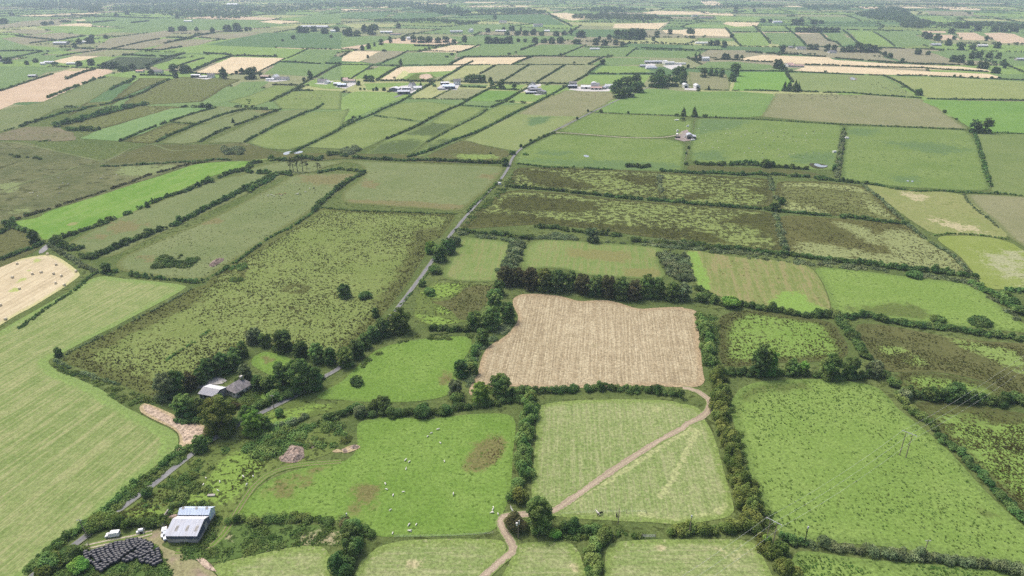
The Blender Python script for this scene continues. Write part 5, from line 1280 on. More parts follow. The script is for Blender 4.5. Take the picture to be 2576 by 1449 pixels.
for s, w_, h_, lab, gp in MID:
    hedge(s, w_, h_, lab, 'f' if pv(s)[0][1] < 215 else 'd', gp, .25, .08, cover=1.25)

# far hedgerows of the loose patchwork: a mass of dark lines nobody could count
L = []
g = np.random.default_rng(77)
_hand = [np.array(p) for n_, p in FIELDS]
_hc = np.array([p.mean(0) for p in _hand]); _hr = np.array([np.hypot(*(p - p.mean(0)).T).max() for p in _hand])
def in_hand(q):
    for k in np.nonzero(np.hypot(*(_hc - q).T) < _hr)[0]:
        if segdist(np.array([q]), _hand[k])[1][0]: return True
    return False
V_, T_ = [], []
for a, b in PATCH_LINES:
    a, b = np.array(a[:2]), np.array(b[:2]); n_ = max(2, int(np.hypot(*(b - a)) / 6))
    dist = np.hypot(*((a + b) / 2))
    if dist > 9000: continue
    k = 1 if dist < 3500 else 2
    big = g.random() < .12
    for t_ in np.linspace(0, 1, n_ // k):
        q = a + (b - a) * t_
        if g.random() < .25 or (dist < 3600 and in_hand(q)): continue
        h_ = g.uniform(1.6, 3.4) * (1.3 if g.random() < .08 else 1) * (2.0 if big else 1)
        L.append((q[0] + g.normal() * 1.2, q[1] + g.normal() * 1.2, h_ * .4, 3.2 * k, 3.2 * k, h_ * .6, g.uniform(.1, .8)))
L = np.array(L)
dd = np.hypot(L[:, 0], L[:, 1])
vv, tt = [], []
for lo, hi in ((0, 1800), (1800, 2800), (2800, 4200), (4200, 12000)):
    s_ = L[(dd >= lo) & (dd < hi)]
    if len(s_):
        v_, t_ = leaves(s_, leafsize((lo + min(hi, 6500)) / 2) * .9, 1.0, 5)
        vv.append(v_); tt.append(t_)
tag(link('far_hedgerow_growth', mesh_np('far_hedgerow_growth', np.concatenate(vv), 4, {'tone': np.concatenate(tt)}), LF), kind='stuff')
# ------------------------------------------------------------------ trees
ORD = ['first', 'second', 'third', 'fourth', 'fifth', 'sixth', 'seventh', 'eighth', 'ninth', 'tenth', 'eleventh', 'twelfth', 'thirteenth', 'fourteenth', 'fifteenth', 'sixteenth', 'seventeenth', 'eighteenth', 'nineteenth', 'twentieth']
SHP = dict(r='round', c='cone', t='tall', b='bush', x='bare')

def tree(x, y, w, h, label, shape='r', mat='m', group=None, name=None, base=None):
    """x,y: survey point of the foot; w,h: survey size"""
    p = at(x, y); sd = H / math.hypot(p.length, H)
    if shape != 'x':            # the eye looks down on a broad crown: part of its picture height is its depth
        y -= .30 * w * sd; h = max(h * .6, h - .36 * w * sd)
    p = at(x, y); dist = p.length
    W_, H_ = wmetres(p, w), metres(p, h)
    _seed[0] += 1
    g = np.random.default_rng(_seed[0])
    sh = SHP[shape]
    near = dist < 760
    leaf = leafsize(dist) * (1.0 if near else 1.05)
    n = 17 if near else 11
    if shape == 'c': n = 9 if near else 7
    b0 = base if base is not None else dict(r=.02, c=.03, t=.03, b=0, x=.3)[shape]
    cl = crown_lobes(g, H_, W_, b0, n, sh)
    nm = name or dict(r='tree', c='conifer', t='tree', b='bush', x='tree')[shape]
    cat = 'bush' if shape == 'b' else 'tree'
    me = foliage_mesh('crown' if near and shape != 'b' else nm, cl, leaf, 1.45 if shape != 'x' else 1.0, _seed[0])
    if shape == 'b':
        return tag(link(nm, me, LEAF[mat], None, p), label, cat, group)
    if near:
        t_ = thing(nm, label, cat, p, 0, group)
        link('crown', me, LEAF[mat], t_)
        link('trunk', trunk_mesh('trunk', g, H_, W_, .9 if shape in 'cx' else .6), M_BARK, t_)
        return t_
    o = link(nm, me, LEAF[mat], None, p)
    if shape == 'x' or b0 > .15: pass
    return tag(o, label, cat, group)

HERO = [
 (592, 918, 40, 44, 'dark tree in the line between hay barn and the pale notch tree', 'r', 'd'),
 (612, 900, 36, 40, 'mid-green tree just below the pale notch tree', 'r', 'm'),
 (505, 972, 40, 44, 'dark tree left of the concrete yard behind hay barn', 'r', 'd'),
 (700, 935, 30, 26, 'small shrub in the corner of the house paddock', 'b', 'm'),
 (1150, 1015, 40, 30, 'light bush on the hedge corner below green paddock', 'b', 'm'),
 (1120, 1045, 36, 28, 'dark bush on the thick hedge above the sheep pasture', 'b', 'd'),
 (560, 1100, 100, 96, 'large spreading yellow-green tree beside the brown earth heap', 'r', 'o'),
 (640, 1100, 62, 66, 'smaller light green tree right of the large yellow-green tree', 'r', 'b'),
 (672, 1088, 34, 40, 'slim light tree beside the lane below the cottage garden', 'r', 'm'),
 (468, 1054, 60, 62, 'dark tree behind the earth heap, left of the hay barn', 'r', 'm'),
 (420, 1010, 62, 70, 'grey-green tree at the bottom tip of the rushy field', 'r', 'g'),
 (450, 1000, 52, 66, 'dark tree beside the bottom tip of the rushy field', 'r', 'd'),
 (480, 985, 40, 48, 'half-bare brown tree left of the hay barn', 'r', 'n'),
 (505, 1048, 40, 44, 'dark tree in front of the hay barn', 'r', 'd'),
 (553, 1014, 24, 24, 'low dark tree between hay barn and cottage', 'r', 'd'),
 (592, 1030, 26, 20, 'brownish shrub at the near corner of the cottage', 'b', 'n'),
 (572, 1022, 20, 14, 'yellow-green shrub before the cottage gable', 'b', 'b'),
 (525, 955, 46, 52, 'dark tree behind the hay barn at the left', 'r', 'd'),
 (560, 945, 50, 56, 'dark tree behind the hay barn at the right', 'r', 'd'),
 (590, 935, 44, 46, 'dark tree in the row behind the concrete yard', 'r', 'm'),
 (545, 930, 34, 44, 'thin bare-topped tree in the row behind hay barn', 'x', 'n'),
 (620, 965, 40, 50, 'light green tree behind the cottage chimney', 'r', 'g'),
 (650, 985, 36, 40, 'dark tree touching the right end of the cottage', 'r', 'd'),
 (676, 990, 40, 44, 'bushy tree between cottage and the tall dark clump', 'r', 'm'),
 (715, 990, 54, 70, 'left tree of the tall dark clump right of the cottage', 'r', 'd'),
 (755, 995, 72, 92, 'biggest tree of the tall dark clump right of cottage', 'r', 'm'),
 (795, 985, 46, 64, 'right tree of the tall dark clump by the lane', 'r', 'd'),
 (690, 1010, 40, 30, 'low bush on the garden edge by the utility pole', 'b', 'm'),
 (725, 1005, 36, 26, 'low bush below the tall dark clump', 'b', 'd'),
 (640, 868, 46, 42, 'pale tree at the notch of the rushy field', 'r', 'g'),
 (668, 875, 34, 36, 'small tree right of the pale notch tree', 'r', 'm'),
 (712, 888, 58, 58, 'dark tree in the row behind the small paddock', 'r', 'd'),
 (758, 905, 44, 48, 'second dark tree of the row behind the small paddock', 'r', 'd'),
 (800, 915, 46, 52, 'third dark tree of the row behind small paddock', 'r', 'm'),
 (832, 920, 36, 44, 'right end tree of the row behind small paddock', 'r', 'd'),
 (872, 925, 46, 52, 'roadside tree at the corner of lane and rushy field', 'r', 'm'),
 (900, 905, 44, 50, 'second roadside tree from the lane corner', 'r', 'd'),
 (918, 880, 38, 42, 'third roadside tree from the lane corner', 'r', 'm'),
 (940, 862, 40, 42, 'fourth roadside tree from the lane corner', 'r', 'd'),
 (966, 850, 48, 50, 'dark roadside tree left of the olive conifer', 'r', 'd'),
 (1008, 842, 60, 66, 'broad olive-brown conifer beside the lane', 'r', 'o'),
 (945, 800, 24, 26, 'small dark tree inside the rushy field edge by the lane', 'r', 'd'),
 (868, 752, 40, 36, 'round dark thorn tree standing alone in the rushy field', 'r', 'd'),
 (918, 753, 38, 19, 'low wide dark bush beside the lone thorn tree', 'b', 'd'),
 (148, 898, 22, 24, 'small dark tree at the far left corner of the rushy field', 'r', 'd'),
 (897, 972, 40, 27, 'dark round bramble bush in the green paddock', 'b', 'd'),
 (1160, 952, 46, 46, 'very dark round tree on the right of the green paddock', 'r', 'd'),
 (1190, 945, 32, 34, 'grey-green tree beside the very dark round tree', 'r', 'm'),
 (1145, 1000, 42, 44, 'grey-green tree at the lower corner of the green paddock', 'r', 'g'),
 (1210, 1020, 54, 58, 'bright green tree at the bottom left of the pale barley field', 'r', 'b'),
 (1260, 1005, 58, 62, 'tree with pale gaps beside the bright green tree', 'r', 'm'),
 (1336, 1022, 34, 36, 'light shrub tree at the top of the straight hedge', 'r', 'o'),
 (1195, 832, 46, 48, 'left tree of the leafy clump left of the barley field', 'r', 'm'),
 (1235, 832, 56, 60, 'middle tree of the leafy clump left of the barley field', 'r', 'm'),
 (1275, 815, 50, 54, 'right tree of the leafy clump left of the barley field', 'r', 'd'),
 (1245, 775, 44, 48, 'upper tree of the leafy clump left of the barley field', 'r', 'm'),
 (1255, 745, 36, 40, 'slim tree above the leafy clump near the barley field', 'r', 'm'),
 (1215, 870, 34, 42, 'tree on the hedge corner below the leafy clump', 'r', 'm'),
 (1080, 745, 34, 22, 'bush on the verge beside the lane bend', 'b', 'm'),
 (1062, 722, 22, 20, 'small dark bush on the verge by the road', 'b', 'd'),
 (1105, 660, 44, 46, 'roadside tree at the small paddock corner', 'r', 'm'),
 (1130, 640, 40, 40, 'second roadside tree by the small paddock', 'r', 'd'),
 (1085, 640, 34, 32, 'light roadside tree across the lane from small paddock', 'r', 'b'),
 (1145, 620, 36, 30, 'grey shrub at the top of the small paddock', 'b', 'g'),
 (1095, 690, 36, 24, 'low bush right of the lane below the small paddock', 'b', 'm'),
 (960, 1040, 58, 40, 'dark bushy tree on the hedge above the sheep pasture', 'r', 'd'),
 (905, 1052, 40, 30, 'pale bush left of the dark bushy tree above sheep pasture', 'b', 'g'),
 (1062, 1052, 48, 38, 'dark bush in the hedge notch above the sheep pasture', 'b', 'd'),
 (1355, 1345, 82, 86, 'lone tall ivy-clad tree at the bend of the brown track', 'r', 'm'),
 (1295, 1345, 58, 52, 'dark brownish bush left of the lone ivy-clad tree', 'b', 'n'),
 (1398, 1358, 38, 26, 'yellow-green shrub at the foot of the ivy-clad tree', 'b', 'b'),
 (1309, 1270, 46, 40, 'round clipped-looking bush at the end of the straight hedge', 'b', 'o'),
 (885, 1378, 58, 60, 'dark tree in the hedge at the bottom edge', 'r', 'd'),
 (872, 1340, 46, 34, 'brown bush at the top of the bottom edge hedge', 'b', 'n'),
 (1926, 1375, 30, 30, 'bright fresh-green small tree at the double-pole pylon', 'b', 'b'),
 (1962, 1400, 46, 38, 'rounded olive bush right of the double-pole pylon', 'b', 'o'),
 (1838, 777, 50, 36, 'bright green round bush below the ribbed field', 'b', 'b'),
 (1766, 762, 40, 30, 'dark bush at the top right corner of the barley field', 'b', 'd'),
 (1795, 765, 24, 24, 'small tree between two bushes by the barley field corner', 'r', 'm'),
 (1910, 950, 56, 84, 'tall dark tree in the row above the tufted pasture', 'r', 'd'),
 (1935, 950, 40, 74, 'bright tall tree touching the tall dark tree', 'r', 'b'),
 (1990, 945, 46, 40, 'bushy tree in the gap of the row above the tufted pasture', 'r', 'm'),
 (2019, 944, 28, 36, 'yellow-green small tree in the row above the tufted pasture', 'r', 'b'),
 (2085, 958, 66, 66, 'big round tree in the row above the tufted pasture', 'r', 'm'),
 (2138, 955, 46, 56, 'round tree right of the big round tree', 'r', 'd'),
 (2195, 950, 50, 36, 'pale bushy tree at the right end of the row', 'r', 'g'),
 (2205, 925, 30, 20, 'pale round bush above the right end of the row', 'b', 'g'),
 (2245, 975, 36, 26, 'dark bush where the row meets the diagonal hedge', 'b', 'm'),
 (2402, 1012, 58, 46, 'dark pointed tree in the hedge at the right', 'r', 'd'),
 (2340, 1010, 44, 34, 'grey-green tree left of the dark pointed tree', 'r', 'm'),
 (2275, 1010, 40, 34, 'pale shrub with white flowers in the hedge at right', 'b', 'g'),
 (2350, 1085, 24, 18, 'round dark bush on the fence line right of the tufted pasture', 'b', 'd'),
 (2468, 822, 66, 22, 'low oval dark bush in the bright green field at right', 'b', 'd'),
 (2300, 702, 46, 22, 'low oval bush under the dark hedge at right', 'b', 'd'),
 (2360, 812, 40, 18, 'low bush on the hedge below the bright green field', 'b', 'm'),
 (2528, 752, 34, 22, 'bush on the curving thicket at the right edge', 'b', 'm'),
 (2545, 772, 36, 26, 'round bush lower on the curving thicket', 'b', 'd'),
 (2566, 792, 36, 24, 'bush at the right edge of the picture', 'b', 'd'),
 (370, 1252, 34, 26, 'dark round bush overhanging the lane above the yard', 'b', 'd'),
 (505, 1140, 46, 42, 'tree on the lane side right of the brown earth heap', 'r', 'm'),
 (250, 1330, 60, 34, 'broad olive bush in the hedge by the leaning utility pole', 'b', 'o'),
 (300, 1318, 44, 26, 'rounded olive bush behind the white van', 'b', 'o'),
 (180, 1415, 60, 40, 'dark bush by the lane left of the bales', 'b', 'd'),
 (120, 1440, 60, 44, 'dark bush at the bottom left corner beside the lane', 'b', 'm'),
 (200, 1445, 56, 34, 'yellow-green shrub below the black bales', 'b', 'b'),
 (705, 1050, 26, 24, 'round shrub alone in the rough grass below the pole', 'b', 'm'),
 (268, 688, 30, 26, 'dark tree at the foot of the broad bramble hedge', 'r', 'd'),
 (1490, 612, 36, 38, 'lone pale grey willow above the green field', 'r', 'g'),
]
for x, y, w_, h_, lab, sh, m_ in HERO:
    tree(x, y, w_, h_, lab, sh, m_)

# the tall row behind the barley field
ROW = [(1272, 722, 44, 50, 'n'), (1302, 722, 40, 48, 'n'), (1335, 732, 46, 58, 'n'), (1368, 735, 44, 60, 'o'), (1402, 738, 46, 60, 'd'), (1434, 732, 34, 52, 'm'), (1465, 742, 42, 52, 'n'), (1498, 748, 46, 56, 'd'), (1530, 752, 46, 58, 'n'), (1562, 756, 46, 58, 'd'), (1594, 758, 40, 52, 'n'), (1626, 752, 42, 60, 'm'), (1655, 752, 40, 52, 'm'), (1690, 760, 44, 48, 'm'), (1716, 758, 40, 46, 'g')]
LOOK = dict(n='copper-brown', o='olive', d='dark', m='mid-green', g='grey-green')
for i, (x, y, w_, h_, m_) in enumerate(ROW):
    tree(x, y, w_ * 1.12, h_, f'{LOOK[m_]} tree, {ORD[i]} from the left in the tall row behind the barley field', 'r', m_, 'tall tree row behind the barley field')

# clusters further off: words, foliage, then foot x,y,w,h in survey tile units (optional shape letter)
CL = [
 ('the wooded gap by the straw field farm', 'f', "A 1310,548,80,60 1400,555,105,60 1325,588,50,38 1120,525,35,25 1145,565,45,40"),
 ('the trees along the left farm row', 'f', "A 1690,595,72,82,t 1680,562,60,40 1785,560,30,25 1825,562,52,42 1890,600,110,80 1912,562,72,52 1965,575,30,30"),
 ('the trees by the white gabled farm', 'f', "A 2340,600,50,65,t 2295,615,30,30"),
 ('the scattered trees round the small left straw field', 'f', "A 690,495,66,50 600,500,50,38 415,495,65,28,b 270,472,45,30 205,490,35,30 60,480,80,45 5,450,26,28"),
 ('the trees by the far grey barn', 'f', "A 680,330,75,45 695,295,45,32 600,335,50,40 565,360,45,35 800,292,32,28"),
 ('the far trees above the brown strips', 'f', "A 1295,240,60,35 1380,235,80,35 1485,235,30,28 1605,250,45,40 1720,240,80,45 1790,240,85,60 1862,235,30,30 1890,232,18,25"),
 ('the lone trees in the blue-green field', 'f', "A 2215,295,35,30 2135,312,18,14 2500,285,28,20"),
 ('the trees round the long far barn', 'f', "A 2265,250,70,50 2310,250,60,45 2450,255,70,40 2540,240,60,35 2370,240,60,40"),
 ('the trees at the far left edge', 'f', "A 30,180,70,38 340,190,50,25 390,185,40,22 490,170,80,18,b 880,125,32,22 960,110,40,28 90,120,35,25 1340,140,32,35"),
 ('the trees edging the dark rough field', 'f', "A 860,520,90,50 800,515,70,40 750,508,40,25,b 930,540,90,40 1000,520,60,35 1015,592,30,28,b 1330,590,30,20,b"),
 ('the wood beside the far white farmyard', 'f', "B 60,275,70,60 120,275,60,45 175,240,60,50 230,265,90,70 250,225,80,35 30,265,50,40 430,215,45,42"),
 ('the scattered trees left of the far white house', 'f', "B 300,340,45,45 368,325,38,48,t 465,308,42,32 160,380,35,38 207,370,40,42 250,350,18,28 200,437,20,20 345,458,15,15,b 450,500,35,52,t"),
 ('the far tree row right of the white house', 'f', "B 545,320,60,50 600,325,70,50 660,322,70,45 730,325,60,42 790,322,65,45 850,328,45,30 930,320,45,48"),
 ('the long far tree row in the middle', 'f', "B 1110,330,70,50 1165,330,70,46 1210,330,70,40 1265,328,80,50 1335,318,30,28 1385,318,28,24 1460,322,60,35 1530,325,60,30 1590,330,60,45 1650,328,60,50 1780,335,80,35"),
 ('the far trees by the grey poly shed', 'f', "B 1920,340,60,48 1985,345,60,45 2070,340,50,35 2120,345,40,32 2020,300,40,40 1945,300,25,28 1655,418,18,16"),
 ('the trees behind the far farms in the middle', 'f', "B 1285,235,55,40 1355,238,22,35,t 1225,235,30,32 1160,148,32,32 1105,245,45,30 1250,265,50,30 1330,265,55,28 1390,268,60,35 1450,265,60,45 1510,270,50,30 1620,275,50,36 1680,262,40,28 1730,265,35,50,t 1810,285,90,50"),
 ('the far wood left of the far road', 'f', "B 2080,290,70,60 2130,292,70,60 2180,300,80,70 2220,302,80,70 2260,300,80,80 2380,285,50,50 2480,260,45,40 2355,310,35,30"),
 ('the field trees around the straw fields', 'f', "B 1970,490,50,42 1270,412,30,14,b 795,435,35,15,b 835,418,35,18,b 325,390,40,18,b 400,592,20,15,b"),
 ('the roadside grove behind the white gabled farm', 'd', "B 985,625,80,65 1030,625,80,60 1065,622,70,52 945,620,50,45 1125,622,40,40 1135,660,50,50,t"),
 ('the two round roadside trees', 'd', "B 1208,674,60,74 1305,680,44,50"),
 ('the trees round the blue shed farm', 'd', "B 185,615,50,45 225,618,60,50 130,645,35,35 8,615,28,30 265,685,28,28 240,685,18,18 322,685,34,24 175,680,18,18,b 145,680,22,22,b 600,655,22,35,c 530,650,20,25,c 700,655,40,25,b"),
 ('the dark grove left of the upper lane', 'd', "B 2060,690,60,50 2080,700,110,90 2150,655,110,75 2220,650,110,85 2100,745,110,80 2165,735,110,85 2230,700,120,85"),
 ('the dark grove right of the upper lane', 'd', "B 2350,660,90,90 2400,665,110,110 2455,655,90,90 2400,600,80,80 2510,655,80,80 2530,610,90,100 C 0,640,80,100 B 2560,560,90,60"),
 ('the tall trees in the pasture by the barrel sheds', 'd', "C 155,585,65,72 210,575,45,65,c 250,575,40,60,c 292,585,50,70 395,575,80,95 375,618,70,68 385,540,70,60"),
 ('the trees by the white house with cypress', 'f', "C 95,460,40,62,c 125,460,40,60,c 40,515,26,28 310,450,40,50 335,450,45,42 405,440,35,30 445,438,25,20"),
 ('the trees by the pink roofed barn', 'f', "C 715,520,80,75 750,530,50,45 195,680,24,30,c"),
 ('the clump of pines on the pasture hedge', 'd', "C 765,690,40,75,c 800,690,45,80,c 845,695,60,85,c 870,690,40,60,c"),
 ('the trees round the far white hip-roofed house', 'f', "C 757,388,40,48 840,378,35,50,x 960,375,60,40 1005,378,50,45 1090,390,60,55 1140,390,45,50 1210,395,50,40 1260,395,70,50 1320,395,80,70 1380,398,80,60 1440,398,70,55 1400,365,60,30"),
 ('the scattered trees above the straw strips', 'f', "C 1772,412,62,42 1850,415,40,28 1525,415,30,25 1560,440,45,40 1655,465,28,25 1490,375,22,20"),
 ('the trees at the right end of the straw strips', 'f', "C 2040,470,70,50 2090,475,80,55 2170,495,55,38 2260,520,85,55 2360,555,75,45 2350,510,40,35,x 2420,515,55,65,t 2180,445,50,60 2230,440,60,55 2310,440,50,45 2380,445,45,48"),
 ('the trees among the far right farms', 'f', "C 2100,380,60,50 2090,350,45,30 2185,375,55,42 2370,365,60,45 2000,345,60,48 1920,310,65,50 1850,295,70,45 1820,280,50,40"),
 ('the trees among the pink far right fields', 'f', "C 2025,255,60,40 2045,300,32,25 2290,310,30,38 2220,235,70,60 2080,215,70,40 2130,215,60,40 2350,240,60,40 2420,245,70,45 2500,240,70,35"),
 ('the far trees above the bright right fields', 'f', "C 840,190,60,45 885,190,60,48 990,185,60,35 1045,180,50,25 660,170,35,24 605,170,40,26 70,290,50,70 50,255,50,45 210,345,50,40 255,345,60,42 310,360,50,55 370,285,35,28 400,85,40,40 540,92,18,25"),
 ('the dense conifer block in the far right', 'f', "C 865,245,50,38 905,246,50,38 945,246,50,38 985,247,50,40 1030,247,50,40 1075,246,50,40 1120,246,50,38 1165,246,50,36"),
 ('the little trees on the straw strip edge', 'f', "C 1075,545,25,14,b 2050,580,18,16 2095,582,12,14 2180,588,20,14 2330,595,20,16 2385,597,24,16"),
 ('the bare pine clump by the ditch', 'n', "D 2190,525,50,95,x 2215,528,60,110,x 2245,528,55,110,x 2285,528,60,105,x 2315,505,40,60,x 2400,530,60,80,x"),
 ('the lone trees in the strip fields', 'd', "D 1885,45,42,62,x 1760,162,28,34,c 1530,45,45,32 1575,47,50,34 1400,40,30,18,b 750,215,26,28"),
 ('the thorn trees on the hedge of the vivid field', 'd', "D 1590,612,65,40,b 1115,800,45,45 1740,540,26,28 1965,545,70,30,b 45,930,60,40,b 210,860,60,25,b 360,120,0,0 395,115,40,20,b 510,88,40,25,b"),
 ('the trees by the concrete lane end', 'd', "D 265,1075,88,108 450,1068,58,52"),
 ('the trees on the lane by the river hedge', 'm', "E 1235,488,72,66 1290,402,60,36,b 1390,405,50,20,b"),
 ('the little trees along the upper lane', 'd', "E 1430,305,26,22 1355,345,28,24 1780,135,20,20 1960,85,30,26 2165,92,22,20 1860,78,18,18 1490,275,20,14,b 1125,395,18,14,b 140,132,22,26"),
 ('the two cypresses above the cattle barn', 'd', "F 85,117,52,82,c 5,112,46,66,c"),
 ('the small bushes on the straight field hedges', 'd', "F 170,120,42,28,b 250,122,16,18,b 1495,185,18,12,b 1800,197,24,10,b"),
 ('the twin tall trees at the right edge', 'd', "F 2190,238,80,105 2225,240,60,90 2285,242,84,118"),
 ('the hedge bushes at the vivid right field', 'd', "F 1975,87,34,26,b 2065,137,22,16,b C 1778,722,62,50"),
 ('the hedge trees at the foot of the sheep field', 'd', "F 1140,525,40,50 625,500,92,62 25,480,40,30,b 45,357,28,24,b 25,397,22,18,b 280,485,60,36,b"),
 ('the bushes at the rushy field hedge crossing', 'd', "F 745,778,60,56 690,832,90,62 1205,882,56,36,b 1040,592,76,36,b"),
 ('the dotted bushes between the right pastures', 'd', "F 2265,442,34,30,b 2280,482,34,30,b 2285,517,24,20,b 2295,552,30,26,b 2305,592,28,22,b 2325,642,28,18,b 2240,332,18,20,b 2220,292,20,22,b"),
 ('the willow bushes across the lower rushy field', 'm', "F 730,967,24,22,b 735,1002,26,24,b 740,1032,26,22,b 765,1077,36,34,b 775,1122,40,34,b 720,892,34,22,b"),
 ('the yellowish roadside trees by the rough bog', 'd', "F 1215,218,20,22,b 1210,250,30,24,b 1200,300,34,26,b 1195,350,36,30,b 1185,400,36,28,b 1180,450,36,30,b 1175,500,36,28,b"),
]
for words_, mat_, data in CL:
    items = []
    tile = None
    for tok in data.split():
        if tok in TILE: tile = tok; continue
        q = tok.split(',')
        x, y, w_, h_ = map(float, q[:4])
        if w_ < 1: continue
        ox, oy = TILE[tile]
        items.append((ox + x / 3, oy + y / 3, w_ / 3, h_ / 3, q[4] if len(q) > 4 else 'r'))
    items.sort()
    short = words_.replace('the ', '', 1)
    for i, (x, y, w_, h_, sh) in enumerate(items):
        what = dict(r='rounded', c='pointed', t='tall', b='low bushy', x='thin bare')[sh]
        lab = f'{what} one, {ORD[i]} from left of {short}'
        tree(x, y, w_, h_, lab, sh, mat_, short, name='bush' if sh == 'b' else None)

# distant woods that read as one mass
def wood(name, s, n, h, seed, mat=LF):
    pts = [(p.x, p.y) for p in pw(s)]
    A = np.array(pts); g = np.random.default_rng(seed)
    Q = g.uniform(A.min(0), A.max(0), (n * 5, 2)); d, ins = segdist(Q, pts); Q = Q[ins][:n]
    c = Q.mean(0)
    L = [(q[0] - c[0], q[1] - c[1], h * .45, r, r, h * .55 * g.uniform(.7, 1.2), g.uniform(.1, .9)) for q in Q for r in [g.uniform(4, 9)]]
    return tag(link(name, foliage_mesh(name, L, leafsize(np.hypot(*c)) * .9, .9, seed), mat, None, (c[0], c[1], 0)), kind='stuff')
wood('woods', "A800,62 1100,45 1500,32 1800,45 1950,62 1900,128 1750,150 1350,128 900,92", 900, 9, 61)
wood('woods', "A100,40 350,25 800,40 750,75 300,62 100,62", 420, 11, 62)
wood('woods', "A300,10 900,5 1500,12 1500,28 800,30 300,24", 420, 12, 63)
wood('woods', "A1900,60 2300,35 2576,30 2576,55 2250,90 2050,110 1950,100", 240, 11, 64)
wood('woods', "C1300,112 1450,82 1500,62 1650,68 1740,130 1800,170 1700,185 1600,165 1400,142", 640, 11, 65)
wood('woods', "C1640,190 1800,160 1900,185 1800,215 1660,212", 140, 11, 66)
wood('woods', "B0,25 500,20 900,60 850,110 500,60 0,60", 420, 11, 67)
wood('woods', "B500,60 900,75 1000,100 800,120 650,90", 160, 11, 68)
wood('woods', "B1000,85 1400,70 1560,95 1500,112 1050,110", 200, 11, 69)
wood('woods', "B1750,120 2000,110 2500,150 2300,160 1900,150 1750,145", 240, 12, 70)
wood('woods', "B200,160 400,155 700,150 900,170 1050,175 900,190 640,165 300,170", 160, 9, 71)
wood('woods', "B1700,85 2000,60 2400,85 2100,100", 160, 12, 72)
wood('woods', "C0,60 300,45 800,50 700,62 300,65 0,75", 200, 11, 73)
wood('woods', "C900,45 1300,55 1250,75 950,70", 130, 11, 74)
wood('woods', "C1900,190 2300,180 2576,200 2576,225 2200,205 1950,210", 160, 11, 75)
wood('woods', "B2050,300 2150,235 2280,240 2300,300 2200,310", 90, 11, 76)
wood('woods', "A600,62 760,62 800,90 700,95 620,85", 70, 11, 77)
# ------------------------------------------------------------------ buildings
W_WHITE = paint('white_render', (.78, .77, .74), .8, .15, .06, .5)
W_GREY = paint('grey_render', (.42, .40, .37), .9, .1, .25, .6)
W_STONE = paint('old_limewash', (.62, .58, .53), .95, .05, .3, .9)
W_BLUE = sheet_metal('dark_blue_cladding', (.085, .095, .155), (.12, .13, .18), .5)
W_DARK = paint('dark_opening', (.025, .026, .03), .9, .1, .2)  # near-black; paints the shade inside shed openings, also used on plain dark parts
W_CONC = paint('shed_concrete', (.50, .46, .41), .95, .05, .2, .5)
R_SLATE = paint('slate', (.20, .19, .20), .7, .25, .2, .8)
R_COTT = paint('cottage_slate', (.31, .28, .28), .75, .2, .22, .7)
R_TIN = sheet_metal('pale_sheeting', (.47, .50, .57), (.41, .41, .44), 1.0)
R_TINW = sheet_metal('white_sheeting', (.70, .71, .73), (.58, .58, .58), 1.0)
R_TIND = sheet_metal('grey_blue_sheeting', (.20, .21, .25), (.30, .29, .30), 1.0)
R_BLUEL = sheet_metal('light_blue_sheeting', (.60, .69, .82), (.52, .59, .70), 1.0)
R_RED = sheet_metal('red_sheeting', (.42, .17, .12), (.34, .20, .15), 1.0)
R_PINK = sheet_metal('faded_red_sheeting', (.52, .34, .30), (.42, .27, .24), 1.0)
R_BROWN = sheet_metal('rust_brown_sheeting', (.27, .17, .13), (.33, .24, .20), 1.0)
M_GLASS = paint('dark_glass', (.03, .035, .04), .15, .6, .1)
M_WOOD = paint('pole_wood', (.30, .25, .19), .9, .1, .2, 1.5)
M_BLACKPOLE = paint('tarred_pole', (.03, .028, .026), .8, .2, .2, 1.5)
M_STEEL = paint('galvanised_steel', (.45, .46, .47), .5, .5, .12, 2)
M_PORC = paint('porcelain', (.75, .75, .73), .3, .5, .05)

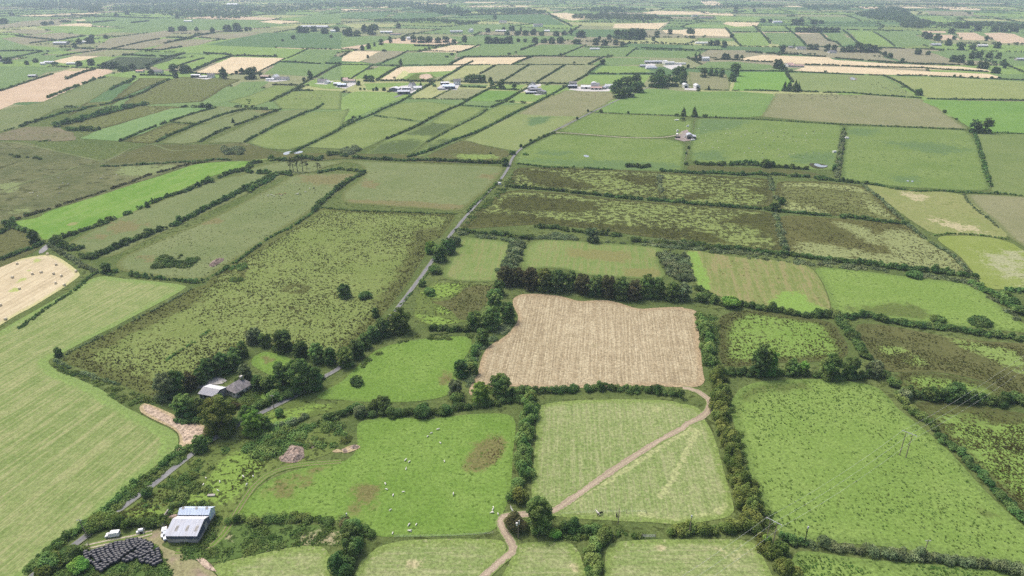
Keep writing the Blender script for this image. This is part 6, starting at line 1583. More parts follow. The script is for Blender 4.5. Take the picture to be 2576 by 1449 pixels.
def roofed(name, label, cat, V, w, d, eave, ridge, yaw, wall, roof, win=0, chim=0, doors=0, open_front=False, group=None, hip=0.0, twostorey=False):
    """pitched-roof building; ridge runs along local x"""
    p = at(*V) if not isinstance(V, Vector) else V
    b = thing(name, label, cat, p, R(yaw), group)
    hw, hd = w / 2, d / 2
    mb = MB()
    if open_front:
        mb.box(-hw, hw, hd - .25, hd, 0, eave); mb.box(-hw, -hw + .25, -hd, hd - .25, 0, eave); mb.box(hw - .25, hw, -hd, hd - .25, 0, eave)
        for i in range(1, 4): mb.box(-hw + i * w / 4 - .12, -hw + i * w / 4 + .12, -hd, -hd + .24, 0, eave)
        fs = MB(); fs.box(-hw + .3, hw - .3, -hd + .6, hd - .3, 0, .05)
    else:
        if hip > 0:
            mb.box(-hw, hw, -hd, hd, 0, eave)
        else:
            mb.prism([(-hd, 0), (hd, 0), (hd, eave), (0, ridge - .12), (-hd, eave)], -hw, hw)
    mb.obj('wall', wall, b)
    o = .35; t = .14
    sl = (ridge - eave) / hd
    if hip > 0:
        e = eave - o * sl
        vs = [(-hw - o, -hd - o, e), (hw + o, -hd - o, e), (hw + o, hd + o, e), (-hw - o, hd + o, e), (-hw + hip, 0, ridge), (hw - hip, 0, ridge)]
        vs += [(v[0], v[1], v[2] + t) for v in vs]
        f = [(0, 1, 5, 4), (1, 2, 5), (2, 3, 4, 5), (3, 0, 4)]
        m2 = MB(); m2.add(vs, [tuple(reversed(q)) for q in f] + [tuple(i + 6 for i in q) for q in f] + [(0, 1, 7, 6), (1, 2, 8, 7), (2, 3, 9, 8), (3, 0, 6, 9)])
    else:
        e = eave - o * sl
        prof = [(-hd - o, e), (0, ridge), (hd + o, e), (hd + o, e + t), (0, ridge + t), (-hd - o, e + t)]
        m2 = MB(); m2.prism(prof, -hw - .25, hw + .25)
    r = m2.obj('roof', roof, b)
    for i in range(chim):
        x = (-hw + .5 + (w - 1.0) * (i / max(1, chim - 1))) if chim > 1 else hw - .6
        if hip > 0: x = max(-hw + hip, min(hw - hip, x))
        c = MB(); c.box(x - .35, x + .35, -.3, .3, ridge - .5, ridge + 1.0); c.box(x - .42, x + .42, -.37, .37, ridge + 1.002, ridge + 1.12)
        c.obj('chimney', wall, r)
    rows = [(eave * .5 if not twostorey else eave * .27)] + ([eave * .72] if twostorey else [])
    for zc in rows:
        for i in range(win):
            x = -hw + w * (i + .5) / win
            hh = min(.62, eave * .2)
            for sgn in (-1, 1):
                mm = MB(); mm.box(x - .5, x + .5, sgn * (hd + .012) - .03, sgn * (hd + .012) + .03, zc - hh, zc + hh)
                f_ = mm.obj('window', M_GLASS, b)
                ss = MB(); ss.box(x - .62, x + .62, sgn * (hd + .09) - .08, sgn * (hd + .09) + .08, zc - hh - .12, zc - hh - .003); ss.obj('sill', W_CONC, f_)
                if sgn == 1: break
            else: pass
    for i in range(doors):
        x = -hw + w * (i + .5) / doors if doors > 1 else w * .06
        dw, dh = (1.0, 2.05) if cat == 'house' else (min(3.4, w / doors * .6), min(eave * .82, 3.6))
        if cat == 'house' and win: x = -hw + w * .5 / win + w / win * .5
        mm = MB(); mm.box(x - dw / 2, x + dw / 2, -hd - .05, -hd + .02, 0, dh); mm.obj('door', W_DARK, b)  # on sheds a flat dark panel, its colour standing in for shade inside
    return b

def barrel(name, label, V, w, l, side, yaw, wall, roof, group=None, opening=True):
    p = at(*V); b = thing(name, label, 'barn', p, R(yaw), group)
    n = 12
    arc = [(-w / 2 * math.cos(math.pi * i / n), side + w * .36 * math.sin(math.pi * i / n)) for i in range(n + 1)]
    mb = MB(); mb.prism([(w / 2 - .02, 0)] + [(a * .985, z - .06) for a, z in reversed(arc)] + [(-w / 2 + .02, 0)], -l / 2, l / 2, 'y'); mb.obj('wall', wall, b)
    prof = [(a * 1.03, z + .02) for a, z in arc] + [(a * 1.05, z + .14) for a, z in reversed(arc)]
    m2 = MB(); m2.prism(prof, -l / 2 - .2, l / 2 + .2, 'y'); m2.obj('roof', roof, b, smooth=False)
    if opening:
        m3 = MB(); m3.box(-w * .28, w * .28, -l / 2 - .06, -l / 2 + .03, 0, side * .95); m3.obj('door', W_DARK, b)  # open end drawn as a dark panel, interior shade put into its colour
    return b

# -- the farm shed by the bales: two joined spans
def V2(z0x, z0y): return (383.3 + z0x * .07496, 1265 + z0y * .07496)
EA = 3.1
fl, fr = at(*V2(437, 1103), EA), at(*V2(1490, 1105), EA)
e2 = at(*V2(1890, 447), EA + .3)
ux = (fr - fl); W1 = ux.length; ux.normalize(); uy = Vector((-ux.y, ux.x, 0))
D1 = (e2 - fr).dot(uy)
shear = (e2 - fr).dot(ux) / D1
top2 = at(*V2(2090, 175), 5.4)
D2 = (top2 - e2).dot(uy) * 1.0
shed = thing('farm_shed', 'grey and pale blue two-span farm shed beside the earth yard', 'shed', Vector((fl.x, fl.y, 0)), math.atan2(ux.y, ux.x))
def sk(v): return (v[0] + shear * v[1], v[1], v[2])
def skewed(mb): mb.v = [sk(v) for v in mb.v]; return mb
RZ = EA + 1.75; yr = D1 * .66
m = MB(); m.prism([(0.15, 0), (D1, 0), (D1, EA + .2), (yr, RZ - .15), (0.15, EA - .1)], .15, W1 - .15); skewed(m).obj('concrete_wall', W_CONC, shed)
m = MB(); m.box(.05, W1 - .05, -.02, .12, EA - 1.45, EA - .06); skewed(m).obj('front_cladding', W_BLUE, shed)
m = MB(); m.add([(W1 - .12, .13, 1.3), (W1 + .02, .13, 1.3), (W1 + .02, D1 - .05, 1.3), (W1 - .12, D1 - .05, 1.3), (W1 - .12, .13, EA - .06), (W1 + .02, .13, EA - .06), (W1 + .02, D1 - .05, EA + .1), (W1 - .12, D1 - .05, EA + .1), (W1 - .12, yr, RZ - .1), (W1 + .02, yr, RZ - .1)],
               [(0, 1, 2, 3), (1, 5, 9, 7 - 1, 2), (0, 3, 7, 8, 4), (4, 8, 9, 5), (8, 7, 6, 9), (0, 4, 5, 1), (3, 2, 6, 7)])
m.v = [sk(v) for v in m.v]; m.obj('side_cladding', W_BLUE, shed)
m = MB(); m.box(W1 + .025, W1 + .09, D1 * .60, D1 * .78, 0.2, 3.0); skewed(m).obj('sliding_door', W_GREY, shed)
m = MB(); m.prism([(-.25, EA - .02), (yr, RZ), (yr, RZ + .1), (-.25, EA + .08)], -.2, W1 + .2); rf = skewed(m).obj('roof', R_TIN, shed)
m = MB(); m.prism([(yr + .01, RZ), (D1 + .12, EA + .28), (D1 + .12, EA + .38), (yr + .01, RZ + .1)], -.2, W1 + .2); skewed(m).obj('roof', R_TINW, shed)
for f in (.30, .65, .97):
    yy = yr * .42; zz = EA + (RZ - EA) * (yy / yr) + .1
    m = MB(); x = W1 * (f * .95 - .02)
    s_ = (RZ - EA) / yr
    m.add([(x - .45, yy - 1.0, zz - s_ * 1.0 + .02), (x + .45, yy - 1.0, zz - s_ * 1.0 + .02), (x + .45, yy + 1.0, zz + s_ * 1.0 + .02), (x - .45, yy + 1.0, zz + s_ * 1.0 + .02)] + [(x - .45, yy - 1.0, zz - s_ * 1.0 + .07), (x + .45, yy - 1.0, zz - s_ * 1.0 + .07), (x + .45, yy + 1.0, zz + s_ * 1.0 + .07), (x - .45, yy + 1.0, zz + s_ * 1.0 + .07)],
          [(3, 2, 1, 0), (4, 5, 6, 7), (0, 1, 5, 4), (1, 2, 6, 5), (2, 3, 7, 6), (3, 0, 4, 7)])
    skewed(m).obj('rooflight', W_GREY, rf)
# second span
Y0 = D1 + .16; Y1 = D1 + D2; EB = EA + .95; RB = EB + 1.25
m = MB(); m.prism([(Y0, 0), (Y1 + 2.5, 0), (Y1 + 2.5, EB - .6), (Y1, RB - .12), (Y0, EB - .1)], .25, W1 - .1); skewed(m).obj('concrete_wall', W_CONC, shed)
m = MB(); m.box(-.1, W1 + .1, Y0 - .1, Y0 - .003, EA + .42, EB - .02); skewed(m).obj('fascia', W_BLUE, shed)
m = MB(); m.add([(W1 - .09, Y0, 1.4), (W1 + .05, Y0, 1.4), (W1 + .05, Y1 + 2.4, 1.4), (W1 - .09, Y1 + 2.4, 1.4), (W1 - .09, Y0, EB - .06), (W1 + .05, Y0, EB - .06), (W1 + .05, Y1 + 2.4, EB - .65), (W1 - .09, Y1 + 2.4, EB - .65), (W1 - .09, Y1, RB - .1), (W1 + .05, Y1, RB - .1)],
               [(0, 1, 2, 3), (1, 5, 9, 6, 2), (0, 3, 7, 8, 4), (4, 8, 9, 5), (8, 7, 6, 9), (0, 4, 5, 1), (3, 2, 6, 7)])
m.v = [sk(v) for v in m.v]; m.obj('side_cladding', R_BLUEL, shed)
m = MB(); m.prism([(Y0 - .3, EB - .05), (Y1, RB), (Y1, RB + .1), (Y0 - .3, EB + .05)], -.1, W1 + .3); rf2 = skewed(m).obj('roof', R_BLUEL, shed)
m = MB(); m.prism([(Y1 + .01, RB), (Y1 + 2.8, EB - .6), (Y1 + 2.8, EB - .5), (Y1 + .01, RB + .1)], -.1, W1 + .3); skewed(m).obj('roof', R_BLUEL, shed)
for f in (.08, .52, .86):
    yy = Y0 + (Y1 - Y0) * .62; s_ = (RB - EB) / (Y1 - Y0); zz = EB + s_ * (yy - Y0) + .06
    x = W1 * f + .4; a_ = .9
    m = MB(); m.add([(x - .45, yy - a_, zz - s_ * a_ + .02), (x + .45, yy - a_, zz - s_ * a_ + .02), (x + .45, yy + a_, zz + s_ * a_ + .02), (x - .45, yy + a_, zz + s_ * a_ + .02)] + [(x - .45, yy - a_, zz - s_ * a_ + .08), (x + .45, yy - a_, zz - s_ * a_ + .08), (x + .45, yy + a_, zz + s_ * a_ + .08), (x - .45, yy + a_, zz + s_ * a_ + .08)],
          [(3, 2, 1, 0), (4, 5, 6, 7), (0, 1, 5, 4), (1, 2, 6, 5), (2, 3, 7, 6), (3, 0, 4, 7)])
    skewed(m).obj('rooflight', W_GREY, rf2)

# -- silage pit wall and heap beside the shed
a, b_ = p1('J1232,922'), p1('J1276,862')
m = MB(); dr = (b_ - a); L_ = dr.length; an = math.atan2(dr.y, dr.x)
m.box(0, L_, -.15, .15, 0, 1.5); m.box(-.2, 0, -.4, .4, 0, 1.6); tag(m.obj('silage_pit_wall', W_CONC, None, loc=a, rz=an), 'thin white concrete wall of the silage pit left of the shed', 'wall')
def heap(name, s, h, label, mat, seed, cat='heap'):
    pts = [(p.x, p.y) for p in pw(s)]
    bd = dense_poly(pts, .7, .25); A = np.array(bd)
    x0, y0 = A.min(0); x1, y1 = A.max(0)
    gx, gy = np.meshgrid(np.arange(x0, x1, .6), np.arange(y0, y1, .6)); G = np.stack([gx.ravel(), gy.ravel()], 1)
    G += np.random.default_rng(seed).uniform(-.2, .2, G.shape)
    d, i_ = segdist(G, bd); G = G[i_ & (d > .25)]; nb = len(bd)
    r = delaunay_2d_cdt([Vector(q) for q in bd] + [Vector(q) for q in G], [(i, (i + 1) % nb) for i in range(nb)], [], 1, 1e-4)
    P = np.array([tuple(v) for v in r[0]]); d, _ = segdist(P, bd)
    z = [min(1, dd / 1.6) ** .8 * h * (.6 + .6 * mnoise.noise(Vector((q[0] * .5, q[1] * .5, seed))) + .25 * mnoise.noise(Vector((q[0] * 1.7, q[1] * 1.7, seed)))) if dd > .05 else -.02 for q, dd in zip(P, d)]
    me = bpy.data.meshes.new(name); me.from_pydata([(q[0], q[1], zz + .13) for q, zz in zip(P, z)], [], r[2])
    bm = bmesh.new(); bm.from_mesh(me)
    for fc in bm.faces:
        if fc.normal.z < 0: fc.normal_flip()
    bm.to_mesh(me); bm.free()
    return tag(link(name, me, mat), label, cat)
M_SOIL = paint('dry_soil', (.52, .41, .31), 1, 0, .35, .8)
M_RUBB = paint('rubble', (.36, .28, .23), 1, 0, .5, 1.2)
heap('silage_heap', "J1262,925 1285,880 1345,878 1318,905 1300,940", 1.2, 'crumbled brown silage heap inside the concrete pit', paint('old_silage', (.42, .32, .26), 1, 0, .4, 1.0), 3)
heap('rubble_heap', "J2105,450 2200,345 2290,372 2298,450 2225,490 2120,478", 1.6, 'pinkish brown rubble heap at the end of the faint field track', M_RUBB, 4)
heap('rubble_heap', "K0,385 40,375 60,410 20,414", 1.0, 'small rubble mound nearest the sheep pasture edge', M_RUBB, 5)
heap('rubble_heap', "K55,365 100,350 140,362 120,385 70,385", 1.1, 'second small rubble mound on the pasture edge', M_RUBB, 6)
heap('rubble_heap', "J2330,350 2370,340 2385,360 2350,385", 1.0, 'brown soil mound in the scrub beside the large rubble heap', M_RUBB, 7)
heap('soil_ridge', "J1075,60 1120,50 1300,150 1450,200 1545,222 1560,260 1490,290 1380,330 1375,290 1330,230 1200,165 1100,110", .7, 'long pinkish brown heap of spread soil on the field corner', M_SOIL, 8)
heap('soil_heap', "J1480,1215 1530,1195 1600,1260 1640,1310 1560,1290", .7, 'low clay mound beside the yard at the bottom edge', M_SOIL, 9)
heap('silage_clamp', "G1578,278 1632,228 1690,224 1690,242 1610,292", 1.1, 'long brown dung clamp beside the rushy field edge', paint('dung', (.22, .17, .145), 1, 0, .35, .8), 10)

# -- hay barn by the cottage
def VC(x, y): return (479.2 + x * .1058, 932.8 + y * .1058)
ez, rz_ = 3.5, 4.55
q1, q2 = at(*VC(315, 385), rz_), at(*VC(690, 455), rz_)
ax = (q2 - q1); LB_ = ax.length; ax.normalize()
mid = (q1 + q2) / 2
en = at(*VC(400, 575), ez)
hd = abs((en - q1).dot(Vector((ax.y, -ax.x, 0))))
roofed('hay_barn', 'open hay barn with half white half grey roof behind the cottage', 'barn', Vector((mid.x, mid.y, 0)), LB_, hd * 2, ez, rz_, math.degrees(math.atan2(ax.y, ax.x)), W_GREY, R_TIND, open_front=True)
hb = [o for o in bpy.data.objects if o.name.startswith('hay_barn')][0]
m = MB(); sl = (rz_ - ez) / hd
m.prism([(.05, rz_ + .145 - .05 * sl), (hd + .36, ez - .36 * sl + .145), (hd + .36, ez - .36 * sl + .19), (.05, rz_ + .19 - .05 * sl)], -LB_ / 2 - .26, LB_ / 2 + .26)
m.obj('white_roof_sheets', R_TINW, hb)

# -- cottage
cn, cr, cl_ = at(*VC(1100, 660)), at(*VC(1500, 432)), at(*VC(835, 545))
ax = (cr - cn); LC = ax.length; ax.normalize(); ay = Vector((-ax.y, ax.x, 0))
DC = min(9.0, max(6.5, (cl_ - cn).dot(ay)))
ct = cn + ax * LC / 2 + ay * DC / 2
cot = roofed('cottage', 'old grey cottage with hipped slate roof and overgrown chimney', 'house', ct, LC, DC, 3.0, 5.7, math.degrees(math.atan2(ax.y, ax.x)), W_STONE, R_COTT, win=4, chim=0, doors=1, hip=2.5)
rf = [c for c in cot.children if c.name.startswith('roof')][0]
m = MB(); m.box(LC / 2 - 3.1, LC / 2 - 2.0, -.4, .4, 4.9, 6.9); m.box(LC / 2 - 3.2, LC / 2 - 1.9, -.5, .5, 6.902, 7.05); m.obj('chimney', W_STONE, rf)
for i in range(3):
    y_ = -DC / 2 + DC * (i + .6) / 3.4
    m = MB(); m.box(-LC / 2 - .04, -LC / 2 + .02, y_ - .45, y_ + .45, 1.0, 2.1); m.obj('window', M_GLASS, cot)
L_ = [(ct + ax * (LC / 2 - 2.6) + ay * g.uniform(-.6, 1.8)) for _ in range(7)]
lob = [(v.x - ct.x, v.y - ct.y, 5.0 + g.uniform(-.8, 1.4), .8, .8, .7, g.uniform(.3, .9)) for v in L_]
link('ivy', foliage_mesh('ivy', lob, .4, 1.3, 5), LG, None, ct)
iv = bpy.data.objects['ivy']; iv.parent = cot; iv.location = (0, 0, 0); iv.rotation_euler = (0, 0, -cot.rotation_euler.z)
# fallen roof tin and field scraps
M_TINF = paint('bleached_tin', (.70, .72, .74), .5, .3, .08)
def slab(name, V, w, d, h, yaw, label, cat, mat):
    m = MB(); m.box(-w / 2, w / 2, -d / 2, d / 2, 0.0, h)
    return tag(m.obj(name, mat, None, bevel=min(h * .2, .05), loc=at(*V) + Vector((0, 0, .05)), rz=R(yaw)), label, cat)
slab('water_trough', (399, 956), 2.6, 1.0, .6, 25, 'white cattle trough lying in the rushy field near its bottom tip', 'trough', M_TINF)
slab('container', (505, 1039), 3.2, 2.4, 2.2, -15, 'rusty red box container hidden under the trees by the earth heap', 'container', paint('rust', (.40, .15, .08), .9, .1, .3, 1.2))

# -- farms along the far road.  words, kind, survey x,y, width, depth, eave, ridge, yaw, wall, roof, extras
FARM = [
 ('shed', 'blue-fronted farm shed left of the white gabled farmhouse', 994, 229, 14, 15, 4.5, 6.5, 80, W_BLUE, R_TINW, dict(doors=0)),
 ('shed', 'long blue-fronted shed below the white gabled farmhouse', 1016, 236, 19, 13, 4.2, 6.0, 4, W_BLUE, R_TIN, dict(doors=2)),
 ('house', 'tall white house beside the steep farm road', 1037, 221, 10, 8, 6.0, 8.8, 60, W_WHITE, R_SLATE, dict(win=3, chim=2, twostorey=True)),
 ('house', 'low white house with dark garage door on the steep farm road', 1051, 225, 13, 8, 3.2, 5.6, 5, W_WHITE, R_TINW, dict(win=2, doors=1)),
 ('barn', 'dark blue open barn in the blue-grey yard', 1022, 226, 14, 7, 3.4, 4.6, 5, W_BLUE, R_TINW, dict(doors=2)),
 ('shed', 'long blue shed in the yard of the slate-roofed white house', 1129, 223, 20, 14, 4.6, 6.8, 2, W_BLUE, R_BLUEL, dict()),
 ('shed', 'small dark shed at the back of the slate-roofed white house yard', 1119, 213, 14, 8, 3.6, 5.0, 12, W_BLUE, R_TINW, dict(doors=2)),
 ('house', 'two-storey white farmhouse with white gable and slate roof', 1150, 213, 12, 8, 6.2, 9.4, 4, W_WHITE, R_SLATE, dict(win=3, chim=2, twostorey=True)),
 ('shed', 'low lean-to shed beside the long blue shed', 1110, 226, 12, 5, 2.6, 3.4, 2, W_GREY, R_TIN, dict()),
 ('house', 'white house with hipped grey roof above the slatted farm shed', 1339, 217, 12, 9, 3.4, 6.8, 78, W_WHITE, R_SLATE, dict(win=3, chim=1)),
 ('shed', 'wide pale-roofed shed at the slatted farm', 1340, 226, 20, 14, 4.6, 6.6, 80, W_GREY, R_TIN, dict()),
 ('shed', 'open-fronted dark shed at the slatted farm', 1347, 231, 19, 9, 4.4, 5.6, 2, W_BLUE, R_TIND, dict(open_front=True)),
 ('shed', 'low slatted shed along the front of the farm yard', 1338, 236, 20, 6, 2.8, 3.8, 2, W_DARK, R_TIN, dict(open_front=True)),
 ('shed', 'grey gable shed at the right end of the slatted farm', 1362, 236, 10, 14, 3.8, 5.6, 70, W_GREY, R_TIND, dict()),
 ('shed', 'tall dark-roofed shed at the left of the red roofed farm', 1441, 216, 12, 10, 5.4, 7.2, 2, W_GREY, R_SLATE, dict()),
 ('shed', 'open pale-roofed shed at the left of red roofed farm', 1440, 222, 15, 8, 4.6, 5.6, 2, W_BLUE, R_TIN, dict(open_front=True)),
 ('barn', 'old stone barn with tin roof at the red roofed farm', 1474, 223, 16, 10, 3.4, 5.6, -12, W_STONE, R_TINW, dict(doors=1)),
 ('barn', 'grey-roofed stone barn behind the red roof', 1497, 218, 14, 9, 4.2, 6.4, -4, W_STONE, R_TIND, dict()),
 ('barn', 'long barn with faded red roof', 1500, 225, 18, 7, 3.0, 4.6, -4, W_STONE, R_PINK, dict(doors=3)),
 ('shed', 'small grey gable shed right of the faded red roof', 1517, 224, 7, 9, 3.0, 4.6, 60, W_GREY, R_TIN, dict()),
 ('house', 'white farmhouse at the edge of the dark grove', 1532, 222, 14, 8, 4.0, 6.6, 4, W_WHITE, R_TINW, dict(win=3, chim=2)),
 ('shed', 'long low grey shed above the grove by the upper lane', 1645, 159, 40, 14, 4.0, 5.4, 2, W_GREY, R_TIN, dict()),
 ('house', 'white bungalow with grey hipped roof above the grove', 1638, 173, 22, 12, 3.0, 6.0, 2, W_WHITE, R_TIN, dict(win=4, hip=4)),
 ('shed', 'small grey shed left of the hipped bungalow above the grove', 1617, 168, 12, 9, 3.0, 4.4, 2, W_GREY, R_TIN, dict()),
 ('house', 'white flat-looking modern house above the grove', 1683, 162, 20, 10, 4.6, 5.6, 4, W_WHITE, R_TINW, dict(win=4)),
 ('house', 'white tower block end of the modern house', 1672, 161, 8, 9, 6.4, 7.4, 4, W_WHITE, R_TINW, dict(win=1)),
 ('shed', 'long thin white shed right of the modern house', 1711, 162, 22, 6, 2.6, 3.4, -3, W_WHITE, R_TINW, dict()),
 ('house', 'bright white two-storey house beside the cypress trees', 1773, 153, 17, 10, 6.0, 8.4, 12, W_WHITE, R_TINW, dict(win=3, chim=2, twostorey=True)),
 ('shed', 'black-fronted open shed left of the large straw field farm', 494, 195, 16, 9, 4.6, 5.8, 2, W_DARK, R_TINW, dict(open_front=True)),
 ('house', 'white farmhouse at the right of the black-fronted shed', 532, 195, 12, 8, 4.4, 7.4, 10, W_WHITE, R_SLATE, dict(win=3, chim=2)),
 ('shed', 'low tin shed between black-fronted shed and farmhouse', 513, 196, 14, 7, 2.8, 4.0, 4, W_GREY, R_TINW, dict()),
 ('house', 'white house under the trees left of the farm row', 398, 184, 18, 9, 3.4, 6.2, 5, W_WHITE, R_SLATE, dict(win=3)),
 ('barn', 'low red-roofed barn left of the farm row', 353, 182, 14, 8, 3.0, 4.4, 2, W_STONE, R_RED, dict()),
 ('house', 'white gabled house in the left farm row', 694, 200, 12, 9, 5.2, 8.6, 75, W_WHITE, R_TINW, dict(win=2, chim=1)),
 ('house', 'long white outbuilding right of the white gabled house', 713, 201, 20, 8, 3.4, 5.6, -4, W_WHITE, R_SLATE, dict(win=4, chim=1)),
 ('barn', 'dark brown barn left of the white gabled house', 668, 197, 16, 10, 3.8, 5.6, -6, W_DARK, R_BROWN, dict(open_front=True)),
 ('shed', 'low white shed in front of the dark brown barn', 680, 202, 14, 6, 2.6, 3.6, 4, W_WHITE, R_TINW, dict()),
 ('house', 'white bungalow with broad slate roof and white wing', 812, 208, 16, 9, 3.2, 6.4, -8, W_WHITE, R_SLATE, dict(win=3, chim=1)),
 ('house', 'white gable wing of the broad slate bungalow', 824, 210, 8, 8, 3.0, 5.4, 70, W_WHITE, R_TINW, dict(win=1)),
 ('shed', 'bright blue shed in the farmyard by the lane', 861, 218, 14, 12, 4.0, 5.6, 4, W_BLUE, R_BLUEL, dict(doors=1)),
 ('shed', 'pale-roofed shed left of the bright blue shed', 849, 215, 12, 10, 3.8, 5.2, 4, W_GREY, R_TINW, dict()),
 ('barn', 'brown-roofed barn behind the bright blue shed', 880, 207, 20, 8, 3.4, 5.2, -4, W_STONE, R_BROWN, dict()),
 ('house', 'old gable house behind the bright blue shed', 870, 205, 9, 7, 4.0, 6.4, -4, W_STONE, R_PINK, dict(win=2, chim=1)),
 ('shed', 'lone tin shed in the left green field', 83, 194, 13, 8, 3.2, 4.4, 6, W_GREY, R_TIN, dict(doors=2)),
 ('shed', 'low tin shed beside the small left straw field', 126, 160, 22, 10, 3.4, 5.0, -8, W_GREY, R_TIN, dict()),
 ('house', 'white cottage left of the small straw field', 109, 163, 9, 7, 3.0, 5.2, 4, W_WHITE, R_TINW, dict(win=2)),
 ('house', 'pale cottage with grey roof at the left tree clump', 5, 156, 16, 9, 3.2, 6.0, 10, W_WHITE, R_SLATE, dict(win=2)),
 ('barn', 'long lavender-grey barn in the far left trees', 155, 112, 34, 18, 5.0, 7.5, 2, W_GREY, R_TIN, dict()),
 ('shed', 'white-topped shed in the left straw trees', 182, 162, 20, 9, 2.8, 3.8, 0, W_GREY, R_TINW, dict()),
 ('house', 'white house by the far grey barn trees', 213, 109, 12, 9, 4.4, 7.0, 5, W_WHITE, R_TINW, dict(win=2)),
 ('barn', 'huge grey barn among far trees left of the middle', 792, 71, 96, 26, 6.0, 9.0, -3, W_GREY, R_TIN, dict()),
 ('house', 'far white house right of the huge grey barn', 838, 81, 16, 10, 4.4, 7.4, 5, W_WHITE, R_TINW, dict(win=2)),
 ('shed', 'far white farm shed by the dark wood', 972, 83, 38, 14, 4.2, 6.2, 2, W_WHITE, R_TINW, dict(doors=3)),
 ('shed', 'far brownish low shed right of the white farm shed', 995, 88, 34, 12, 3.6, 5.0, 0, W_STONE, R_BROWN, dict()),
 ('house', 'far white house at the left of the long tree row', 1030, 100, 15, 9, 5.4, 8.0, 15, W_WHITE, R_TINW, dict(win=2, chim=1)),
 ('shed', 'far grey farm shed behind the middle fields', 1148, 82, 40, 16, 4.4, 6.4, 4, W_GREY, R_TIN, dict()),
 ('house', 'far white gabled house behind the middle fields', 1184, 81, 18, 10, 7.0, 11, 60, W_WHITE, R_TINW, dict(win=2)),
 ('shed', 'far low grey shed among the middle trees', 1260, 80, 36, 14, 4.0, 5.8, 2, W_GREY, R_TINW, dict()),
 ('house', 'far large white house with twin gables', 1353, 67, 34, 16, 6.0, 10, 4, W_WHITE, R_SLATE, dict(win=4, chim=2)),
 ('house', 'far white bungalow in the wooded middle', 1265, 57, 30, 14, 4.0, 8, -4, W_WHITE, R_SLATE, dict(win=3)),
 ('house', 'far small white cottage right of the middle', 1376, 80, 18, 10, 3.6, 6.4, -6, W_WHITE, R_TINW, dict(win=2)),
 ('shed', 'white poly shed in the broad far pasture', 1496, 125, 24, 8, 3.0, 4.2, 0, W_WHITE, R_TINW, dict()),
 ('barn', 'far barn with brown roof at the top right', 1776, 46, 56, 22, 5.0, 7.4, 2, W_GREY, R_BROWN, dict()),
 ('house', 'far white house beside the brown-roofed far barn', 1747, 42, 24, 14, 5.4, 9, 8, W_WHITE, R_SLATE, dict(win=3)),
 ('house', 'far pale house above the bright right fields', 1955, 58, 34, 16, 4.4, 8.4, 2, W_WHITE, R_TIN, dict(win=3)),
 ('shed', 'far white sheds left of the wooded farm', 1764, 110, 34, 10, 3.4, 4.8, 2, W_WHITE, R_TINW, dict()),
 ('house', 'white house with grey hipped roof in the right tree row', 2093, 133, 18, 12, 3.0, 6.2, 4, W_WHITE, R_SLATE, dict(win=3, hip=4)),
 ('shed', 'grey shed left of the right tree row', 1990, 121, 14, 8, 3.4, 5, 8, W_GREY, R_TIND, dict()),
 ('house', 'pale house with long roof left of the right tree row', 2014, 124, 22, 10, 4.0, 6.6, -6, W_WHITE, R_SLATE, dict(win=3)),
 ('barn', 'white house with pink-red roof at the end of the straw strip', 1985, 167, 15, 12, 4.0, 7.0, 20, W_WHITE, R_PINK, dict(doors=1)),
 ('barn', 'long rust-walled shed joined to the pink-red roof', 2004, 168, 26, 10, 3.0, 4.2, -10, W_STONE, R_PINK, dict()),
 ('shed', 'far sheds with pale roofs at the right farms', 2470, 118, 24, 12, 4.0, 6.0, -8, W_GREY, R_TINW, dict()),
 ('shed', 'far round-topped grey shed near the bright pair', 2353, 115, 24, 14, 3.6, 5.8, 0, W_GREY, R_TIN, dict()),
 ('shed', 'grey sheds at the right edge below the far trees', 2567, 152, 20, 12, 3.6, 5.4, -6, W_GREY, R_TIN, dict()),
 ('house', 'far white house in the far right wood', 2313, 67, 20, 14, 4.6, 8.4, 4, W_WHITE, R_TINW, dict(win=2)),
 ('shed', 'small white shed on the bank at far middle left', 474, 55, 30, 14, 4.0, 6, 0, W_WHITE, R_TINW, dict()),
 ('house', 'far white house below the big left wood', 585, 14, 60, 26, 7, 13, 4, W_WHITE, R_TINW, dict(win=3)),
]
for cat_, lab, x, y, w_, d_, ea, ri, yaw, wa, ro, ex in FARM:
    roofed('farmhouse' if cat_ == 'house' else cat_, lab, cat_, (x, y), w_, d_, ea, ri, yaw, wa, ro, **ex)
barrel('barrel_shed', 'white barrel-roofed shed, the left one of two by the dark grove', (1723, 220), 7.4, 13, 4.0, 4, W_WHITE, R_TINW)
barrel('barrel_shed', 'white barrel-roofed shed with black door, right one of two', (1752, 222), 7.4, 14, 4.0, 4, W_WHITE, R_TINW)
barrel('barrel_shed', 'round-roofed tin barn at the red roofed farm', (1494, 217), 9, 12, 3.6, -4, W_STONE, R_TINW)
cb = barrel('cattle_barn', 'round-roofed grey cattle barn at the end of the farm lane', (1733, 348), 6.4, 9.5, 3.2, -8, W_GREY, R_TIN)
m = MB(); m.prism([(3.25, 0), (7.4, 0), (7.4, 2.9), (3.25, 3.5)], -4.7, 4.7, 'y'); m.obj('lean_to', W_GREY, cb)
m = MB(); m.prism([(3.26, 3.54), (7.7, 2.92), (7.7, 3.02), (3.26, 3.66)], -4.9, 4.9, 'y'); m.obj('lean_to_roof', R_TIN, cb)
m = MB(); m.box(3.8, 6.9, -4.76, -4.705, 0, 2.4); m.obj('door', W_DARK, cb)  # dark panel painted as the shade in the lean-to opening
